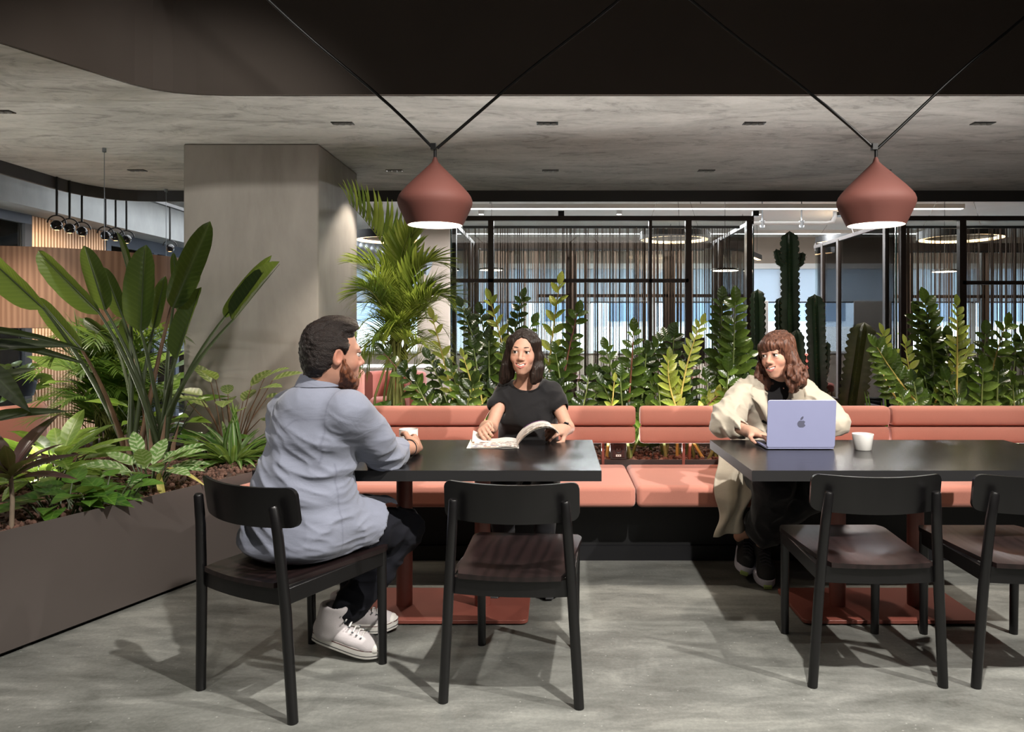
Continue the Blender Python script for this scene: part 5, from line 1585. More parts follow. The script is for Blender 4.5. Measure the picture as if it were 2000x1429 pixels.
mesh_np('body', parts, SK1, wom, face_attr(w1, H1[1], sc1))
head_parts(wom, w1, H1, sc1, '#3a2a20', '#20140f', gaze=(-.25, -.95, -.02))
q = hl_pts(H1, sc1); R = H1[1]
def hair_long(q, R, sc, side_l, side_r, part=0.012, vol=1.0, fringe=False, curl=0.0):
    S = SDF()
    S.ell(q(0, -.020, .038), np.array((.084, .102, .090)) * sc * vol, R)
    S.ell(q(0, -.060, -.04), np.array((.080, .055, .085)) * sc * vol, R, .03)
    for s, path in ((-1, side_l), (1, side_r)):
        pts = [q(*p[:3]) for p in path]; S.chain(pts, [p[3] * sc for p in path], .025)
    # clear the face
    S.ell(q(0, .118, -.030 if fringe else .002), np.array((.068, .080, .088) if fringe else (.060, .090, .100)) * sc, R, .012, '-')
    S.ell(q(0, .075, -.055), np.array((.062, .055, .075)) * sc, R, .012, '-')
    if not fringe:
        S.ell(q(part, .125, .055), np.array((.050, .05, .030)) * sc, R, .015, '-')
    return S
S = hair_long(q, R, sc1,
    [(-.066, .015, .055, .030), (-.080, .010, -.02, .024), (-.082, .015, -.08, .030), (-.074, .025, -.125, .028), (-.064, .036, -.150, .016)],
    [(.066, .010, .055, .030), (.080, -.005, -.02, .022), (.086, -.012, -.08, .032), (.092, -.012, -.125, .034), (.112, -.005, -.158, .020)])
def dh1(x, y, z):
    p = (np.stack([x, y, z], 1) - H1[0]) @ H1[1]
    return (vnoise(p[:, 0] * 55 + 4, p[:, 1] * 55, p[:, 2] * 8) - .5) * .010 + (vnoise(p[:, 0] * 150, p[:, 1] * 150, p[:, 2] * 14) - .5) * .006
S.disp = dh1
HR1 = hair_mat('hair_black_brown', '#0d0908', '#2e2019', (170, 170, 9), .36)
mesh_np('hair', [S.polys(.0034)], HR1, wom)
# top
S = SDF()
S.ell(V3(-.16, 3.965, .86), (.150, .118, .135), None, .05); S.cap(L1 + V3(.012, 0, -.006), R1 + V3(-.012, 0, -.006), .052, .052, .04); S.ell(V3(-.16, 3.955, .965), (.10, .07, .045), None, .05)
S.ell(V3(-.16, 3.955, .80), (.15, .125, .08), None, .05)
S.ell(V3(-.16, 4.03, .70), (.160, .135, .16), None, .05); S.ell(V3(-.16, 4.08, .56), (.175, .15, .09), None, .05)
S.cap(L1, L1 * .62 + e1L * .38 + V3(-.006, 0, 0), .049, .052, .03); S.cap(R1, R1 * .62 + e1R * .38 + V3(.006, 0, 0), .049, .053, .03)
for sh, el, sx in ((L1, e1L, -1), (R1, e1R, 1)):
    d_ = (el - sh) / np.linalg.norm(el - sh); S.half(sh + d_ * .105 + V3(0, 0, 0), d_ + V3(sx * .30, 0, 0), .004) if False else S.cap(sh + d_ * .095, el + d_ * .1, .042, .054, .008, '-')
S.ell(nb1 + V3(-.002, -.055, .030), (.085, .105, .062), None, .012, '-')
S.disp = lambda x, y, z: -((1 - np.abs(2 * vnoise(x * 14 + z * 7, y * 8, z * 13 - x * 6) - 1)) ** 2) * .012 + .004
BLK = cloth_mat('black_jersey', '#141315', .15, 400, .9, fold=0.2)
mesh_np('top', [S.polys(.006)], BLK, wom)
S = SDF()
for hp, kn, an in ((V3(-.24, 4.08, .53), k1L, a1L), (V3(-.08, 4.08, .53), k1R, a1R)):
    S.cap(hp, kn, .092, .066, .03); S.cap(kn, an, .064, .046, .02)
S.disp = lambda x, y, z: -((1 - np.abs(2 * vnoise(x * 18, y * 18, z * 26) - 1)) ** 2) * .008 + .003
mesh_np('trousers', [S.polys(.007)], cloth_mat('black_jeans', '#17171c', .15, 400, .8), wom)
BSH = (plain('black_knit', '#121214', .8, .1, 30, .2, 500), plain('white_foam', '#b9b6c2', .5), plain('lime_rubber', '#8fa05a', .5), plain('lace_black', '#26222a', .8))
for ax_, s in ((a1L, -1), (a1R, 1)): make_shoe(wom, shoe_matrix((ax_[0], ax_[1] + .06, .002), (s * .1, -1, 0), 0), (BSH[0], BSH[0], M['grey_rubber'], BSH[3]), False, s, 'run')
def shift_to(o, pr): o.parent = pr; o.matrix_parent_inverse = Matrix.Translation(-Vector(pr.location)); return o
def band(pr, name, c, axis, rx, rz_, wd, mt, th=.003):
    ax_ = np.array(axis, float); ax_ /= np.linalg.norm(ax_); e1 = np.cross(ax_, V3(0, 0, 1)); e1 /= np.linalg.norm(e1); e2 = np.cross(e1, ax_)
    mb = MB(); n = 28; vs = []
    for (r_, o_) in ((0, -wd / 2), (th, -wd / 2), (th, wd / 2), (0, wd / 2)):
        for k in range(n):
            a = 2 * PI * k / n; vs.append(c + e1 * (rx + r_) * math.cos(a) + e2 * (rz_ + r_) * math.sin(a) + ax_ * o_)
    fs = [(i * n + k, i * n + (k + 1) % n, ((i + 1) % 4) * n + (k + 1) % n, ((i + 1) % 4) * n + k) for i in range(4) for k in range(n)]
    mb.add(vs, fs); return shift_to(mb.build(name, mt, None, True), pr)
wd_ = h1R - e1R
band(wom, 'watch_strap', e1R + wd_ * .86, wd_, .029, .029, .018, M['black_metal'])
cface = e1R + wd_ * .86 + V3(.008, -.012, .032)
shift_to(MB().obox(frame(cface, tuple(wd_), (.25, -.35, .9)), (.011, .016, .005)).build('watch_case', plain('watch_black', '#0c0c0e', .2), None, bevel=.002), wom)
band(wom, 'bracelet', e1L + (h1L - e1L) * .82, h1L - e1L, .029, .029, .006, plain('pale_bangle', '#cfae98', .4))
er = w1(.082, .0, -.034)
for k in range(3): shift_to(MB().lathe([(0, -.003), (.003, 0), (0, .003)], 8, (er[0] + .002, er[1] - .012, er[2] - .008 - k * .011)).build('earring', plain('pearl', '#c8b8a0', .3), None, True), wom)

# ------------------------------------------------------------------ woman with laptop
w2o = V3(1.155, 4.12, 0)
wo2 = person_root((w2o[0], w2o[1], 0), 'laughing woman in a cream coat sitting on the bench behind the laptop')
H2 = head_frame(V3(1.142, 3.86, 1.135), (-.71, -.70, -.08), -0.10)
sc2 = .99
S = SDF(); w2 = add_head(S, H2, sc2, False, 1)
nb2 = V3(1.155, 3.95, .985)
S.cap(w2(0, -.022, -.05), nb2, .047, .053, .03)
L2, R2 = V3(1.005, 3.965, .935), V3(1.295, 3.975, .935)
S.cap(L2, R2, .045, .045, .05); S.ell(V3(1.15, 3.98, .86), (.15, .105, .13), None, .05); S.ell(V3(1.15, 4.06, .68), (.135, .11, .14), None, .05); S.ell(V3(1.15, 4.11, .54), (.17, .14, .09), None, .05)
e2L, h2L = V3(.835, 3.72, .798), V3(.915, 3.515, .783)
e2R, h2R = V3(1.385, 3.72, .798), V3(1.19, 3.545, .783)
S.cap(L2, e2L, .046, .038, .03); S.cap(e2L, h2L, .037, .025, .02); S.cap(R2, e2R, .046, .038, .03); S.cap(e2R, h2R, .037, .025, .02)
add_hand(S, h2L, (.52, -.80, -.10), (.1, .05, 1), 1, (.12, .30, .25), .94, 3.4, .1)
add_hand(S, h2R, (-.35, -.85, -.08), (0, .05, 1), -1, (.2, .3, .25), .94, 3.0, .1)
k2L, k2R = V3(1.06, 3.62, .52), V3(1.27, 3.60, .50)
a2L, a2R = V3(1.05, 3.83, .135), V3(.955, 3.90, .185)
for hp, kn, an in ((V3(1.06, 4.1, .53), k2L, a2L), (V3(1.24, 4.1, .53), k2R, a2R)):
    S.cap(hp, kn, .08, .055, .03); S.cap(kn, an, .05, .033, .02)
bd = S.bounds(); hl = H2[0]
SK2 = skin_mat('skin_laptop', '#b78b77', '#a5645b', 0.14)
parts = [S.polys(.0075, bd[0], np.array([bd[1][0], bd[1][1], 1.03])), S.polys(.003, hl - V3(.13, .135, .155), hl + V3(.13, .13, .14)), S.polys(.0034, V3(.86, 3.30, .72), V3(1.08, 3.60, .84)), S.polys(.0034, V3(1.05, 3.35, .72), V3(1.25, 3.62, .84))]
mesh_np('body', parts, SK2, wo2, face_attr(w2, H2[1], sc2))
head_parts(wo2, w2, H2, sc2, '#4a3a2c', '#3a251a', gaze=(-.75, -.65, -.02))
q = hl_pts(H2, sc2); R = H2[1]
S = hair_long(q, R, sc2,
    [(-.066, .02, .05, .034), (-.084, .012, -.02, .030), (-.095, .01, -.08, .044), (-.100, .02, -.13, .046), (-.085, .035, -.165, .030)],
    [(.066, .01, .05, .034), (.086, -.015, -.02, .028), (.098, -.025, -.08, .046), (.105, -.02, -.135, .050), (.095, .0, -.175, .036)], vol=1.04, fringe=True)
S.ell(q(0, .066, .058), np.array((.064, .036, .036)) * sc2, R, .02)      # fringe
S.half(q(0, .09, .030), R @ V3(0, .75, -1), .01) if False else None
S.ell(q(.084, .006, -.002), np.array((.024, .022, .034)) * sc2, R, .01, '-')
def dh2(x, y, z):
    p = (np.stack([x, y, z], 1) - H2[0]) @ H2[1]
    low = np.clip((-.01 - p[:, 2]) / .06, 0, 1)
    return (vnoise(p[:, 0] * 60 + 4, p[:, 1] * 60, p[:, 2] * (10)) - .5) * .014 + low * (vnoise(p[:, 0] * 48, p[:, 1] * 48, p[:, 2] * 42) - .5) * .034 + (vnoise(p[:, 0] * 130, p[:, 1] * 130, p[:, 2] * 24) - .5) * .008
S.disp = dh2
mesh_np('hair', [S.polys(.0034)], hair_mat('hair_chestnut', '#2a1610', '#6b4534', (110, 110, 22), .45), wo2)
# black roll-neck and trousers
S = SDF(); S.ell(V3(1.15, 3.975, .85), (.155, .112, .14), None, .05); S.cap(nb2 - V3(0, 0, .05), nb2 + V3(-.004, -.012, .045), .066, .062, .03)
S.ell(V3(1.15, 4.05, .68), (.145, .12, .15), None, .05)
mesh_np('top', [S.polys(.007)], BLK, wo2)
S = SDF()
for hp, kn, an in ((V3(1.06, 4.1, .53), k2L, a2L), (V3(1.24, 4.1, .53), k2R, a2R)):
    S.cap(hp, kn, .105, .092, .03); S.cap(kn, kn * .28 + an * .72, .092, .078, .03)
S.disp = lambda x, y, z: -((1 - np.abs(2 * vnoise(x * 14, y * 14, z * 12) - 1)) ** 2) * .016 + .004
mesh_np('trousers', [S.polys(.007)], cloth_mat('black_culottes', '#0f0f13', .15, 400, .9, fold=.2), wo2)
# coat
S = SDF()
S.ell(V3(1.15, 3.99, .86), (.180, .130, .145), None, .05); S.cap(L2 + V3(.0, 0, -.004), R2, .060, .060, .06); S.ell(V3(1.15, 3.98, .97), (.12, .075, .05), None, .05)
S.ell(V3(1.15, 4.06, .68), (.195, .15, .16), None, .05); S.ell(V3(1.15, 4.10, .55), (.21, .17, .10), None, .05)
S.chain([L2, L2 * .4 + e2L * .6 + V3(-.02, .0, -.01), e2L + V3(-.004, 0, .003)], [.066, .072, .058], .03); S.cap(e2L + V3(-.005, 0, .003), e2L * .42 + h2L * .58, .057, .044, .02)
S.chain([R2, R2 * .4 + e2R * .6 + V3(.02, 0, -.01), e2R + V3(.003, 0, .003)], [.066, .070, .057], .03); S.cap(e2R, e2R * .42 + h2R * .58, .056, .044, .02)
S.cap(e2L * .45 + h2L * .55, h2L * 1.4 - e2L * .4, .034, .034, .005, '-'); S.cap(e2R * .45 + h2R * .55, h2R * 1.4 - e2R * .4, .034, .034, .005, '-')
# open front over the black top, V-neck
S.box(V3(1.145, 3.84, .72), V3(.052, .12, .22), None, .01, .012, '-'); S.ell(V3(1.145, 3.90, .985), (.072, .10, .10), None, .015, '-')
# coat tail hanging over the bench front on the man's side
def dcoat(x, y, z):
    n1 = vnoise(x * 13 + z * 9, y * 7, z * 12 - x * 8); n2 = vnoise(x * 30, y * 15, z * 22 + x * 10)
    return -((1 - np.abs(2 * n1 - 1)) ** 2 * .018 + (1 - np.abs(2 * n2 - 1)) ** 2 * .006) + .006
S.disp = dcoat
COAT = cloth_mat('cream_coat', '#a89f90', .05, 300, .7, fold=.2)
mesh_np('coat', [S.polys(.006)], COAT, wo2)
def tail(u, v):
    # u across, v downwards; falls over the cushion edge
    path = [Vector((.93, 3.98, .60)), Vector((.89, 3.86, .52)), Vector((.875, 3.805, .40)), Vector((.865, 3.80, .30)), Vector((.855, 3.81, .215))]
    k = v * 4; i = min(int(k), 3); p = path[i].lerp(path[i + 1], k - i)
    w_ = .20 - .07 * v + .02 * math.sin(v * 7)
    x = p.x + (u - .35) * w_ + .01 * math.sin(v * 11 + u * 3)
    return (x, p.y + .022 * math.sin(u * 9 + v * 4) - .02 * math.sin(u * PI), p.z + .03 * (u - .2) * v)
o = MB().grid(tail, 22, 30).build('coat_tail', COAT, None, True); shift_to(o, wo2); s_ = o.modifiers.new('sol', 'SOLIDIFY'); s_.thickness = .004
# lapels
def lapel(sx, pts_in, pts_out):
    def fn(u, v):
        k = v * (len(pts_in) - 1); i = min(int(k), len(pts_in) - 2); a = pts_in[i].lerp(pts_in[i + 1], k - i); b = pts_out[i].lerp(pts_out[i + 1], k - i)
        p = a.lerp(b, u); return (p.x, p.y - .008 * math.sin(PI * u), p.z)
    o = MB().grid(fn, 8, 16).build('lapel', COAT, None, True); shift_to(o, wo2); m_ = o.modifiers.new('sol', 'SOLIDIFY'); m_.thickness = .006
VV = lambda *a: Vector(a)
lapel(-1, [VV(1.085, 3.915, 1.0), VV(1.075, 3.862, .94), VV(1.090, 3.838, .86), VV(1.098, 3.845, .78)], [VV(1.02, 3.925, 1.012), VV(.990, 3.868, .93), VV(1.035, 3.840, .885), VV(1.090, 3.848, .78)])
lapel(1, [VV(1.20, 3.915, 1.0), VV(1.215, 3.862, .94), VV(1.205, 3.838, .86), VV(1.195, 3.845, .78)], [VV(1.265, 3.925, 1.012), VV(1.300, 3.868, .93), VV(1.255, 3.840, .885), VV(1.205, 3.848, .78)])
make_shoe(wo2, shoe_matrix((1.06, 3.90, .085), (-.13, -1, 0), -.32), BSH, False, -1, 'run')
make_shoe(wo2, shoe_matrix((.985, 3.985, .115), (-.22, -1, 0), -.28, .35), BSH, False, 1, 'run')
# ------------------------------------------------------------------ plants
def leaf_mesh(name, prof, mat, fold=0.25, droop=0.15, nseg=None, wave=0.0, cross=2):
    """unit-length blade along +Y; prof = [(t, half_width)], fold lifts the margins, droop bends the tip down"""
    vs = []; fs = []
    cols = list(range(-cross, cross + 1))
    for (t, hw) in prof:
        for c in cols:
            x = hw * c / cross
            z = fold * abs(x) - droop * t * t + wave * math.sin(t * 21 + (1 if c > 0 else 2.3)) * abs(c) / cross
            vs.append((x, t, z))
    w = len(cols)
    for i in range(len(prof) - 1):
        for k in range(w - 1): fs.append((i * w + k, i * w + k + 1, (i + 1) * w + k + 1, (i + 1) * w + k))
    mb = MB().add(vs, fs)
    return mb.mesh(name, [mat], True)
oval = [(0, .02), (.06, .09), (.18, .19), (.35, .25), (.52, .262), (.7, .225), (.85, .14), (.95, .06), (1, .004)]
lance = [(0, .015), (.1, .06), (.25, .11), (.45, .135), (.65, .115), (.85, .06), (1, .002)]
strap = [(0, .03), (.15, .05), (.4, .062), (.65, .055), (.85, .034), (1, .002)]
heart = [(0, .06), (.02, .22), (.08, .33), (.2, .385), (.38, .36), (.6, .25), (.8, .12), (.93, .04), (1, .003)]
paddle = [(0, .03), (.04, .10), (.12, .165), (.25, .205), (.42, .215), (.6, .205), (.76, .175), (.88, .12), (.95, .07), (1, .006)]

M['lf_zz'] = leafmat('leaf_zz', '#122109', '#354b16', '#6f8742', .25, .22, .22, side_freq=5)
M['lf_zzdark'] = leafmat('leaf_zz_dark', '#0e190a', '#223413', '#56703a', .25, .25, .15, side_freq=5)
M['lf_zzyoung'] = leafmat('leaf_zz_young', '#5f6d22', '#969840', '#d2d488', .3, .32, .4, side_freq=5)
M['lf_strel'] = leafmat('leaf_strelitzia', '#15230f', '#2b3f19', '#66703c', .35, .36, .28, rib=.016, side_freq=16, under='#4a5038')
M['lf_palm'] = leafmat('leaf_palm', '#46601a', '#a3ae4a', '#b9c070', .2, .4, .4, rib=.01, side_freq=1)
M['lf_parlor'] = leafmat('leaf_parlor', '#213e14', '#638536', '#a9c070', .2, .4, .4, rib=.01, side_freq=1)
M['lf_calathea'] = leafmat('leaf_calathea', '#3f5a2c', '#7d8f46', '#cfd29a', .5, .45, .35, stripes=.35, stripe_col='#c2c88a', side_freq=6)
M['lf_aglao'] = leafmat('leaf_aglaonema', '#3d6a30', '#7fa05a', '#b9c79a', .4, .4, .3, stripes=.75, stripe_col='#b9c6a0', side_freq=6)
M['lf_spider'] = leafmat('leaf_spider', '#264a18', '#5f8436', '#c8d29a', .5, .4, .3, rib=.02, side_freq=1)
M['lf_ctenan'] = leafmat('leaf_ctenanthe', '#3f6620', '#7d983c', '#c6d488', .4, .42, .4, side_freq=8)
M['lf_pothos'] = leafmat('leaf_pothos', '#274c1a', '#527c2c', '#9fba5a', .35, .32, .28, side_freq=4)
M['lf_lime'] = leafmat('leaf_lime', '#4f7a24', '#86a640', '#cfdc86', .4, .35, .4, side_freq=4)
M['lf_cordy'] = leafmat('leaf_cordyline', '#2a1c22', '#4a2c30', '#7a4a4a', .4, .3, .2, side_freq=1)
M['lf_dark'] = leafmat('leaf_dark', '#10190d', '#1d2a16', '#4c5a38', .35, .6, .15, side_freq=10)
M['stem_zz'] = plain('stem_green', '#5f6e38', .5, .2, 8)
M['stem_young'] = plain('stem_young', '#a8984e', .5, .15, 8)
M['stem_red'] = plain('stem_red', '#6a3f2c', .5, .15, 8)
M['petiole'] = plain('petiole', '#414d31', .45, .2, 8)
M['petiole_brown'] = plain('petiole_brown', '#5f4630', .6, .25, 8)
M['cane'] = plain('palm_cane', '#6f7436', .55, .25, 10)

LM = {k: leaf_mesh('leaf', oval, M[v], .28, .12) for k, v in (('zz', 'lf_zz'), ('zzd', 'lf_zzdark'), ('zzy', 'lf_zzyoung'))}
LM['aglao'] = leaf_mesh('leaf', [(t, h * .8) for t, h in oval], M['lf_aglao'], .2, .25, wave=.008)
LM['calathea'] = leaf_mesh('leaf', [(t, h * 1.05) for t, h in oval], M['lf_calathea'], .2, .2, wave=.012)
LM['ctenan'] = leaf_mesh('leaf', [(t, h * 1.15) for t, h in lance], M['lf_ctenan'], .2, .28, wave=.008)
LM['spider'] = leaf_mesh('leaf', strap, M['lf_spider'], .5, .55)
LM['pothos'] = leaf_mesh('leaf', heart, M['lf_pothos'], .2, .18)
LM['lime'] = leaf_mesh('leaf', heart, M['lf_lime'], .2, .18)
LM['cordy'] = leaf_mesh('leaf', lance, M['lf_cordy'], .4, .3)
LM['dark'] = leaf_mesh('leaf', lance, M['lf_dark'], .3, .35, wave=.01)
LM['big'] = leaf_mesh('leaf', [(t, h * .95) for t, h in heart], M['lf_lime'], .12, .15, wave=.012)
LM['yell'] = leaf_mesh('leaf', strap, leafmat('leaf_yellowing', '#b8ab52', '#d2c878', '#e0d890', .3, .5, .4, side_freq=1), .3, .35)
LM['fern'] = leaf_mesh('leaf', strap, M['lf_pothos'], .3, .3)

def put_leaf(kind, parent, pos, d, up, length, width=1.0, name='leaf'):
    o = obj(name, LM[kind], parent)
    o.matrix_local = frame(pos, d, up, length * width, length, length)
    return o

def plant(name, base, label, cat='plant', group=None):
    return empty(name, base, label=label, cat=cat, group=group)

def zz_stem(pl_, tip, base, bend=0.0, kind='zz', ll=0.085, n=9, start=0.30, rad=0.0085, stem=None, twist=0.0, width=1.0, face=None, ang=0.85):
    """one arching zz stem with two rows of leaflets; tip/base are world points"""
    o0 = Vector(pl_.location); tip = Vector(tip) - o0; base = Vector(base) - o0
    ctrl = base.lerp(tip, .55) + Vector((bend * (tip - base).length, 0, abs(bend) * .35 * (tip - base).length))
    pts = bez(base, ctrl, tip, 18)
    st = MB().tube(pts, [rad * (1.25 - .95 * (i / 18)) for i in range(19)], 8).build('stem', stem or M['stem_zz'], pl_, True)
    n = int(n * 1.2)
    for i in range(n):
        t = start + (1 - start) * (i + .5) / n
        k = t * 18; a = min(int(k), 17); p = pts[a].lerp(pts[a + 1], k - a); tg = (pts[a + 1] - pts[a]).normalized()
        fc = Vector(face) if face else Vector((random.uniform(-.5, .5) + twist, -1, .35))
        sd = tg.cross(fc).normalized(); nm = sd.cross(tg).normalized()
        if nm.y > 0: nm = -nm
        sz = 1.22 * ll * (1.0 - .30 * abs(2 * (i + .5) / n - .8)) * random.uniform(.88, 1.12)
        for s in (-1, 1):
            if random.random() < .04: continue
            d = sd * s * ang * 1.15 + tg * (.30 + .45 * t) + nm * random.uniform(-.25, .55)
            q = p + tg * (s * .008)
            put_leaf(kind, st, q, d, nm + Vector((0, 0, .9)) + sd * s * -.15, sz, width * random.uniform(.9, 1.08))
    put_leaf(kind, st, pts[-1], pts[-1] - pts[-2], Vector((random.uniform(-.4, .4), -1, .6)), ll * 1.0, width)
    return st

def to_soil(px, py, tip_px, tip_py, Y):
    """base point on the soil under the place where the bench hides the stem"""
    a = P(px, py, Y); d = a - P(tip_px, tip_py, Y)
    k = (ZS + .005 - a.z) / d.z if abs(d.z) > 1e-4 else 0
    k = min(k, .9)
    b = a + d * k * .6; b.z = ZS + .002
    return b

def zz_plant(label, stems):
    """stems: (tip px, tip py, base px, base py, depth, bend, kind, leaf length, pairs, start, stem material key)"""
    b0 = None; pl_ = None
    bases = [to_soil(s[2], s[3], s[0], s[1], s[4]) for s in stems]
    c = sum(bases, Vector()) / len(bases); c.z = ZS
    pl_ = plant('zz_plant', c, label, 'plant', 'zz plants behind the bench')
    for s, b in zip(stems, bases):
        tip = P(s[0], s[1], s[4] + random.uniform(-.06, .06))
        m_ = {'g': M['stem_zz'], 'y': M['stem_young'], 'r': M['stem_red']}[s[10]]
        zz_stem(pl_, tip, b, s[5], s[6], s[7], s[8], s[9], .0095 if s[10] != 'y' else .0085, m_, width=1.22 if s[6] != 'zzy' else .95, ang=.85 if s[6] != 'zzy' else .5)
    # shorter stems that thicken the clump
    for k in range(5):
        s = random.choice(stems); b = random.choice(bases) + Vector((random.uniform(-.07, .07), random.uniform(-.02, .10), 0))
        if b.y > 5.17: b.y = 5.17
        top = b + Vector((random.uniform(-.22, .22), random.uniform(-.10, .06), random.uniform(.32, .58)))
        zz_stem(pl_, top, b, random.uniform(-.06, .06), random.choice(('zz', 'zzd', 'zzd')), .095, 6, .18, .009, M['stem_zz'], width=1.2)
    return pl_
zz_plant('zz plant with a stem leaning towards the bearded man and pale young shoots', [
    (750, 690, 872, 792, 4.78, -.02, 'zz', .095, 8, .22, 'r'), (792, 735, 880, 795, 4.82, .0, 'zzd', .085, 6, .3, 'g'),
    (845, 622, 893, 800, 5.0, .02, 'zzy', .085, 6, .38, 'y'), (905, 697, 938, 795, 4.72, .03, 'zzy', .065, 7, .15, 'y'), (932, 735, 945, 795, 4.74, .05, 'zzy', .06, 5, .1, 'y'),
    (838, 700, 880, 795, 5.05, .05, 'zzd', .09, 8, .2, 'g'), (880, 720, 905, 795, 4.8, .05, 'zz', .08, 5, .2, 'g'), (812, 745, 868, 798, 4.72, -.05, 'zz', .075, 5, .2, 'g')])
zz_plant('zz plant with dark pinnate stems behind the reading woman\'s hair', [
    (902, 600, 958, 800, 5.0, .06, 'zzd', .085, 11, .35, 'g'), (938, 612, 965, 800, 5.05, .04, 'zzd', .085, 11, .35, 'g'), (957, 586, 1003, 795, 4.9, .05, 'zzy', .085, 6, .48, 'y'),
    (1020, 583, 988, 800, 4.92, -.05, 'zzd', .08, 8, .5, 'g'), (1040, 632, 985, 800, 4.88, -.09, 'zz', .085, 8, .45, 'g'), (955, 665, 962, 800, 4.78, -.02, 'zzd', .09, 8, .15, 'g'),
    (925, 680, 950, 800, 4.8, .0, 'zzd', .085, 7, .15, 'g'), (982, 690, 975, 800, 4.75, .0, 'zz', .08, 6, .2, 'g')])
zz_plant('zz plant with a yellow shoot rising between the reading woman and the glass', [
    (1093, 556, 1067, 800, 4.92, -.03, 'zzy', .095, 5, .45, 'y'), (1128, 612, 1092, 800, 4.86, -.04, 'zz', .095, 10, .28, 'r'), (1085, 690, 1098, 800, 4.85, .05, 'zz', .085, 6, .2, 'g'),
    (1150, 735, 1125, 800, 4.8, .05, 'zzd', .085, 6, .2, 'g'), (1165, 765, 1135, 800, 4.75, .02, 'zzd', .08, 4, .2, 'g'), (1060, 720, 1075, 800, 4.8, .0, 'zz', .08, 5, .2, 'g')])
zz_plant('zz plant with a reddish upright stem between two backrests', [
    (1237, 648, 1222, 800, 4.82, .02, 'zz', .095, 8, .25, 'r'), (1184, 682, 1210, 800, 4.8, .04, 'zz', .085, 8, .25, 'g'), (1305, 650, 1240, 800, 4.9, -.16, 'zzd', .1, 10, .32, 'g'),
    (1200, 745, 1190, 800, 4.72, .0, 'zzy', .06, 4, .1, 'y'), (1262, 690, 1245, 800, 4.95, .03, 'zzd', .09, 8, .25, 'g'), (1212, 735, 1225, 800, 4.7, -.05, 'zz', .085, 5, .2, 'g'), (1178, 740, 1196, 800, 4.85, .02, 'zzd', .085, 5, .2, 'g')])
zz_plant('zz plant with a spiky dark crown and thick bare stems', [
    (1316, 658, 1298, 800, 4.92, .02, 'zzd', .09, 9, .22, 'g'), (1306, 702, 1350, 795, 4.75, -.20, 'zzy', .085, 8, .3, 'y'), (1369, 632, 1334, 800, 4.78, -.10, 'zzy', .075, 9, .42, 'y'),
    (1330, 735, 1310, 800, 4.8, .0, 'zz', .085, 6, .15, 'g'), (1350, 690, 1345, 800, 4.85, .0, 'zzd', .09, 6, .3, 'g'), (1285, 750, 1295, 800, 4.72, .0, 'zz', .08, 4, .2, 'g')])
zz_plant('tall zz plant with two long pinnate stems beside the laptop woman', [
    (1410, 588, 1402, 800, 4.9, .0, 'zzd', .105, 13, .22, 'g'), (1436, 590, 1428, 800, 4.82, .0, 'zz', .11, 12, .2, 'g'), (1408, 768, 1368, 800, 4.7, -.25, 'zzy', .10, 5, .35, 'r'),
    (1460, 690, 1440, 800, 4.8, .0, 'zz', .1, 7, .2, 'g'), (1380, 740, 1392, 800, 4.75, .0, 'zz', .085, 5, .2, 'g'), (1422, 725, 1415, 800, 4.72, .0, 'zz', .095, 6, .15, 'g')])
zz_plant('zz plant arching towards the leaning cactus', [
    (1713, 678, 1832, 800, 4.8, -.10, 'zz', .105, 12, .25, 'y'), (1711, 700, 1780, 795, 4.85, -.05, 'zzd', .09, 10, .25, 'y'), (1724, 652, 1775, 790, 4.95, -.04, 'zzy', .08, 5, .55, 'y'),
    (1768, 672, 1790, 790, 4.95, .0, 'zzy', .07, 5, .55, 'y'), (1785, 745, 1800, 800, 4.75, .0, 'zzd', .085, 5, .2, 'g'), (1760, 770, 1785, 800, 4.7, .0, 'zz', .08, 4, .2, 'g')])
zz_plant('tall broad-leaved zz plant with a thick pale shoot', [
    (1807, 592, 1826, 800, 4.95, .04, 'zz', .115, 13, .2, 'g'), (1790, 615, 1815, 800, 5.05, .03, 'zzd', .10, 11, .25, 'g'), (1869, 598, 1864, 800, 4.74, .02, 'zzy', .08, 9, .52, 'y'),
    (1888, 690, 1822, 795, 4.8, -.10, 'zzy', .085, 5, .5, 'y'), (1845, 735, 1842, 800, 4.76, .0, 'zz', .095, 5, .2, 'g'), (1850, 665, 1850, 800, 5.0, .0, 'zzd', .105, 8, .2, 'g')])
zz_plant('dense bushy zz plant at the far side of the pale shoot', [
    (1925, 652, 1905, 800, 4.9, .03, 'zzd', .10, 9, .2, 'g'), (1964, 636, 1930, 800, 4.85, -.08, 'zz', .095, 9, .25, 'y'), (1984, 678, 1970, 800, 4.9, .0, 'zzd', .10, 9, .2, 'g'),
    (1920, 720, 1915, 800, 4.75, .0, 'zz', .10, 7, .15, 'g'), (1978, 750, 1985, 800, 4.72, .0, 'zz', .085, 5, .15, 'g'), (1890, 735, 1895, 800, 4.78, .0, 'zzd', .095, 6, .15, 'g'), (1998, 660, 2010, 800, 4.9, .0, 'zzd', .1, 8, .2, 'g'), (1950, 725, 1945, 800, 4.72, .0, 'zzd', .095, 6, .15, 'g')])

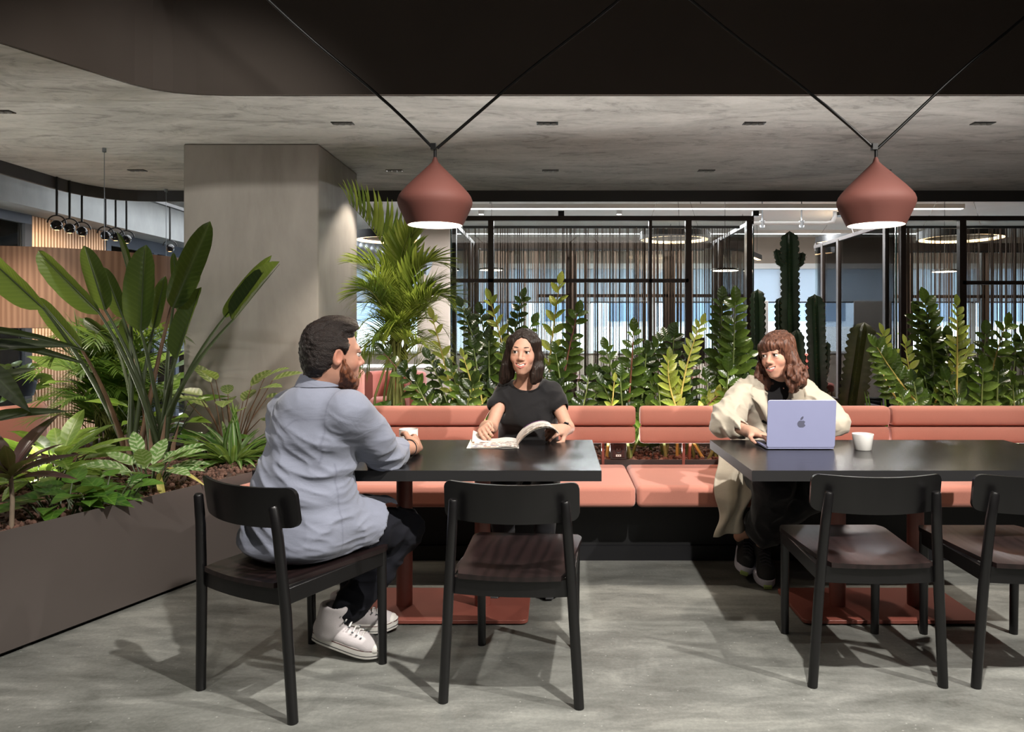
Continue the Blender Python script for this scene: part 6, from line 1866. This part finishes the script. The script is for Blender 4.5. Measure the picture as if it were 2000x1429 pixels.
# ---- cacti
CACT = {}
for key, (a, b) in {'dark': ('#10200f', '#243d22'), 'olive': ('#23280f', '#4a4f20')}.items():
    t = NT('cactus_' + key); n = t.noise(t.coords((1, 1, .6)), 6, 5); t.set(color=t.ramp(n, [(.3, srgb(a)), (.7, srgb(b))]), rough=.5); t.bump(t.noise(t.coords(), 90, 3), .2, .004); CACT[key] = t.m
M['spine'] = plain('cactus_edge', '#6a5a3a', .7, .2, 30)
def cactus_col(name, pts, r, ribs, mat, parent, bumps=34, phase=0.0):
    pts = [Vector(p) for p in pts]; L = sum((pts[i + 1] - pts[i]).length for i in range(len(pts) - 1))
    n = max(14, int(L / .018)); nn = ribs * 4
    path = []; acc = [0]
    for i in range(len(pts) - 1): acc.append(acc[-1] + (pts[i + 1] - pts[i]).length)
    for k in range(n + 1):
        s_ = acc[-1] * k / n; i = max(j for j in range(len(acc) - 1) if acc[j] <= s_ + 1e-9); path.append(pts[i].lerp(pts[i + 1], (s_ - acc[i]) / max(acc[i + 1] - acc[i], 1e-9)))
    vs = []; fs = []; u = Vector((1, 0, 0))
    for k, p in enumerate(path):
        tg = (path[min(k + 1, n)] - path[max(k - 1, 0)]).normalized(); u = (u - tg * u.dot(tg)).normalized(); w_ = tg.cross(u)
        d_top = (n - k) / n * L; tp = math.sqrt(max(1 - max(0, 1 - d_top / (r * 1.1)) ** 2, .02)); base = min(1, .8 + .2 * (k / n) * 3)
        for a in range(nn):
            an = 2 * PI * a / nn + phase; c_ = math.cos(ribs * (an - phase)); rr = r * (.74 + .26 * max(c_, -.9)) * tp * base
            if a % 4 == 0: rr *= 1 + .13 * math.sin(k * 2.1)
            vs.append(p + (u * math.cos(an) + w_ * math.sin(an)) * rr)
    for k in range(n):
        for a in range(nn): fs.append((k * nn + a, k * nn + (a + 1) % nn, (k + 1) * nn + (a + 1) % nn, (k + 1) * nn + a))
    vs.append(path[-1] + (path[-1] - path[-2]).normalized() * .01); fs += [(n * nn + a, n * nn + (a + 1) % nn, len(vs) - 1) for a in range(nn)]
    o = MB().add(vs, fs).build(name, mat, parent, True)
    # thorny cushions along the ribs
    ct = MB(); u = Vector((1, 0, 0))
    for k in range(1, n, 2):
        tg = (path[k + 1] - path[k - 1]).normalized(); u = (u - tg * u.dot(tg)).normalized(); w_ = tg.cross(u)
        for a in range(ribs):
            an = 2 * PI * a / ribs + phase; d_top = (n - k) / n * L; tp = math.sqrt(max(1 - max(0, 1 - d_top / (r * 1.1)) ** 2, .02))
            dr_ = u * math.cos(an) + w_ * math.sin(an); c = path[k] + dr_ * r * 1.0 * tp
            sd = tg.cross(dr_) * .006
            for s in (-1, 1): ct.add([c - tg * .003, c + tg * .003, c + dr_ * .010 + sd * s + tg * .004], [(0, 1, 2)])
    th = ct.build('spines', M['spine'], o); th['kind'] = 'stuff'
    return o
def cactus(px, base_py, Y, tops, r, ribs, key, label, phase=.2, arms=()):
    top = P(px[1], tops, Y); b = P(px[0], base_py, Y); b.z = ZS; b.x = P(px[0], 0, Y).x
    c = empty('cactus', b, label=label, cat='cactus')
    cactus_col('trunk', [(0, 0, -.01), (top - b) * .5 + Vector((0, 0, 0)), top - b], r, ribs, CACT[key], c, phase=phase)
    for (ax, ay, tx, ty, ar) in arms:
        p0 = P(ax, ay, Y) - b; p1 = P(tx, ty, Y) - b; el = Vector((p1.x * .75 + p0.x * .25, -.01, p0.z + .03))
        cactus_col('arm', [p0, el, p1], ar, max(4, ribs - 1), CACT[key], c, phase=phase)
    return c
cactus((1546, 1542), 790, 6.4, 453, .086, 6, 'dark', 'tallest dark green cactus with three small arms near its top', arms=((1540, 520, 1516, 487, .034), (1545, 522, 1568, 493, .032), (1540, 520, 1538, 485, .036)))
cactus((1484, 1480), 790, 6.5, 566, .068, 5, 'dark', 'short dark cactus column beside the edge of the glazed room')
cactus((1530, 1527), 790, 6.55, 580, .062, 5, 'dark', 'short dark cactus column tight against the tallest cactus')
cactus((1600, 1591), 790, 6.1, 576, .084, 6, 'dark', 'thick dark cactus column between the tallest and the leaning cactus', arms=((1600, 735, 1616, 668, .028),))
cactus((1572, 1556), 790, 6.0, 645, .062, 5, 'dark', 'low cactus column rising just behind the laptop woman\'s head')
cactus((1656, 1688), 800, 6.0, 631, .112, 5, 'olive', 'olive cactus leaning sideways with ragged rib edges', phase=.5)
gp = plant('grass_tuft', P(1722, 800, 5.6) * 1.0, 'small tuft of upright grass blades at the foot of the leaning cactus'); gp.location.z = ZS
for i in range(9):
    put_leaf('fern', gp, (random.uniform(-.12, .12), random.uniform(-.05, .05), 0), (random.uniform(-.2, .2), random.uniform(-.2, .2), 1), (0, -1, 0), random.uniform(.18, .36), .45, 'blade')

# ---- feather palms
def frond(pl_, base, ctrl, tip, n, ll, mat, lw=.045, separate=False, droop=.5, stem_r=.006, start=.2, side_up=.35, seed=0):
    o0 = Vector(pl_.location); pts = bez(Vector(base) - o0, Vector(ctrl) - o0, Vector(tip) - o0, 20)
    st = MB().tube(pts, [stem_r * (1.2 - i / 20) for i in range(21)], 6).build('frond', M['cane'], pl_, True)
    rg = random.Random(seed); mb = MB()
    for i in range(n):
        t = start + (1 - start) * i / (n - 1); k = t * 20; a = min(int(k), 19); p = pts[a].lerp(pts[a + 1], k - a); tg = (pts[a + 1] - pts[a]).normalized()
        nm = (Vector((0, 0, 1)) - tg * tg.z); nm = nm.normalized() if nm.length > .15 else Vector((0, -1, 0)); sd = tg.cross(nm).normalized()
        L = ll * (.55 + .45 * math.sin(PI * min(.12 + .88 * t, 1) ** .9)) * rg.uniform(.85, 1.1)
        for s in (-1, 1):
            d = (sd * s * (1.0 - .45 * t) + tg * (.55 + .6 * t) + nm * (side_up + rg.uniform(-.18, .18))).normalized()
            if separate:
                o = obj('leaflet', LM['leaflet_' + mat.name], st); o.matrix_local = frame(p, d, nm, L * lw / .062, L, L)
            else:
                q = []; e = d.copy(); pp = p.copy(); w_ = d.cross(nm).normalized()
                for j in range(5):
                    hw = L * lw * (.35, 1, .9, .55, .02)[j] * .5; q += [pp - w_ * hw, pp + w_ * hw]
                    pp = pp + e * L / 4; e = (e + Vector((0, 0, -droop * .28))).normalized()
                mb.add(q, [(2 * j, 2 * j + 1, 2 * j + 3, 2 * j + 2) for j in range(4)])
    if not separate:
        lv = mb.build('leaflets', mat, st, True); lv['kind'] = 'stuff'
    return st
LM['leaflet_' + M['lf_palm'].name] = leaf_mesh('leaflet', strap, M['lf_palm'], .4, .18)
ap = plant('areca_palm', (P(765, 800, 5.45).x, 5.45, ZS), 'feathery areca palm growing beside the plaster column', 'palm')
cb = Vector(ap.location)
crown = P(778, 545, 5.45)
frond(ap, P(785, 560, 5.45), P(765, 480, 5.45), P(683, 398, 5.3), 24, .36, M['lf_palm'], .075, True, start=.05, side_up=.9)
for (a_, b_, c_) in (((780, 600), (750, 505), (692, 512)), ((784, 600), (815, 490), (862, 515)), ((780, 580), (785, 490), (808, 452)), ((778, 610), (735, 545), (690, 575)), ((786, 620), (845, 550), (880, 590))):
    frond(ap, P(a_[0], a_[1], 5.42), P(b_[0], b_[1], 5.35), P(c_[0], c_[1], 5.3), 20, .26, M['lf_palm'], .06, True, start=.15, side_up=.35)
rnd = random.Random(4)
fr_specs = [((776, 600), (750, 520), (688, 515)), ((780, 600), (810, 500), (862, 520)), ((770, 620), (720, 545), (690, 590)), ((785, 610), (850, 540), (885, 600)), ((775, 600), (775, 500), (800, 455)),
            ((770, 640), (720, 590), (692, 660)), ((788, 640), (850, 590), (882, 670)), ((778, 630), (745, 540), (720, 545)), ((784, 640), (820, 545), (850, 560)), ((765, 680), (715, 630), (700, 720)), ((795, 680), (845, 640), (872, 720)),
            ((775, 660), (760, 580), (730, 600)), ((786, 660), (805, 570), (835, 600)), ((770, 690), (740, 620), (725, 670)), ((790, 700), (820, 640), (845, 700)), ((780, 620), (790, 530), (830, 500)), ((772, 650), (735, 560), (705, 560)), ((782, 690), (780, 610), (760, 640)), ((790, 650), (840, 570), (868, 590))]
for i, (a, b, c) in enumerate(fr_specs + [(lambda bx_, by_, tx_, ty_: ((bx_, by_), (bx_ * .5 + tx_ * .5, min(by_, ty_) - 45), (tx_, ty_)))(rnd.uniform(755, 800), rnd.uniform(640, 745), 695 + 190 * k / 23 + rnd.uniform(-8, 8), rnd.uniform(545, 735)) for k in range(24)]):
    dy = rnd.uniform(-.28, .25)
    frond(ap, P(a[0], a[1], 5.45), P(b[0], b[1], 5.45 + dy * .6), P(c[0], c[1], 5.45 + dy), 36, rnd.uniform(.20, .30), M['lf_palm'], .032, False, .5, seed=i)
for i in range(16):
    x = rnd.uniform(-.13, .12); y = rnd.uniform(-.12, .12)
    tp = P(rnd.uniform(765, 795), rnd.uniform(590, 680), 5.45) - cb
    MB().tube([(x, y, 0), (x * .8, y * .8, .35), (tp.x, tp.y + y * .5, tp.z)], [.011, .009, .006], 7).build('cane', M['cane'], ap, True)

pp_ = plant('parlor_palm', (P(225, 850, 5.25).x - .05, 5.25, ZS), 'bushy parlour palm growing behind the strelitzia stems', 'palm')
pb = Vector(pp_.location)
for i in range(52):
    a = rnd.uniform(0, 2 * PI); rr = rnd.uniform(.15, .62); h = rnd.uniform(.18, .78)
    b_ = pb + Vector((rnd.uniform(-.08, .08), rnd.uniform(-.08, .08), 0))
    tipv = pb + Vector((rr * math.cos(a) * 1.1, rr * math.sin(a) * .8 - .05, h))
    if tipv.x > -2.95 and tipv.y > 5.2: tipv.y = 5.1
    tipv.x = max(tipv.x, -3.40)
    ct = pb + Vector((rr * .35 * math.cos(a), rr * .3 * math.sin(a), h * 1.35))
    frond(pp_, b_, ct, tipv, 17, rnd.uniform(.19, .28), M['lf_parlor'], .085, False, .45, .004, .35, .15, seed=100 + i)

# ---- strelitzia: each blade on its own long petiole
SB = P(292, 890, 4.62); SB.z = ZS
stz = plant('strelitzia', SB, 'big strelitzia with paddle-shaped leaves on long stalks in front of the column', 'plant')
def paddle_mesh(fold, droop, curl, seed):
    rg = random.Random(seed); vs = []; fs = []; cr = 4; cols = list(range(-cr, cr + 1)); prof = []
    for k in range(19):
        t = k / 18
        i = max(j for j in range(len(paddle) - 1) if paddle[j][0] <= t + 1e-9); a, b = paddle[i], paddle[i + 1]; prof.append((t, a[1] + (b[1] - a[1]) * (t - a[0]) / (b[0] - a[0])))
    for (t, hw) in prof:
        for c in cols:
            x = hw * c / cr; ax = abs(x)
            ang = fold
            vs.append((x * math.cos(ang) * (1 - curl * (ax / .22) ** 2 * .5), t, ax * math.sin(ang) + curl * ax * ax * 2.0 - droop * t * t + .006 * math.sin(t * 33 + c) * (abs(c) == cr)))
    w = len(cols)
    for i in range(18):
        for k in range(w - 1): fs.append((i * w + k, i * w + k + 1, (i + 1) * w + k + 1, (i + 1) * w + k))
    return MB().add(vs, fs).mesh('leaf', [M['lf_strel']], True)
# (blade base px, blade tip px, depth, length factor width, facing vector, fold, droop, petiole material)
blades = [
    ((195, 612), (70, 488), 4.55, 1.00, (.35, -1, -.25), .55, .05, 0), ((205, 605), (165, 478), 4.62, 1.20, (.7, -1, .1), .55, .10, 0), ((275, 645), (282, 478), 4.60, 1.25, (.15, -1, .1), .35, .05, 0),
    ((338, 600), (411, 432), 4.50, 1.00, (.55, -1, .2), .45, -.04, 0), ((345, 700), (390, 560), 4.52, 1.05, (-.3, -1, .15), .40, .03, 0), ((440, 618), (532, 498), 4.55, .75, (.6, -1, .4), .75, -.03, 0),
    ((455, 625), (549, 512), 4.48, 1.05, (-.25, -1, .45), .55, -.03, 0), ((85, 602), (-60, 470), 4.30, 1.00, (-.1, -1, .15), .45, .06, 0), ((158, 680), (72, 580), 4.42, 1.05, (.55, -1, -.2), .55, .05, 1),
    ((300, 640), (322, 540), 4.75, 1.0, (.3, -1, .0), .5, .05, 0), ((250, 530), (228, 452), 4.85, .45, (1, -.5, 0), .9, .02, 0), ((345, 560), (338, 492), 4.9, .8, (.4, -1, 0), .5, .1, 1), ((222, 665), (160, 620), 4.9, 1.1, (0, -1, .2), .4, .1, 0),
    ((262, 700), (236, 622), 4.85, .9, (.2, -1, 0), .5, .08, 1), ((240, 620), (200, 520), 4.72, 1.15, (.5, -1, .1), .5, .08, 0), ((350, 610), (388, 540), 4.7, 1.2, (-.2, -1, .1), .35, .05, 0)]
for i, (bp, tp, Y, wd, fc, fold, drp, pm) in enumerate(blades):
    p0 = P(bp[0], bp[1], Y) - SB; p1 = P(tp[0], tp[1], Y + rnd.uniform(-.08, .02)) - SB
    a = 2 * PI * i / len(blades); root = Vector((.10 * math.cos(a) + (p0.x) * .10, .08 * math.sin(a), 0))
    ctrl = root.lerp(p0, .5) + Vector((-(p0.x - root.x) * .22, 0, .06))
    pts = bez(root, ctrl, p0, 14)
    pet = MB().tube(pts, [.019 * (1 - .62 * k / 14) for k in range(15)], 10).build('petiole', M['petiole_brown'] if pm else M['petiole'], stz, True)
    L = (p1 - p0).length
    o = obj('leaf', paddle_mesh(fold + .12, drp, .3, i), pet); o.matrix_local = frame(p0, p1 - p0, fc, L * wd * .84, L, L)
    m_ = MB().tube([p0, p0.lerp(p1, .5), p0.lerp(p1, .97)], [.0065, .004, .0012], 6).build('midrib', M['petiole'], pet, True)
for (x0, h, dx) in ((.10, .30, .03), (.16, .24, .05), (.05, .22, -.02), (-.08, .18, -.04)):
    MB().tube([(x0, -.05, 0), (x0 + dx * .4, -.06, h * .5), (x0 + dx, -.055, h)], [.016, .013, .002], 8, flat=.5).build('dry_sheath', plain('dry_sheath', '#8a6f5c', .8, .2, 12), stz, True)

# ---- rosette plants
def rosette(name, base, label, kind, n, ll, spread, rise, width=1.0, cat='plant', stalk=0.0, stalk_mat=None, seed=1, group=None):
    c = plant(name, base, label, cat, group); rg = random.Random(seed)
    for i in range(n):
        a = 2 * PI * i * .382 + rg.uniform(-.3, .3); t = i / n; el = rise[0] + (rise[1] - rise[0]) * t + rg.uniform(-.12, .12)
        dv = Vector((math.cos(a) * math.cos(el), math.sin(a) * math.cos(el), math.sin(el)))
        r0 = Vector((math.cos(a) * spread * rg.uniform(.2, 1), math.sin(a) * spread * rg.uniform(.2, 1), 0)); L = ll * rg.uniform(.75, 1.15)
        if stalk:
            hl_ = stalk * rg.uniform(.65, 1.1); top = r0 + Vector((dv.x * hl_ * .55, dv.y * hl_ * .55, hl_ * (.6 + .4 * math.sin(el))))
            st = MB().tube([r0, r0.lerp(top, .5) + Vector((0, 0, hl_ * .08)), top], [.0045, .004, .003], 6).build('stalk', stalk_mat or M['petiole'], c, True)
            d2 = Vector((dv.x, dv.y, dv.z * .6 - .1)); put_leaf(kind, st, top, d2, (0, -.25, 1), L, width)
        else:
            put_leaf(kind, c, r0, dv, (0, 0, 1) if el < 1.2 else (math.cos(a), math.sin(a), .2), L, width)
    return c
def soil(px, py): p = PF(px, py, ZS); p.z = ZS; return p
rosette('calathea', Vector((-2.19, 4.98, ZS)), 'tall calathea with pale striped leaves on thin stalks against the column', 'calathea', 18, .19, .05, (.2, 1.25), 1.0, stalk=.50, stalk_mat=M['petiole_brown'], seed=3)
rosette('spider_plant', soil(455, 905), 'bright strap-leaved spider plant at the corner of the planter by the bench', 'spider', 80, .31, .07, (.2, 1.35), 1.0, seed=5)
rosette('aglaonema', soil(292, 958), 'silver variegated aglaonema at the front edge of the planter', 'aglao', 24, .20, .06, (.25, 1.25), 1.0, stalk=.16, seed=6)
rosette('ctenanthe', soil(110, 935), 'light green ctenanthe with long pointed leaves beside the coral armchair', 'ctenan', 28, .34, .08, (.3, 1.25), 1.0, stalk=.16, seed=7)
rosette('ctenanthe', soil(60, 965) + Vector((.0, .1, 0)), 'broad green leafy plant growing low between the cordyline and the pothos', 'ctenan', 16, .22, .08, (.1, 1.0), 1.2, stalk=.10, seed=17)
rosette('small_calathea', soil(345, 905) + Vector((.1, .25, 0)), 'low leafy filler plant behind the strelitzia stalks', 'pothos', 18, .12, .1, (.1, 1.1), 1.0, stalk=.15, seed=8)
rosette('pothos', soil(195, 995), 'pothos with heart-shaped leaves spilling over the planter edge', 'pothos', 24, .12, .16, (-.1, 1.0), 1.0, stalk=.14, seed=9)
rosette('philodendron', soil(120, 1005), 'low green philodendron on the clay granules beside the pothos', 'pothos', 20, .15, .14, (.0, .9), .9, stalk=.12, seed=10)
rosette('fern', soil(215, 975) + Vector((-.05, .05, 0)), 'small bright fern between the pothos and the aglaonema', 'fern', 18, .16, .05, (.3, 1.1), .8, seed=23)
bigp = rosette('monstera', Vector((P(215, 0, 5.9).x, 5.9, ZS)), 'large-leaved light green plant behind the parlour palm', 'big', 11, .36, .12, (.3, 1.2), .95, stalk=.55, seed=12)
rosette('monstera', Vector((P(335, 0, 4.95).x - .1, 4.95, ZS)), 'light green leafy plant tucked between strelitzia and column', 'lime', 12, .20, .1, (.3, 1.2), .95, stalk=.40, seed=13)
rosette('peace_lily', soil(330, 880) + Vector((-.3, .35, 0)), 'bright lime leaves low under the parlour palm', 'lime', 16, .16, .12, (.1, 1.0), .95, stalk=.18, seed=14)
rosette('low_philodendron', Vector((P(715, 0, 4.95).x, 4.97, ZS)), 'broad-leaved philodendron between the bearded man and the palm canes', 'pothos', 14, .15, .1, (.2, 1.2), 1.0, stalk=.28, seed=15)
rosette('bromeliad', soil(70, 955) + Vector((.03, .25, 0)), 'low pinkish green bromeliad near the coral armchair', 'lime', 14, .14, .05, (.2, 1.0), .6, seed=16)
# yellowing drooping leaf of the aglaonema
ag = bpy.data.objects['aglaonema']
put_leaf('yell', ag, (.08, -.06, .10), (.35, -.55, -.55), (0, -.7, .5), .19, 1.5)
put_leaf('yell', ag, (.10, -.02, .12), (.9, -.35, .0), (0, -.3, 1), .24, .8)
# cordyline at the far left with dark red leaves
cd = plant('cordyline', soil(22, 1035), 'dark red cordyline on a thin trunk at the near end of the planter')
MB().tube([(0, 0, 0), (.005, .0, .12), (-.01, .01, .24)], [.010, .009, .008], 8).build('trunk', plain('cordyline_trunk', '#8a7a68', .8, .2, 20), cd, True)
for i in range(13):
    a = i * 2.4; el = .3 + .9 * (i / 13)
    put_leaf('cordy', cd, (-.01, .01, .20 + .003 * i), (math.cos(a) * math.cos(el), math.sin(a) * math.cos(el), math.sin(el)), (0, -.2, 1), .26 + .05 * math.sin(i * 3), .95)
# near dark plant reaching in from the left
nd = plant('dark_foliage', Vector((-2.78, 3.05, ZS)), 'dark arching foliage reaching in beside the coral armchair')
for (bx_, by, tx, ty, Y, wd, kind) in ((-60, 668, 128, 672, 3.2, .32, 'dark'), (-80, 690, 84, 642, 3.2, .5, 'dark'), (-90, 640, 130, 642, 3.25, .22, 'dark'), (-40, 700, 33, 780, 3.15, 1.1, 'dark'), (-60, 830, 78, 778, 3.2, .5, 'dark'), (-60, 770, 18, 705, 3.25, .8, 'dark')):
    p0 = P(bx_, by, Y) - nd.location; p1 = P(tx, ty, Y - .1) - nd.location
    st = MB().tube(bez((.0, 0, 0), (p0.x * .6, p0.y * .5, p0.z * .7), p0, 10), [.010, .009, .009, .008, .008, .007, .007, .006, .006, .005, .005], 7).build('stalk', M['petiole'], nd, True)
    put_leaf(kind, st, p0, p1 - p0, (.1, -.9, .6), (p1 - p0).length, wd)
# potted trailing plant by the slat wall
pt = plant('potted_pothos', Vector((P(40, 0, 6.6).x, 6.6, 0)), 'pale pothos in a blue pot on a slim stand by the slatted wall')
pz = P(40, 768, 6.6).z
MB().lathe([(0, pz - .02), (.10, pz - .02), (.13, pz + .13), (.12, pz + .13), (.09, pz), (0, pz)], 28).build('pot', plain('blue_pot', '#3a465c', .4), pt, True)
MB().tube([(0, 0, .02), (0, 0, pz - .02)], .012, 8).build('stand', M['black_metal'], pt); MB().lathe([(0, 0), (.14, 0), (.14, .02), (0, .02)], 24).build('stand_base', M['black_metal'], pt)
for i in range(34):
    a = i * 2.399; r_ = .05 + .12 * random.random(); z_ = pz + .12 + random.uniform(-.22 if i % 3 == 0 else 0, .14); p = Vector((math.cos(a) * (r_ + .06 * (i % 3 == 0)), math.sin(a) * r_, z_))
    st = MB().tube([(0, 0, pz + .1), (p.x * .7, p.y * .7, max(z_, pz + .14)), p], .0025, 5).build('vine', M['stem_zz'], pt)
    put_leaf('lime', st, p, (math.cos(a), math.sin(a) - .3, random.uniform(-.6, .3)), (0, -.6, .8), random.uniform(.10, .15), .85)
# climber at the door of the far glass room and a palm by the office windows
cl = plant('office_plant', Vector((P(1742, 0, 10.05).x - .05, 10.05, 0)), 'leafy office plant standing behind the glazed corner next to the zz plants')
MB().lathe([(0, 0), (.14, 0), (.17, .34), (.155, .34), (.13, .02), (0, .02)], 24).build('pot', M['white_matte'], cl, True)
for i in range(20):
    a = i * 2.4; h = .4 + .045 * i; p = Vector((.12 * math.cos(a), .12 * math.sin(a), h))
    st = MB().tube([(0, 0, .3), (p.x * .3, p.y * .3, h * .8), p], .006, 6).build('stem', M['stem_zz'], cl); put_leaf('lime', st, p, (math.cos(a), math.sin(a) - .2, .2), (0, -.6, .8), .14, .9)
cl2 = plant('office_plant', Vector((-3.55, 7.6, 0)), 'bright green plant glowing by the side windows behind the strelitzia')
MB().lathe([(0, 0), (.16, 0), (.2, .4), (.18, .4), (.15, .02), (0, .02)], 24).build('pot', M['white_matte'], cl2, True)
for i in range(26):
    a = i * 2.4; h = .6 + .05 * i; p = Vector((.18 * math.cos(a), .18 * math.sin(a), h))
    st = MB().tube([(0, 0, .35), (p.x * .3, p.y * .3, h * .8), p], .006, 6).build('stem', M['stem_zz'], cl2); put_leaf('lime', st, p, (math.cos(a), math.sin(a) - .2, -.1), (0, -.6, .8), .30, .45)
